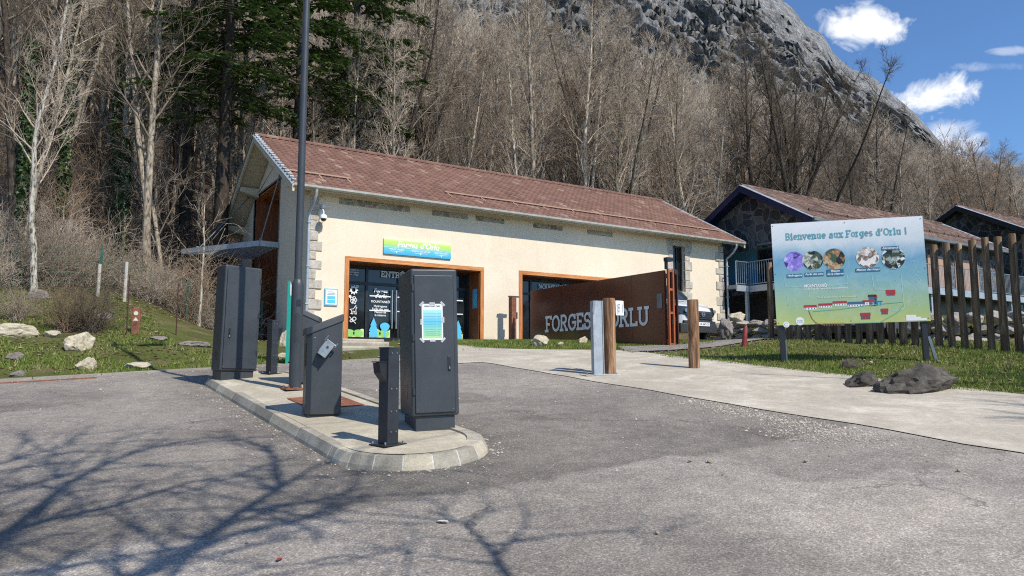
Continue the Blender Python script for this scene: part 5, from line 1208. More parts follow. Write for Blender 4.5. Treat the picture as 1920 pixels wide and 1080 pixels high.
# ================================================================= palisade
random.seed(21)
pal=thing('palisade_fence','tall palisade of round dark wooden poles behind the welcome board','fence',(16.9,9.,G(16.9,9.))); f0=tuple(pal.location)
dirx,diry=.16,-.987
def pal_pt(t): return (16.93+dirx*t,9.05+diry*t)
t=3.9; k=0
while t>-8.2:
    pass
    x,y=pal_pt(-t); 
    if k>60: break
    r=.079+random.uniform(-.006,.008); zt=2.76+random.uniform(-.05,.05); lx,ly=random.uniform(-.015,.015),random.uniform(-.02,.02); g_=G(x,y)
    mb=Off(f0); n=14; zs=[g_-.15,g_+.4,(g_+zt)/2,zt-.02,zt]; vs=[]
    for j,z in enumerate(zs):
        u=j/4
        for i in range(n):
            a=2*PI*i/n; rr=r*(1+.06*noise.noise(Vector((math.cos(a),math.sin(a),z*.9+k*3))))*(1-.06*u)*(1 if j<4 else .9); vs.append((x+lx*u+rr*math.cos(a),y+ly*u+rr*math.sin(a),z))
    mb.add(vs,[(j*n+i,j*n+(i+1)%n,(j+1)*n+(i+1)%n,(j+1)*n+i) for j in range(4) for i in range(n)]+[tuple(4*n+i for i in range(n))])
    obj('pole',mb,M['paling'],pal,smooth=True); k+=1; t-=.252
# ================================================================= rocks
def rock_mesh(name,seed,mat,sub=3,sharp=9,rough=.06):
    rnd=random.Random(seed); bm=bmesh.new(); bmesh.ops.create_icosphere(bm,subdivisions=sub,radius=1)
    pl=[]
    for i in range(sharp): v=Vector((rnd.gauss(0,1),rnd.gauss(0,1),rnd.gauss(0,.8))).normalized(); pl.append((v,rnd.uniform(.45,.80)))
    for v in bm.verts:
        for nn,d in pl:
            k=v.co.dot(nn)-d
            if k>0: v.co-=nn*k*.92
        v.co+=v.co.normalized()*(noise.noise(v.co*2.3+Vector((seed,0,0)))*rough*1.6+(abs(noise.noise(v.co*4.5+Vector((seed,4,0))))-.2)*rough*1.7+noise.noise(v.co*11+Vector((seed,4,0)))*rough*.55)
    me=bpy.data.meshes.new(name); bm.to_mesh(me); bm.free(); me.materials.append(mat); me.polygons.foreach_set('use_smooth',[False]*len(me.polygons)); return me
RK={k:[rock_mesh('boulder',s+(40 if k=='rockd' else 0),M[k],4,18 if k=='rockd' else 12,.075) for s in (1,2,3,4)] for k in ('rock','rockd','rockp')}
def rock(label,px,py,wpx,hpx,mat='rock',v=0,depth=.8,rz=0,sink=.25,cat='boulder',group=None,tilt=0,name='boulder'):
    """boulder whose foot is seen at px,py; width and height as measured in the photo"""
    x,y,z=on_ground(px,py); D=math.hypot(x,y); w=wpx/1408.*D/2; h=hpx/1408.*D; 
    y2=y+w*depth*.6
    o=link(name,RK[mat][v%4]); H2=h/(1.0+1-2*sink+.0); o.location=(x,y+w*depth*.5,G(x,y)+h/2*(1-2*sink)*.9); o.scale=(w*.98,w*depth,h/2/(1-sink)*1.02); o.rotation_euler=(0,tilt,rz)
    return tag(o,label,cat,group)
rock('broad pale flat topped boulder at the far left edge of the verge',34,632,74,26,'rock',0,.7)
rock('low pale boulder between the two big verge boulders',100,632,32,12,'rock',1)
rock('tall pale pointed boulder leaning on the verge left of the island',150,657,50,36,'rock',2,.9,.6)
rock('small rounded beige boulder low on the verge',158,694,38,26,'rock',3)
rock('long flat pale stone sunk in the grass near the road edge',265,692,58,13,'rock',1,.7)
rock('small brown stone at the left end of the verge',30,674,28,14,'rockp',2)
rock('small brown stone just above the road edge at the left',30,706,26,12,'rockp',3)
rock('flat grey stone slab in the grass beside the far cabinet',370,650,60,12,'rockp',0)
rock('low grey brown stone on the verge right of the orange marker',300,640,40,10,'rockp',1)
rock('grey boulder among dead leaves behind the far cabinet',355,590,38,22,'rockp',2)
rock('grey boulder with white face in the brushwood',190,600,34,18,'rockp',3)
rock('grey brown boulder under the bare trees at the left',75,562,34,20,'rockp',0)
rock('pale boulder leaning against the shaded gable corner',538,650,24,38,'rock',2,.9)
rock('small pale stone between post and lamp post on the verge',535,672,26,12,'rock',0)
rock('white and black boulder in the grass before the rust gate',1018,650,42,24,'rock',1,.8)
rock('small pointed white stone in front of the gate letters',1096,645,24,17,'rock',2,.6,.3)
rock('little pale stone beside the white and black boulder',1052,648,18,9,'rock',3)
rock('long dark boulder in shadow at the path edge, right of its pair',1760,738,245,60,'rockd',0,.4,0,.25)
rock('lower dark boulder at the path edge, left of its pair',1636,727,110,34,'rockd',1,.6,.2,.25)
rock('little brown stone stump in the grass under the welcome board',1594,690,36,16,'rockd',3,.8)
rock('white stone in the grass under the welcome board',1635,683,8,6,'rock',1)
# rubble retaining wall: each block can be told apart
random.seed(9)
blocks=[]
for i in range(len(WALLPL)-1):
    (x0_,y0_),(x1_,y1_)=WALLPL[i],WALLPL[i+1]; L_=math.hypot(x1_-x0_,y1_-y0_); n_=int(L_/.5)
    if y0_>22 : continue
    if y1_<0: n_=0
    for k in range(n_):
        for lay in range(3):
            t_=(k+.5+(.5 if lay%2 else 0)*.8)/n_; blocks.append((x0_+(x1_-x0_)*t_,y0_+(y1_-y0_)*t_,lay,math.atan2(y1_-y0_,x1_-x0_)))
rw=thing('rubble_wall','rough pale rubble retaining wall holding up the bank on the right','wall',(20.3,17,G(20.2,17))); r0=tuple(rw.location)
SW=[rock_mesh('block',s,M['stonewall'],3,12,.05) for s in (11,12,13,14,15)]
for i,(x,y,lay,a) in enumerate(blocks):
    nxn,nyn=math.sin(a),-math.cos(a)
    gb=base_z(x,y)+.05; gb2=G(x-.5 if a<-1 else x,y-.0)
    zt=1.58; h=(zt-gb)/3
    o=link('block',SW[i%5],rw); o.location=(x+.02-r0[0]+random.uniform(-.04,.04),y-r0[1]+random.uniform(-.05,.05),gb+h*(lay+.5)-r0[2]); o.scale=(random.uniform(.36,.46),.34,h*.66); o.rotation_euler=(random.uniform(-.08,.08),random.uniform(-.08,.08),a+random.uniform(-.12,.12))
for lab,px,py,w_,h_,v in (('orange tinted boulder at the near end of the rubble wall by the van',1362,640,24,44,0),('pale boulder lying on top of the rubble wall beside the downpipe',1385,603,30,18,1)):
    x,y,_=px_at(px,23.3 if v==0 else 25.5); z=G(x,y) if v==0 else 1.62
    o=link('boulder',RK['rock' if v else 'rockp'][v+1]); D=math.hypot(x,y); o.location=(x,y,z+(.28 if v==0 else .1)); o.scale=(.27,.27,.45) if v==0 else (.34,.28,.2); tag(o,lab,'boulder')
# leaning red stake, orange marker, stumps of the green fence
x,y,z=on_ground(1395,651); rs=thing('red_stake','short faded red plastic stake leaning in the grass before the rubble wall','stake',(x,y,z),0,None,(0,R(9)))
mb=MB(); mb.tube([(0,0,-.05),(0,0,.1),(.0,0,.44),(.005,0,.52)],[.045,.06,.055,.035],12); obj('stake',mb,M['red'],rs,smooth=True)
x,y,z=on_ground(254,624); om=thing('orange_marker','small orange brown marker post with a pale round badge on the verge','marker post',(x,y,z),R(-20))
D=math.hypot(x,y); hh=42/1408.*D; ww=13/1408.*D
mb=MB(); mb.box(-ww/2,ww/2,-.04,.04,-.1,hh); obj('post',mb,M['rust'],om,bevel=.012)
mb=MB(); mb.tube([(0,-.041,hh*.78),(0,-.046,hh*.78)],ww*.27,16); obj('round_badge',mb,M['cream_ink'],om); mb=MB(); mb.add([(-ww*.34,-.043,hh*.48),(ww*.34,-.043,hh*.48),(0,-.043,hh*.62)],[(0,1,2)]); obj('arrow_badge',mb,M['cream_ink'],om)
# green mesh fence on the bank behind the cabinets
gf=thing('mesh_fence','dark green wire mesh fence half lost in the brushwood behind the verge','fence',(2.5,24.5,G(2.5,24.5))); q0=tuple(gf.location)
pts=[(-3.5,24.6),(-1.0,24.7),(1.5,24.8),(3.9,24.9),(6.2,25.0)]
for (x,y) in pts: mb=Off(q0); z=G(x,y); mb.box(x-.03,x+.03,y-.03,y+.03,z-.1,z+1.35); obj('post',mb,M['fgreen'],gf)
for i in range(len(pts)-1):
    mb=Off(q0); (x0_,y0_),(x1_,y1_)=pts[i],pts[i+1]; n_=30; za,zb=G(x0_,y0_),G(x1_,y1_)
    for k in range(n_+1): t=k/n_; x=x0_+(x1_-x0_)*t; y=y0_+(y1_-y0_)*t; z=za+(zb-za)*t; mb.tube([(x,y,z+.05),(x,y,z+1.25)],.0028,3,cap=False)
    for k in range(9): h=.05+k*.15; mb.tube([(x0_,y0_,za+h),(x1_,y1_,zb+h)],.0032,3,cap=False)
    obj('wire_panel',mb,M['fgreen'],gf)
for px,py,h in ((233,565,.9),(312,560,.8),(183,556,.75)):
    x,y,z=on_ground(px,py); lb={233:'pale grey wooden stake beside the green mesh fence, middle of three',312:'pale wooden stake among brown stems behind the verge, rightmost of three',183:'pale wooden stake in the brushwood, leftmost of three'}[px]
    o=thing('wooden_stake',lb,'stake',(x,y,z)); mb=MB(); mb.tube([(0,0,-.1),(.01,0,h*1.2)],.045,8); obj('stake',mb,M['quoin'],o)
for px,h in ((237,1.3),(330,1.2)):
    x,y,z=on_ground(px,628); o=thing('iron_rod','thin dark iron rod standing in the verge %s'%('left of the orange marker' if px<250 else 'right of the orange marker'),'rod',(x,y,z)); mb=MB(); mb.tube([(0,0,-.1),(0,0,h)],.015,6); obj('rod',mb,M['rustd'],o)
# ================================================================= stone building with deck
def gable_building(name,label,x0,x1,yr,zr,half,rise,zb,wallm,tilem,trim,over=.7,yw=None):
    b=thing(name,label,'building',(x0+over,yr-half+.5,zb)); o0=tuple(b.location)
    ye0,ye1=yr-half,yr+half; ze=zr-rise; sl=rise/half
    V=[roof_slope(x0,x1,ye0,ze,yr,zr,.25,.33),roof_slope(x0,x1,ye1,ze,yr,zr,.25,.33)]
    rf=tiles('roof',V,tilem,b,o0); ridge_caps(x0,x1,yr,zr+.06,rf,tilem,o0)
    mb=Off(o0)
    for ya in (ye0+.02,ye1-.02): mb.hexa([(x0+.04,ya,ze-.12),(x1-.04,ya,ze-.12),(x1-.04,yr,zr-.12),(x0+.04,yr,zr-.12),(x0+.04,ya,ze-.02),(x1-.04,ya,ze-.02),(x1-.04,yr,zr-.02),(x0+.04,yr,zr-.02)])
    obj('roof_boards',mb,trim,rf)
    for sx_ in (x0,x1):
        mb=Off(o0)
        for ya in (ye0-.05,ye1+.05): mb.hexa([(sx_-.04,ya,ze-.28),(sx_+.04,ya,ze-.28),(sx_+.04,yr,zr-.26),(sx_-.04,yr,zr-.26),(sx_-.04,ya,ze),(sx_+.04,ya,ze),(sx_+.04,yr,zr),(sx_-.04,yr,zr)])
        obj('bargeboard',mb,trim,rf)
        mb=Off(o0)
        for ya in (ye0-.05,ye1+.05): mb.hexa([(sx_-.07,ya,ze+.02),(sx_+.06,ya,ze+.05),(sx_+.06,yr,zr+.08),(sx_-.07,yr,zr+.03),(sx_-.07,ya,ze+.04),(sx_+.06,ya,ze+.065),(sx_+.06,yr,zr+.1),(sx_-.07,yr,zr+.05)])
        obj('verge_flashing',mb,M['zinc'],rf)
    mb=Off(o0); a,c=x0+over,x1-over; y0,y1=ye0+.55,ye1-.55; zw=lambda y:(ze+(y-ye0)*sl if y<yr else ze+(ye1-y)*sl)-.13
    for (u,v) in ((a,a+.4),(c-.4,c)): mb.prism([(y0,zb),(y1,zb),(y1,zw(y1)),(yr,zw(yr)),(y0,zw(y0))],'x',u,v)
    mb.box(a+.4,c-.4,y0,y0+.4,zb,zw(y0)); mb.box(a+.4,c-.4,y1-.4,y1,zb,zw(y1)); obj('wall',mb,wallm,b)
    mb=Off(o0); mb.prism([(ye0-.12,ze+.02),(ye0-.11,ze-.08),(ye0-.02,ze-.1),(ye0+.04,ze-.04),(ye0+.0,ze+.0)],'x',x0,x1); obj('gutter',mb,M['zincd'],b)
    mb=Off(o0); z=ze+.85*sl; mb.box(x0+1,x1-1,ye0+.85,ye0+.88,z+.12,z+.16)
    for i in range(12): xx=x0+1+(x1-x0-2)*i/11; mb.box(xx,xx+.05,ye0+.83,ye0+.87,z,z+.2)
    obj('snow_rail',mb,M['rustd'],rf)
    return b,o0,(y0,y1,ze)
B2,o2,(b2y0,b2y1,b2ze)=gable_building('stone_building','dark stone gabled building with navy bargeboards and a raised deck',25.6,42.0,21.62,7.9,3.5,2.02,1.3,M['rubbleb'],M['tileb'],M['navy'])
bx=26.3
mb=Off(o2); mb.box(bx-.03,bx-.002,b2y0-.02,b2y1+.02,3.45,5.15); obj('mural_band',mb,M['mural'],B2)
mb=Off(o2); mb.box(bx-.045,bx-.031,b2y0+.7,b2y0+2.6,3.45,5.05); dw=obj('glazed_door',mb,M['glass'],B2)
mb=Off(o2)
for y in (b2y0+.66,b2y0+1.6,b2y0+2.56): mb.box(bx-.08,bx-.046,y,y+.09,3.45,5.1)
mb.box(bx-.075,bx-.047,b2y0+.75,b2y0+2.56,5.02,5.1); obj('door_frame',mb,M['dkmetal'],dw)
mb=Off(o2); mb.box(bx-.06,bx-.047,b2y0+1.15,b2y0+1.45,3.6+1.0,3.6+1.2); obj('door_notice',mb,M['paper'],dw)
mb=Off(o2); mb.box(bx-.16,bx-.04,b2y0+.5,b2y0+2.6,5.26,5.34); obj('light_strip',mb,M['galv'],B2)
mb=Off(o2); mb.box(bx-.02,bx+.0,b2y0-.03,b2y1,1.3,3.2); obj('lower_shade_wall',mb,M['dkmetal'],B2)  # lower wall coloured black to imitate the dark recess under the deck
# windows and sunlit panels along the long front, seen between the poles
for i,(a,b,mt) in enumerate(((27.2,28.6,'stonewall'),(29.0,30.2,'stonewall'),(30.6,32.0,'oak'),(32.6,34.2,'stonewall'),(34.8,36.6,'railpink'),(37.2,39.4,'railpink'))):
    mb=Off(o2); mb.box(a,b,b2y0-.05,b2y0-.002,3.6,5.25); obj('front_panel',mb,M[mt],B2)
for i in range(5):
    a=28.62+i*2.6; mb=Off(o2); mb.box(a,a+.34,b2y0-.04,b2y0-.002,3.6,5.3); obj('window',mb,M['glass'],B2)
dk=thing('raised_deck','raised steel deck with grey balustrade wrapping the dark stone building','deck',(25.1,18,1.5)); d0=tuple(dk.location)
DZ=3.42
mb=Off(d0); mb.box(24.25,26.25,20.85,21.3,DZ-.16,DZ); mb.box(25.05,26.25,17.0,20.84,DZ-.159,DZ-.002); mb.box(26.26,43,17.0,b2y0-.06,DZ-.158,DZ-.001); obj('floor',mb,M['zincd'],dk)
mb=Off(d0); mb.box(24.25,25.05,20.8,20.848,DZ-.26,DZ-.02); mb.box(25.0,25.049,17.0,20.79,DZ-.27,DZ-.02); mb.box(25.0,43,16.93,16.99,DZ-.3,DZ-.02); obj('edge_beam',mb,M['zinc'],dk)
def balustrade(x0,y0,x1,y1):
    L_=math.hypot(x1-x0,y1-y0); n_=int(L_/.115); mb=Off(d0)
    for k in range(n_+1): t=k/n_; x=x0+(x1-x0)*t; y=y0+(y1-y0)*t; mb.tube([(x,y,DZ+.05),(x,y,DZ+.98)],.010,4,cap=False)
    for z in (DZ+.06,DZ+.99): mb.tube([(x0,y0,z),(x1,y1,z)],.022,6)
    n2=max(1,int(L_/1.5))
    for k in range(n2+1): t=k/n2; x=x0+(x1-x0)*t; y=y0+(y1-y0)*t; mb.tube([(x,y,DZ-.2),(x,y,DZ+1.0)],.024,6)
    obj('balustrade',mb,M['galv'],dk)
balustrade(24.3,20.88,25.06,20.88); balustrade(25.06,20.88,25.06,17.05); balustrade(25.06,17.05,43,17.05)
for (x,y) in ((24.95,20.9),(25.1,17.1),(28.5,17.1),(32,17.1),(35.5,17.1),(39,17.1)): mb=Off(d0); mb.box(x-.06,x+.06,y-.06,y+.06,1.3,DZ-.162); obj('post',mb,M['zinc'],dk)
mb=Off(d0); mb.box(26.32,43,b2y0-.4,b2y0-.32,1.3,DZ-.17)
obj('undercroft_shade_wall',mb,M['dkmetal'],dk)  # black sheet standing in for the shaded void below the deck floor
B3,o3,(b3y0,b3y1,b3ze)=gable_building('stone_barn','third gabled stone building at the far right with dark eaves',45.7,64.,22.6,9.55,4.3,2.35,1.5,M['rubbleb'],M['tileb'],M['dkmetal'])
# slim teal tube and grey downpipes glimpsed through the palisade
x,y,z=px_at(1786,20.5); o=thing('teal_tube','thin teal tube standing behind the palisade','tube',(x,y,z)); mb=MB(); mb.tube([(0,0,-.1),(0,0,1.75)],.03,8); obj('tube',mb,M['teal'],o)
# ================================================================= things lying on the road
PB=[rock_mesh('pebble',s,M['rock'],2,8,.08) for s in (31,32)]
for (px,py,w_,lab) in ((1331,871,15,'palm sized pale stone on the asphalt, largest of the loose ones'),(1293,870,8,'small pale stone left of the largest loose one'),(1355,894,7,'small pale stone below the largest loose one'),(1512,870,10,'small grey stone on the asphalt below the gravel spill'),(1798,888,9,'small pale stone on the asphalt near the right edge'),(1092,750,7,'tiny white stone on the far asphalt beside the island'),(1233,1006,11,'flat brown stone on the near asphalt'),(463,1024,6,'tiny white stone lying in the tree shadow')):
    x,y,z=on_ground(px,py); D=math.hypot(x,y); o=link('stone',PB[w_%2]); o.location=(x,y,z+.018+w_/1408*D*.22); o.scale=(w_/1408*D*.55,w_/1408*D*.4,w_/1408*D*.33); o.rotation_euler=(.1,.1,w_); tag(o,lab,'stone')
def leaf(px,py,size,mat,lab):
    x,y,z=on_ground(px,py); mb=MB(); pts=[(0,-1),(.45,-.5),(.5,.1),(.25,.7),(0,1),(-.3,.65),(-.5,.1),(-.4,-.5)]
    mb.add([(a*size,b*size,.018+.25*size*abs(a)*2+.15*size*abs(b)) for a,b in pts]+[(0,0,.018)],[(i,(i+1)%8,8) for i in range(8)]); o=obj('dead_leaf',mb,mat); o.location=(x,y,z); o.rotation_euler=(0,0,px); tag(o,lab,'leaf')
leaf(830,985,.045,M['cream_ink'],'curled beige dead leaf lying on the asphalt'); leaf(524,1056,.032,M['red'],'small reddish dead leaf in the branch shadows')
SHADOW_TREES=[(14.6,-3.4,2.0,1.0,'bare tree right behind the viewpoint shading the path edge and the dark boulders')]
# ================================================================= trees
class TB:
    """tube accumulator on plain lists, quads only"""
    def __init__(s): s.V=[];s.F=[]
    def tube(s,pts,rs,n):
        o=len(s.V); V=s.V; up=None
        for i,p in enumerate(pts):
            a=pts[max(0,i-1)]; c=pts[min(len(pts)-1,i+1)]
            dx,dy,dz=c[0]-a[0],c[1]-a[1],c[2]-a[2]; L=math.sqrt(dx*dx+dy*dy+dz*dz) or 1; dx/=L;dy/=L;dz/=L
            if abs(dz)<.95: ax,ay,az=-dy,dx,0.
            else: ax,ay,az=1.,0.,-dx/max(.2,dz)
            l=math.sqrt(ax*ax+ay*ay+az*az) or 1; ax/=l;ay/=l;az/=l
            bx,by,bz=dy*az-dz*ay,dz*ax-dx*az,dx*ay-dy*ax
            r=rs[i]
            for k in range(n):
                t=2*PI*k/n; c_,s_=math.cos(t)*r,math.sin(t)*r
                V.append((p[0]+ax*c_+bx*s_,p[1]+ay*c_+by*s_,p[2]+az*c_+bz*s_))
        for i in range(len(pts)-1):
            for k in range(n):
                k2=(k+1)%n; s.F.append((o+i*n+k,o+i*n+k2,o+(i+1)*n+k2,o+(i+1)*n+k))
    def mesh(s,name,mat,smooth=True): return fast_mesh(name,s.V,s.F,mat,smooth)
def grow(p,d,L,n,up,jit,rnd):
    pts=[p]; x,y,z=p; dx,dy,dz=d
    for i in range(n):
        dx+=rnd.gauss(0,jit); dy+=rnd.gauss(0,jit); dz+=rnd.gauss(0,jit)+up
        l=math.sqrt(dx*dx+dy*dy+dz*dz); dx/=l;dy/=l;dz/=l
        x+=dx*L/n;y+=dy*L/n;z+=dz*L/n; pts.append((x,y,z))
    return pts
def side(d,ang,az):
    v=Vector(d); a=v.cross(Vector((0,0,1))) 
    if a.length<.1: a=v.cross(Vector((1,0,0)))
    a.normalize(); b=v.cross(a); w=v*math.cos(ang)+(a*math.cos(az)+b*math.sin(az))*math.sin(ang); return (w.x,w.y,w.z)
def bare_tree(seed,H,r0,nb=22,start=.32,spread=.26,asc=50,twig=7,forks=0,sub=7,tr=.008,bend=.03):
    BR_=.6 if tr>.01 else .45
    rnd=random.Random(seed); T=TB(); Cc=TB()
    trunks=[(0,0,0)]
    stems=[]
    lean=(rnd.gauss(0,.04),rnd.gauss(0,.04),1)
    def stem(p,d,H,r0):
        n=14; pts=grow(p,d,H,n,.02,bend,rnd); rs=[r0*(1.25 if i==0 else 1)*(1-i/n)**.75+.012 for i in range(n+1)]
        T.tube(pts,rs,8); stems.append((pts,rs,H)); return pts
    base=stem((0,0,-.3),lean,H,r0)
    for k in range(forks):
        i=rnd.choice((2,3,4,5)); stem(base[i],side((0,0,1),R(rnd.uniform(12,26)),rnd.uniform(0,6.28)),H*(1-i/14)*rnd.uniform(.8,1.),r0*.62)
    for pts,rs,Hs in stems:
        n=len(pts)-1; m=int(nb*(1 if pts is base else .6))
        for j in range(m):
            h=start+(1-start)*(j+rnd.random())/m; f=h*n; i=min(n-1,int(f)); u=f-i
            p=tuple(pts[i][c]+(pts[i+1][c]-pts[i][c])*u for c in range(3)); rr=rs[i]*BR_
            L=Hs*spread*(1.15-h)*rnd.uniform(.6,1.25)+.5
            az=j*2.4+rnd.uniform(-.5,.5); el=R(asc+rnd.gauss(0,9)); d=(math.cos(az)*math.cos(el),math.sin(az)*math.cos(el),math.sin(el))
            bp=grow(p,d,L,6,.05,.10,rnd); br=[max(tr*1.3,rr*(1-k/6.3)) for k in range(7)]; Cc.tube(bp,br,4)
            for s_ in range(sub):
                q=1+int(rnd.random()*5.2); q=min(6,q); d2=(bp[q][0]-bp[q-1][0],bp[q][1]-bp[q-1][1],bp[q][2]-bp[q-1][2]); l=math.sqrt(sum(c*c for c in d2)) or 1; d2=tuple(c/l for c in d2)
                L2=L*rnd.uniform(.22,.5); sp=grow(bp[q],side(d2,R(rnd.uniform(22,55)),rnd.uniform(0,6.28)),L2,3,.05,.13,rnd); Cc.tube(sp,[max(tr,br[q]*.6),tr*1.2,tr,tr*.7],3)
                for t_ in range(twig):
                    q2=rnd.choice((1,2,3,3)); d3=side(tuple((sp[q2][c]-sp[q2-1][c])/(L2/3) for c in range(3)),R(rnd.uniform(15,55)),rnd.uniform(0,6.28))
                    tw=grow(sp[q2],d3,rnd.uniform(.25,.75)*min(1.3,.5+L*.2),2,.03,.15,rnd); Cc.tube(tw,[tr*.75,tr*.65,tr*.45],3)
    return T,Cc
def ivy_on(T_pts_mesh,h,r,seed,n=1400,mat=None):
    rnd=random.Random(seed); V=[];Fc=[]
    vs=T_pts_mesh
    for i in range(n):
        z=rnd.random()**1.2*h; a=rnd.uniform(0,6.28); k=min(len(vs)-1,int(z/vs[-1][2]*(len(vs)-1))) if vs[-1][2]>0 else 0
        cx,cy=vs[k][0],vs[k][1]; rr=r*rnd.uniform(.9,2.3); x=cx+rr*math.cos(a); y=cy+rr*math.sin(a); s_=rnd.uniform(.05,.11)
        u=Vector((rnd.gauss(0,1),rnd.gauss(0,1),rnd.gauss(0,1))).normalized(); w=u.cross(Vector((math.cos(a),math.sin(a),.2))).normalized()
        o=len(V)
        for (p,q) in ((-1,0),(0,-.8),(1,0),(0,.9)): V.append((x+(u.x*p+w.x*q)*s_,y+(u.y*p+w.y*q)*s_,z+(u.z*p+w.z*q)*s_))
        Fc.append((o,o+1,o+2,o+3))
    return fast_mesh('ivy',V,Fc,IVY)
KINDS=[]
spec=[ # seed,H,r0,nb,start,spread,asc,twig,forks,sub,trunk mat,twig mat
 (101,17,.15,26,.30,.20,58,8,0,8,BARK_PALE,TWIG),(102,15,.12,24,.28,.20,60,8,1,8,BARK_MOSS,TWIG),(103,19,.17,26,.35,.22,55,8,1,8,BARK_PALE,TWIG),
 (104,13,.09,22,.22,.20,62,8,0,8,BARK_PALE,TWIG),(105,18,.18,26,.30,.26,48,8,2,8,BARK_DARK,TWIGD),(106,16,.13,24,.40,.18,62,8,0,8,BARK_BIRCH,TWIG),
 (107,12,.08,22,.20,.24,58,8,2,8,BARK_MOSS,TWIGR),(108,20,.20,28,.28,.26,50,8,2,9,BARK_DARK,TWIGD)]
for i,(sd,H,r0,nb,stt,spd,asc,tw,fk,sb,bm_,tm_) in enumerate(spec):
    T,Cc=bare_tree(sd,H,r0,nb,stt,spd,asc,tw,fk,sb,tr=.0085)
    KINDS.append((T.mesh('trunk',bm_),Cc.mesh('crown',tm_),H))
tree_no=0
def tree_at(x,y,kind,rz,sc,label,group=None,ivy=0,sink=.0):
    tm,cm,H=KINDS[kind]; o=thing('bare_tree',label,'tree',(x,y,G(x,y)-sink),rz,group); o.scale=(sc,sc,sc)
    link('trunk',tm,o); link('crown',cm,o)
    if ivy:
        me=ivy_on([(0,0,0.01),(0,0,H*ivy)],H*ivy,.13,int(x*10),int(900*ivy*3)); link('ivy',me,o)
    return o
def vis(x,y,pad=0):
    X=x*MX-y*MY; Y=x*MY+y*MX
    return Y>6 and abs(X/Y)<.70+pad
rnd=random.Random(77)
# individual trees: scattered rows climbing the slope, nearest first
cand=[]
def blocked(x,y):
    if 5<x<26.5 and 20<y<32: return True
    if 25<x<45 and 15<y<27.5: return True
    if 44<x<66 and 17<y<28.5: return True
    if x<5 and y<24.5: return True
    if y<31.5 and x>=5: return True
    return False
def clear(x,y,d,L): return all((x-a)**2+(y-b)**2>d*d for a,b in L)
placed=[]
tries=0
while len(placed)<262 and tries<30000:
    tries+=1
    y=25+ (rnd.random()**1.25)*38; x=rnd.uniform(-26,88)
    if blocked(x,y) or not vis(x,y,.06): continue
    if not clear(x,y,1.25+.008*y,placed): continue
    placed.append((x,y))
placed.sort(key=lambda p:p[0]*MY+p[1]*MX)
for i,(x,y) in enumerate(placed):
    d=x*MY+y*MX; k=rnd.choices(range(8),[7,5,6,7,2,2,3,2])[0]; Xl=(x*MX-y*MY)/d
    if Xl>.25: k=rnd.choices(range(8),[3,4,3,3,5,2,4,5])[0]
    sc=rnd.uniform(.72,1.12)*(1.12 if Xl>-.22 else 1.)
    if x>42: sc*=.8
    if Xl<-.1 and d<36: sc*=.82
    zone='on the slope above the left verge' if Xl<-.27 else 'on the slope behind the cream building' if Xl<.2 else 'on the slope behind the stone buildings'
    lab={0:'tall bare pale barked tree',1:'bare mossy barked tree',2:'very tall bare pale barked tree',3:'slender bare pale barked tree',4:'bare dark forked tree',5:'bare white barked birch',6:'low bare many stemmed russet tree',7:'big bare dark spreading tree'}[k]+' '+zone
    grp={'l':'bare trees on the slope above the left verge','c':'bare trees on the slope behind the cream building','r':'bare trees on the slope behind the stone buildings'}['l' if Xl<-.27 else 'c' if Xl<.2 else 'r']+' kind %s'%('abcdefgh'[k])
    grp=lab.replace('tree','trees').replace('birch','birches')
    tree_at(x,y,k,rnd.uniform(0,6.28),sc,lab,grp,ivy=.0)
# a few trees that stand out
def tree_px(px,d,kind,sc,label,rz=0,ivy=0):
    x,y,_=px_at(px,d); return tree_at(x,y,kind,rz,sc,label,None,ivy)
T,Cc=bare_tree(301,16,.14,20,.35,.18,55,8,0,7,tr=.0085,bend=.045); BIR=(T.mesh('trunk',BARK_BIRCH),Cc.mesh('crown',TWIG),16); KINDS.append(BIR)
tree_px(55,20.5,8,.62,'white barked birch with black flecks leaning at the far left of the verge',1.2)
tree_px(212,27,5,.95,'white barked birch with ivy at its foot above the orange marker',2.0,.3)
tree_px(196,27.8,0,.95,'ivy wrapped pale tree just left of the birch above the orange marker',.3,.55)
tree_px(95,26,2,.85,'thick pale tree with ivy high on its trunk at the far left',2.,.6)
tree_px(18,24,4,.8,'dark tree at the left edge of the photo with ivy',4.,.5)
T,Cc=bare_tree(401,23,.26,30,.30,.24,50,8,3,9,tr=.009); KINDS.append((T.mesh('trunk',BARK_DARK),Cc.mesh('crown',TWIGD),23))
tree_px(1452,46,7,1.05,'very tall dark tree behind the ridge of the stone building, left of a twin pair',.5)
tree_px(1510,45,9,.82,'massive forked dark tree rising over the stone building ridge, right of the tall one',4.4)
tree_px(1495,47,4,1.05,'dark tree close behind the massive forked one over the stone ridge',1.)
tree_px(742,38,4,1.1,'dark straight tree behind the lamp post side of the cream roof',3.)
for i_,(px_,d_,k_,s_) in enumerate(((1700,50,0,.8),(1725,55,3,1.),(1760,52,2,.75),(1785,58,1,.9),(1812,62,4,.8),(1868,60,2,.8),(1890,56,1,.85),(1912,60,5,.8),(1660,50,1,.8),(1935,58,2,.8))): tree_px(px_,d_,k_,s_,'bare grey tree in the thin row against the sky behind the third stone building',i_*1.1)['group']='bare grey trees against the sky behind the third stone building'
tree_px(1905,47,6,1.1,'russet twigged tree at the right edge against the sky',.5)
tree_px(1845,54,9,.62,'broad bare tree standing behind the third stone building at the right',.4)
tree_px(1130,50,7,.95,'dark leaning tree in the middle of the slope behind the cream roof',5.)
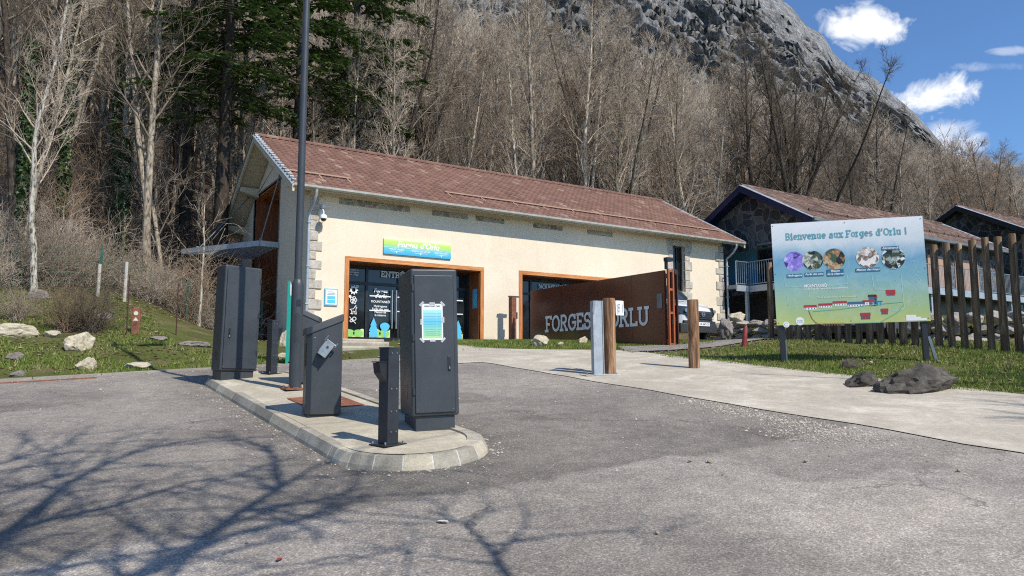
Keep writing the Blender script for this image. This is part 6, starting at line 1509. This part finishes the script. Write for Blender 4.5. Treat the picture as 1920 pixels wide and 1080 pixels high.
# small bare sapling in front of the gable
T,Cc=bare_tree(501,4.2,.03,9,.45,.3,48,3,0,3,tr=.007,bend=.05); SAP=(T.mesh('trunk',BARK_PALE),Cc.mesh('crown',BARK_PALE),4.2); KINDS.append(SAP)
tree_px(371,21,10,.95,'thin pale sapling with three upright twigs under the steel canopy',.4)
# conifers --------------------------------------------------------
def conifer(seed,H,start,rad):
    rnd=random.Random(seed); T=TB(); B=TB(); V=[];Fc=[]
    T.tube([(0,0,-.5),(.05,0,H*.3),(0,.08,H*.6),(0,0,H)],[.34,.27,.18,.03],9)
    nb=int((H-start)*5.2)
    for j in range(nb):
        h=start+(H-start)*(j+rnd.random())/nb; k=(h-start)/(H-start); L=rad*(1-k)**.75*rnd.uniform(.55,1.1)*(.8+.2*min(1,k*8))+.3
        az=j*2.39+rnd.uniform(-.4,.4); el=R(rnd.uniform(-2,22)); d=(math.cos(az)*math.cos(el),math.sin(az)*math.cos(el),math.sin(el))
        bp=grow((0,0,h),d,L,6,-.07,.06,rnd); B.tube(bp,[.05*(1-i/7)+.012 for i in range(7)],4)
        for s_ in range(int(9+L*5)):
            f=rnd.uniform(1.,6); i=min(5,int(f)); u=f-i; p=[bp[i][c]+(bp[i+1][c]-bp[i][c])*u for c in range(3)]
            sd=rnd.choice((-1,1)); dx,dy=-math.sin(az)*sd,math.cos(az)*sd; l2=L*rnd.uniform(.12,.3)*(1.25-f/8)+.15
            sx,sy,sz=dx*.8+d[0]*.6,dy*.8+d[1]*.6,-rnd.uniform(.05,.55)
            B.tube([tuple(p),(p[0]+sx*l2,p[1]+sy*l2,p[2]+sz*l2)],[.008,.005],3)
            for q in range(7):
                t=(q+.5)/7*l2; cx,cy,cz=p[0]+sx*t,p[1]+sy*t,p[2]+sz*t; wl=rnd.uniform(.2,.36); ww=rnd.uniform(.05,.09)
                a2=az+rnd.uniform(-1.6,1.6); ex,ey,ez=math.cos(a2)*wl,math.sin(a2)*wl,-rnd.uniform(.02,.16); px_,py_=-math.sin(a2)*ww,math.cos(a2)*ww; tz=rnd.uniform(-.03,.03)
                o=len(V); V+=[(cx,cy,cz),(cx+ex*.5+px_,cy+ey*.5+py_,cz+ez*.4+tz),(cx+ex,cy+ey,cz+ez),(cx+ex*.5-px_,cy+ey*.5-py_,cz+ez*.4-tz)]; Fc.append((o,o+1,o+2,o+3))
    return T.mesh('trunk',BARK_DARK),B.mesh('branches',BARK_DARK),fast_mesh('foliage',V,Fc,NEEDLE)
CF=[conifer(1,24,9.5,4.6),conifer(2,26,11,4.2)]
for (px,d,k,sc,lab) in ((405,27.5,0,.9,'tall dark conifer left of the lamp post reaching over the brushwood'),(545,32,1,.95,'tall dark conifer directly behind the lamp post'),(655,37,0,1.0,'tall dark conifer right of the lamp post above the tiled ridge'),(335,33,1,.9,'dark conifer set back behind the leftmost big conifer')):
    x,y,z=px_at(px,d); o=thing('conifer',lab,'conifer',(x,y,z),px*.1); o.scale=(sc,)*3
    for n_,me in zip(('trunk','branches','foliage'),CF[k]): link(n_,me,o)
# shrubs ----------------------------------------------------------
def shrub(seed,H,ns,tm,dens=5):
    rnd=random.Random(seed); B=TB()
    for i in range(ns):
        az=rnd.uniform(0,6.28); el=R(rnd.uniform(40,86)); d=(math.cos(az)*math.cos(el),math.sin(az)*math.cos(el),math.sin(el)); L=H*rnd.uniform(.45,1.1)
        p=(rnd.gauss(0,.25),rnd.gauss(0,.25),-.1); pts=grow(p,d,L,7,-.03,.12,rnd); B.tube(pts,[.014*(1-k/8)+.004 for k in range(8)],3)
        for s_ in range(dens):
            q=rnd.randint(2,7); d2=tuple((pts[q][c]-pts[q-1][c])/(L/7) for c in range(3)); L2=L*rnd.uniform(.15,.4); sp=grow(pts[q],side(d2,R(rnd.uniform(25,60)),rnd.uniform(0,6.28)),L2,3,.02,.15,rnd); B.tube(sp,[.007,.006,.005,.004],3)
            for t_ in range(3):
                q2=rnd.randint(1,3); tw=grow(sp[q2],side(tuple((sp[q2][c]-sp[q2-1][c])/(L2/3) for c in range(3)),R(40),rnd.uniform(0,6.28)),rnd.uniform(.15,.45),2,0,.15,rnd); B.tube(tw,[.005,.004,.003],3)
    return B.mesh('branches',tm)
SH=[shrub(1,3.0,60,TWIGR),shrub(2,2.4,70,TWIG),shrub(3,3.8,46,TWIGR),shrub(4,1.6,80,TWIG),shrub(5,2.6,60,TWIGD)]
rnd=random.Random(5); pl=[]; tries=0
while len(pl)<75 and tries<6000:
    tries+=1; x=rnd.uniform(-24,6.0); y=25+rnd.random()**1.4*17
    if not vis(x,y,.05) or not clear(x,y,.8,pl): continue
    pl.append((x,y))
for (x,y) in pl:
    k=rnd.choice((0,1,1,2,3,3,4)); lab=['tangled russet brushwood shrub','tangled grey brown shrub','tall arching russet shrub','low dense grey brown shrub','dark twiggy shrub'][k]+' in the thicket behind the left verge'
    o=link('shrub',SH[k]); o.location=(x,y,G(x,y)); o.rotation_euler=(0,0,rnd.uniform(0,6.28)); o.scale=(rnd.uniform(.55,.95),)*3; tag(o,lab,'shrub',lab.replace('shrub','shrubs'))
pl=[]
while len(pl)<70:
    x=rnd.uniform(4,80); y=32+rnd.random()**1.3*14
    if (not vis(x,y,.05)) or blocked(x,y) : continue
    pl.append((x,y)); k=rnd.choice((0,1,2,4)); lab=['tangled russet brushwood shrub','tangled grey brown shrub','tall arching russet shrub','','dark twiggy shrub'][k]+' at the foot of the wooded slope behind the buildings'
    o=link('shrub',SH[k]); o.location=(x,y,G(x,y)); o.rotation_euler=(0,0,rnd.uniform(0,6.28)); o.scale=(rnd.uniform(1.,1.5),)*3; tag(o,lab,'shrub',lab.replace('shrub','shrubs'))
def shrub_px(px,py,k,sc,lab):
    x,y,z=on_ground(px,py); o=link('shrub',SH[k]); o.location=(x,y,z); o.rotation_euler=(0,0,px*.3); o.scale=(sc,)*3; tag(o,lab,'shrub')
shrub_px(118,622,2,.36,'bare brown shrub with crossing stems between boulder and orange marker'); shrub_px(140,618,0,.4,'small bare shrub right beside the crossing stemmed one'); shrub_px(172,622,4,.45,'dark stump with forked sprouting stems on the verge'); shrub_px(30,600,1,.4,'grey bare shrub behind the large pale boulder at the left')
shrub_px(1600,692,4,.1,'tuft of dry twigs on the brown stone under the welcome board')
# ground cover ----------------------------------------------------
def scatter(name,zones,mat,kind_fn,seed,cat,label):
    rs=np.random.RandomState(seed); V=[];Fc=[]
    for (n,gen) in zones:
        for _ in range(n):
            p=gen(rs)
            if p is None: continue
            kind_fn(rs,p[0],p[1],G(p[0],p[1]),V,Fc)
    me=fast_mesh(name,V,Fc,mat); o=link(name,me); tag(o,label,cat,None,'stuff'); return o
def blade(rs,x,y,z,V,Fc):
    h=rs.uniform(.02,.08); a=rs.uniform(0,6.28); w=rs.uniform(.006,.014); bx,by=rs.uniform(-1,1)*h*.7,rs.uniform(-1,1)*h*.7
    o=len(V); cx,cy=math.cos(a)*w,math.sin(a)*w; V+=[(x-cx,y-cy,z-.01),(x+cx,y+cy,z-.01),(x+bx,y+by,z+h)]; Fc.append((o,o+1,o+2))
def patchy(x,y,t): return noise.noise(Vector((x*.7,y*.7,2)))+.5*noise.noise(Vector((x*2.3,y*2.3,9)))>t
def left_(rs):
    x=rs.uniform(-13,5.5); y=15.0+rs.random_sample()**1.5*9
    if not vis(x,y,.05) or (x>4 and y>20) or not patchy(x,y,-.30+.05*(y-15)): return None
    if 2.5<x<8 and y>16.7: return None
    return (x,y)
def mid_(rs):
    x=rs.uniform(6.6,13.5); y=rs.uniform(15.25,21.2)
    if x<9.2+.0 and y>15.9: return None
    if x>12.0 and y<14.4: return None
    if y<15.6+ (9.6-x)*.0 : return None
    return (x,y)
def mid2_(rs):
    x=rs.uniform(9.2,13.4); y=rs.uniform(14.6,21.3)
    if y< 15.7-(x-9.6)*.9: return None
    return (x,y)
def right_(rs):
    x=11.4+rs.random_sample()**1.3*9; y=rs.uniform(2,19)
    if not vis(x,y,.05) or x<11.62+noise.noise(Vector((y*.9,3,0)))*.35+noise.noise(Vector((y*4,8,0)))*.12: return None
    if 12.2<y<14.2 and x<19.5 and not patchy(x,y,.25): return None
    if not patchy(x,y,-.42): return None
    if x>19.9: return None
    return (x,y)
scatter('grass',[(115000,left_),(26000,mid2_),(2500,mid_),(105000,right_)],GRASS,blade,1,'grass','short patchy green grass with dry blades on the verges')
def deadleaf(rs,x,y,z,V,Fc):
    s_=rs.uniform(.02,.05); a=rs.uniform(0,6.28); t=rs.uniform(-.6,.6); o=len(V); c,s2=math.cos(a)*s_,math.sin(a)*s_
    V+=[(x-c,y-s2,z+.012),(x-s2*.6,y+c*.6,z+.02+t*.02),(x+c,y+s2,z+.012+abs(t)*.03),(x+s2*.6,y-c*.6,z+.015)]; Fc.append((o,o+1,o+2,o+3))
def ll(rs):
    x=rs.uniform(-16,6); y=15.2+rs.random_sample()**.8*14
    if not vis(x,y,.05) or (2.5<x and 16.7<y and x<7.8 and y<22) : return None
    return (x,y)
def lr(rs):
    x=rs.uniform(11.7,20); y=rs.uniform(2,19)
    return (x,y) if vis(x,y,.05) and patchy(x,y,-.1) else None
scatter('leaf_litter',[(34000,ll),(11000,lr)],LITTER,deadleaf,2,'dead leaves','scattered dead leaves over the grass bank and the wood floor')
def stone_(rs,x,y,z,V,Fc):
    s_=min(.03,.004+rs.exponential(.0042)); o=len(V); a=rs.uniform(0,6.28); 
    pts=[(math.cos(a+i*1.57)*s_*rs.uniform(.7,1.2),math.sin(a+i*1.57)*s_*rs.uniform(.7,1.2)) for i in range(4)]; zz=z+.014
    V+=[(x+p,y+q,zz) for p,q in pts]+[(x+rs.uniform(-.3,.3)*s_,y,zz+s_*rs.uniform(.5,.9))]
    for i in range(4): Fc.append((o+i,o+(i+1)%4,o+4))
gc=on_ground(1530,805); 
def spill(rs):
    t=rs.random_sample(); x=7.35-.15*t+rs.normal()*.16; y=7.1-2.1*t+rs.normal()*.25; 
    return (x,y) if x<7.62 else None
def spill2(rs):
    x=6.95+rs.normal()*.28; y=4.9+rs.normal()*.35; return (x,y) if x<7.6 else None
def spill3(rs):
    x=7.3+rs.normal()*.25; y=rs.uniform(4,12); return (x,y) if x<7.6 else None
def rim_(rs):
    t=rs.uniform(0,20); p=at_len(t); nx,ny=nrm(t); k=rs.exponential(.12)+.01; return (p[0]-nx*k,p[1]-ny*k)
def road_(rs):
    x=rs.uniform(-12,7.5); y=rs.uniform(1.5,14.6); 
    if 2.2<x<3.75 and 5.6<y<12.9: return None
    return (x,y) if vis(x,y,.1) else None
def curb_(rs):
    x=rs.uniform(-12,6); y=14.7-rs.exponential(.25); return (x,y)
def near_(rs):
    x=rs.uniform(-1,5); y=rs.uniform(1.5,6); return (x,y)
def gp_(rs):
    x=rs.uniform(11.8,19); y=12.3+rs.random_sample()*1.8; return (x,y)
scatter('gravel',[(2600,spill),(1500,spill2),(500,spill3),(1300,rim_),(5200,road_),(1600,curb_),(2500,gp_)],GRIT,stone_,3,'gravel','loose pale gravel spilled over the asphalt and along the kerbs')
# distant wood on the higher slope: one mass of small bare trees
def far_tree(rnd):
    B=TB(); H=rnd.uniform(10,16); p=grow((0,0,0),(rnd.gauss(0,.05),rnd.gauss(0,.05),1),H,4,0,.03,rnd); B.tube(p,[.12,.1,.07,.04,.02],3)
    for j in range(24):
        h=H*rnd.uniform(.25,.97); k=min(3,int(h/H*4)); q=p[k]; az=rnd.uniform(0,6.28); el=R(rnd.uniform(45,70)); L=H*.2*(1.2-h/H)+.8
        pt=(q[0],q[1],h); bp=grow(pt,(math.cos(az)*math.cos(el),math.sin(az)*math.cos(el),math.sin(el)),L,2,.03,.1,rnd); B.tube(bp,[.035,.025,.015],3)
        for t in range(6):
            tw=grow(bp[rnd.choice((1,2))],side((math.cos(az)*math.cos(el),math.sin(az)*math.cos(el),math.sin(el)),R(35),rnd.uniform(0,6.28)),L*.45,1,0,.1,rnd); B.tube(tw,[.016,.010],3)
    return np.array(B.V),np.array(B.F)
rnd=random.Random(12); proto=[far_tree(rnd) for _ in range(5)]
def wood(name,n,xr,yr,label,mat,seed,szf=(.95,1.5)):
    rs=random.Random(seed); Vs=[];Fs=[];o=0; c=0; tries=0
    while c<n and tries<n*12:
        tries+=1; x=rs.uniform(*xr); y=rs.uniform(*yr)
        if blocked(x,y) or not vis(x,y,.08): continue
        v,f=proto[c%5]; a=rs.uniform(0,6.28); s_=rs.uniform(*szf); ca,sa=math.cos(a)*s_,math.sin(a)*s_
        w=np.empty_like(v); w[:,0]=v[:,0]*ca-v[:,1]*sa+x; w[:,1]=v[:,0]*sa+v[:,1]*ca+y; w[:,2]=v[:,2]*s_+G(x,y)-.3
        Vs.append(w); Fs.append(f+o); o+=len(v); c+=1
    ob=link(name,fast_mesh(name,np.vstack(Vs),np.vstack(Fs),mat)); tag(ob,label,'woodland',None,'stuff')
wood('distant_wood',1900,(-70,200),(48,124),'far leafless wood covering the upper hillside',TWIG,1)
wood('distant_wood',350,(40,190),(36,90),'leafless wood on the low slope at the right behind the stone buildings',TWIGD,2,(.6,.9))
# ---------------------------------------------------------------- mountain
SIL=[(-900,-900),(600,-560),(900,-380),(1200,-220),(1400,-85),(1480,-20),(1505,8),(1545,45),(1562,78),(1600,112),(1640,128),(1680,165),(1720,205),(1760,258),(1800,310),(1850,350),(1950,390),(2300,440),(3200,470)]
def sil(px):
    for (a,b),(c,d) in zip(SIL,SIL[1:]):
        if px<=c: return b+(d-b)*(px-a)/(c-a)
    return SIL[-1][1]
def mountain(name,p0,p1,npx,nt,r0,r1,e0f,silf,amp,mat,seed,jag=10):
    V=np.zeros(((nt+3)*npx,3)); k=0
    for i in range(npx):
        px=p0+(p1-p0)*i/(npx-1); az=math.atan((px-960)/1408.); ys=silf(px-30)+jag*noise.fractal(Vector((px*.02,seed,0)),.9,2.1,6)
        e=(690-ys)/1408.*math.cos(az)     # elevation ratio as seen along this azimuth
        dx,dy=math.sin(az),math.cos(az); X,Y=dx*MX+dy*MY,-dx*MY+dy*MX
        for j in range(nt+3):
            t=min(1,j/(nt-1)); r=r0+(r1-r0)*t; el=e0f+(e-e0f)*(t**.85)
            if j>=nt: r=r1+(j-nt+1)*120; z=e*r1-(j-nt+1)*160
            else:
                z=el*r; P=Vector((X*r*.02,Y*r*.02,z*.013+seed)); nz=noise.ridged_multi_fractal(P,1.,2.1,6,1.,2.)-1.1
                nz2=noise.fractal(P*3.3,.9,2.2,6); q=amp*(nz*.8+nz2*.6+.45*abs(noise.fractal(P*9,.8,2.2,4)))*math.sin(PI*min(1,t*1.02))**.6*min(1,r/400)
                r-=q*1.2; z+=0
            V[i*(nt+3)+j]=(X*r,Y*r,z)
    nn=nt+3; Fc=[(i*nn+j,(i+1)*nn+j,(i+1)*nn+j+1,i*nn+j+1) for i in range(npx-1) for j in range(nn-1)]
    o=link(name,fast_mesh(name,V,Fc,mat,True)); return tag(o,kind='structure')
def mount_mat():
    m,n,l,b=nm('mountain_rock'); co=n.new('ShaderNodeTexCoord').outputs['Object']; g=n.new('ShaderNodeNewGeometry')
    mp=n.new('ShaderNodeMapping'); mp.inputs['Rotation'].default_value=(.35,.75,.3); mp.inputs['Scale'].default_value=(1.8,1.2,.45); l.new(co,mp.inputs['Vector']); st=mp.outputs[0]; t=noi(n,l,st,.022,9,.7,.8); t2=noi(n,l,st,.17,9,.78,.8); t3=noi(n,l,co,.9,5,.7)
    rk=ramp(n,[(.38,(.10,.10,.11)),(.45,(.25,.245,.245)),(.52,(.44,.425,.405)),(.62,(.66,.64,.61))]); l.new(t2.outputs[0],rk.inputs[0])
    wd=ramp(n,[(.3,(.085,.068,.062)),(.5,(.15,.12,.11)),(.72,(.23,.19,.17))]); l.new(t3.outputs[0],wd.inputs[0])
    sx=n.new('ShaderNodeSeparateXYZ'); l.new(co,sx.inputs[0])
    hz=mth(n,l,'MULTIPLY',mth(n,l,'SUBTRACT',sx.outputs[2],95),.0022)
    k=mth(n,l,'ADD',hz,t.outputs[0]); kr=ramp(n,[(.54,0),(.60,1)]); l.new(k,kr.inputs[0])
    c=mix(n,l,kr.outputs[0],wd.outputs[0],rk.outputs[0])
    gr=noi(n,l,st,.05,6,.7); gk=ramp(n,[(.50,0),(.62,.65)]); l.new(gr.outputs[0],gk.inputs[0]); c=mix(n,l,gk.outputs[0],c,(.055,.062,.035))
    l.new(mix(n,l,.16,c,(.40,.43,.52)),b.inputs['Base Color']); b.inputs['Roughness'].default_value=1; b.inputs['Specular IOR Level'].default_value=.05  # pale blue mixed into the base colour imitates air haze
    bump(n,l,b,mix(n,l,.5,t2.outputs[0],t3.outputs[0]),1.,7.); return m
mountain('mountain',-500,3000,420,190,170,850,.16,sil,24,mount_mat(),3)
def snow_mat():
    m,n,l,b=nm('snow_field'); co=n.new('ShaderNodeTexCoord').outputs['Object']; t=noi(n,l,co,.004,8,.7,.4); r=ramp(n,[(.42,(.12,.14,.18)),(.5,(.82,.85,.9))]); l.new(t.outputs[0],r.inputs[0])
    sx=n.new('ShaderNodeSeparateXYZ'); l.new(co,sx.inputs[0]); k=ramp(n,[(0,0),(1,1)]); l.new(mth(n,l,'MULTIPLY',mth(n,l,'SUBTRACT',sx.outputs[2],560),.008,True),k.inputs[0])
    l.new(mix(n,l,k.outputs[0],(.05,.06,.075),r.outputs[0]),b.inputs['Base Color']); b.inputs['Roughness'].default_value=.8; return m
SN=[(1300,330),(1700,300),(1790,279),(1830,284),(1870,296),(1920,305),(2000,318),(2300,360),(3000,400)]
def sils(px):
    for (a,b),(c,d) in zip(SN,SN[1:]):
        if px<=c: return b+(d-b)*(px-a)/(c-a)
    return 400
mountain('snowy_mountain',1300,3000,160,40,1500,2600,.1,sils,60,snow_mat(),9,6)
# dark firs on the ledges
rnd=random.Random(3); V=[];Fc=[]
B=TB()
for i in range(5): pass
def cone_fir(B,x,y,z,h):
    for k in range(6):
        z0=z+h*(.08+.15*k); r=h*.2*(1-k/6.5); pts=[(x,y,z0),(x,y,z0+h*.24)]; B.tube(pts,[r,r*.12],6)
me_=bpy.data.objects['mountain'].data
nn=193
FIR=simple('fir_dark',(.018,.028,.022),.9,var=.3,scale=.3)
vv=np.zeros(len(me_.vertices)*3,dtype=np.float32); me_.vertices.foreach_get('co',vv); vv=vv.reshape(-1,3)
cl=[(1330,1420,20,60,24),(1250,1330,45,75,20),(1105,1180,30,60,16),(1380,1430,10,30,8)]
pj=[]
for i in range(0,420):
    for j in range(0,190,1):
        x,y,z=vv[i*nn+j]; X=x*MX-y*MY; Y=x*MY+y*MX; D=Y*CP+z*SP; up=z*CP-Y*SP; pj.append((960+F*X/D,540-F*up/D,x,y,z))
for (a,b,c,d,n_) in cl:
    pool=[p for p in pj if a<p[0]<b and c<p[1]<d]
    for p in rnd.sample(pool,min(n_,len(pool))):
        T_=TB(); h=rnd.uniform(5,10); cone_fir(T_,0,0,-1,h); o=link('fir_tree',T_.mesh('fir_tree',FIR,False)); o.location=(p[2]-rnd.uniform(0,1),p[3]-1.5,p[4]); tag(o,'tiny dark pointed fir on the high mountain ledge','fir','dark firs on the mountain ledges')
# ================================================================= the tree behind the viewpoint whose limbs shade the asphalt
SUN=Vector((.24,-.97,0)).normalized(); EL=R(47.5)
sv=Vector((SUN.x*math.cos(EL),SUN.y*math.cos(EL),math.sin(EL)))
def lift(px,py,h): p=on_ground(px,py); k=h/sv.z; return (p[0]+sv.x*k,p[1]+sv.y*k,p[2]+h)
LIMBS=[([(250,1085),(350,1040),(400,1000),(450,962),(520,920),(575,885),(620,865)],5.0,7.6,.085),
 ([(520,920),(522,890),(515,860),(500,830)],6.6,7.8,.04),([(350,1045),(430,1005),(550,980),(635,955),(700,930)],5.4,7.4,.045),
 ([(-20,1030),(65,960),(125,910),(200,870),(270,845),(320,825)],5.2,8.0,.07),([(-20,1010),(100,975),(200,955),(280,930),(360,905),(425,900),(470,885)],5.4,7.8,.06),
 ([(-20,1085),(125,1065),(250,1045),(350,1025)],4.8,6.4,.05),([(450,962),(525,950),(600,940),(650,930)],6.2,7.0,.035),
 ([(800,960),(870,985),(915,1030),(950,1085)][::-1],4.6,6.6,.05),
 ([(-30,935),(50,915),(125,890),(145,865)],6.5,8.2,.05),([(-30,880),(75,850),(125,840),(170,800)],7.,8.5,.045)]
fork=Vector((.1,-3.1,G(.1,-3.1)+4.3)); tb=(.3,-3.4,G(.3,-3.4)); 
o=thing('bare_tree','bare spreading tree just behind the viewpoint whose limbs shade the near asphalt','tree',tb); T=TB(); Cc=TB(); rnd=random.Random(8)
rel_=lambda p:(p[0]-tb[0],p[1]-tb[1],p[2]-tb[2])
T.tube([(0,0,-.4),(.03,.0,1.2),(-.02,.02,2.4),rel_(fork),(0.05,.0,rel_(fork)[2]+2.2),(.1,.1,rel_(fork)[2]+4.6)],[.36,.28,.24,.22,.14,.04],10)
for pts,h0,h1,r in LIMBS:
    P_=[rel_(lift(a,b,h0+(h1-h0)*i/(len(pts)-1))) for i,(a,b) in enumerate(pts)]
    if pts[0][1]>1000 or pts[0][0]<0: P_=[rel_(fork)]+[tuple((rel_(fork)[c]*.45+P_[0][c]*.55)+(.25 if c==2 else 0) for c in range(3))]+P_
    n_=len(P_); T.tube(P_,[max(.014,r*.82*(1.15-.95*i/(n_-1))) for i in range(n_)],6)
    for i in range(2 if n_>5 else 1,n_):
        a=Vector(P_[i-1]); b=Vector(P_[i]); L_=(b-a).length; d=(b-a).normalized()
        for k in range(max(2,int(L_*(4 if pts[0][0]<600 else 1.6)))):
            p=a+(b-a)*rnd.random(); l2=rnd.uniform(.6,1.7); br=grow(tuple(p),side(tuple(d),R(rnd.uniform(25,60)),rnd.uniform(0,6.28)),l2,5,.02,.12,rnd); Cc.tube(br,[.020,.017,.014,.012,.009,.006],4)
            for q in range(5):
                j=rnd.randint(1,5); d3=tuple((br[j][c]-br[j-1][c])/(l2/5) for c in range(3)); tw=grow(br[j],side(d3,R(rnd.uniform(20,55)),rnd.uniform(0,6.28)),rnd.uniform(.25,.7),3,.02,.15,rnd); Cc.tube(tw,[.009,.008,.006,.005],3)
link('trunk',T.mesh('trunk',BARK_DARK),o); link('crown',Cc.mesh('crown',TWIGD),o)
# shadow casting trees behind the photographer
T,Cc=bare_tree(611,11.5,.44,12,.34,.60,26,4,4,6,tr=.02,bend=.06); SHT=(T.mesh('trunk',BARK_DARK),Cc.mesh('crown',TWIGD),14); KINDS.append(SHT)
ks=len(KINDS)-1
for (x,y,rz,sc,lab) in SHADOW_TREES: tree_at(x,y,ks,rz,sc,lab)
sd=bpy.data.lights.new('sun','SUN'); sd.energy=5.0; sd.angle=R(.53); sd.color=(1,.94,.83); so=bpy.data.objects.new('sun',sd); C.objects.link(so); so.rotation_euler=sv.to_track_quat('Z','Y').to_euler(); so.location=(0,0,60)
W=bpy.data.worlds.new('World'); S.world=W; W.use_nodes=True; n=W.node_tree.nodes; l=W.node_tree.links; bg=n['Background']
sk=n.new('ShaderNodeTexSky'); sk.sky_type='NISHITA'; sk.sun_disc=False; sk.sun_elevation=EL; sk.sun_rotation=math.atan2(SUN.x,SUN.y); sk.altitude=900; sk.air_density=1.; sk.dust_density=.4; sk.ozone_density=2.2
tc=n.new('ShaderNodeTexCoord'); co=tc.outputs['Generated']
cloud=None
def dirv(px,py): v=Vector(ray(px,py)); return v.normalized()
for (px,py,wx,wy,thr,op,sc_) in ((1612,48,.054,.026,.50,.95,26),(1750,182,.047,.026,.50,.95,26),(1785,258,.040,.022,.52,.6,24),(1908,95,.030,.006,.5,.35,30),(1875,125,.045,.006,.56,.25,30),(-600,-600,.6,.3,.5,.8,4)):
    c=dirv(px,py); rt=Vector((MX,-MY,0)); upv=rt.cross(c).normalized(); rt=c.cross(upv).normalized()
    def dot(vec,s_):
        d=n.new('ShaderNodeVectorMath'); d.operation='DOT_PRODUCT'; l.new(co,d.inputs[0]); d.inputs[1].default_value=vec; return mth(n,l,'DIVIDE',mth(n,l,'SUBTRACT',d.outputs['Value'],vec.dot(c)),s_)
    a=dot(rt,wx); b_=dot(upv,wy)
    tl=.25 if px in (1612,1750) else 0
    b2=mth(n,l,'SUBTRACT',b_,mth(n,l,'MULTIPLY',a,tl if px==1750 else -tl*.6))
    rr=mth(n,l,'ADD',mth(n,l,'MULTIPLY',a,a),mth(n,l,'MULTIPLY',b2,b2)); fr=mth(n,l,'GREATER_THAN',dot(c,1.),-.5)
    t=noi(n,l,co,sc_,8,.62,.6); ns=mth(n,l,'MULTIPLY',mth(n,l,'SUBTRACT',t.outputs[0],.5),3.6)
    v=mth(n,l,'SUBTRACT',mth(n,l,'ADD',1-(thr-.5)*4,ns),rr); r=ramp(n,[(.0,0),(.35,.35*op),(.9,op)]); l.new(v,r.inputs[0]); v2=mth(n,l,'MULTIPLY',r.outputs[0],fr)
    cloud=v2 if cloud is None else mth(n,l,'MAXIMUM',cloud,v2)
tint=mix(n,l,1,sk.outputs[0],(.70,.93,1.15),'MULTIPLY')
col=mix(n,l,cloud,tint,(7.6,7.8,8.1)); l.new(col,bg.inputs[0]); bg.inputs[1].default_value=.145
cd=bpy.data.cameras.new('camera'); cd.sensor_width=36; cd.lens=36*F/1920; cd.clip_start=.05; cd.clip_end=6000
co_=bpy.data.objects.new('camera',cd); C.objects.link(co_); co_.rotation_euler=(PI/2+PH,0,YAW); S.camera=co_
S.view_settings.view_transform='Standard'; S.view_settings.look='None'; S.view_settings.exposure=0; S.view_settings.gamma=1
S.cycles.use_adaptive_sampling=True; S.cycles.adaptive_threshold=.012; S.cycles.use_denoising=False; S.cycles.pixel_filter_type='BLACKMAN_HARRIS'; S.cycles.filter_width=1.15; S.cycles.sample_clamp_indirect=3; S.cycles.max_bounces=4; S.cycles.transparent_max_bounces=4; S.cycles.diffuse_bounces=2; S.cycles.glossy_bounces=2
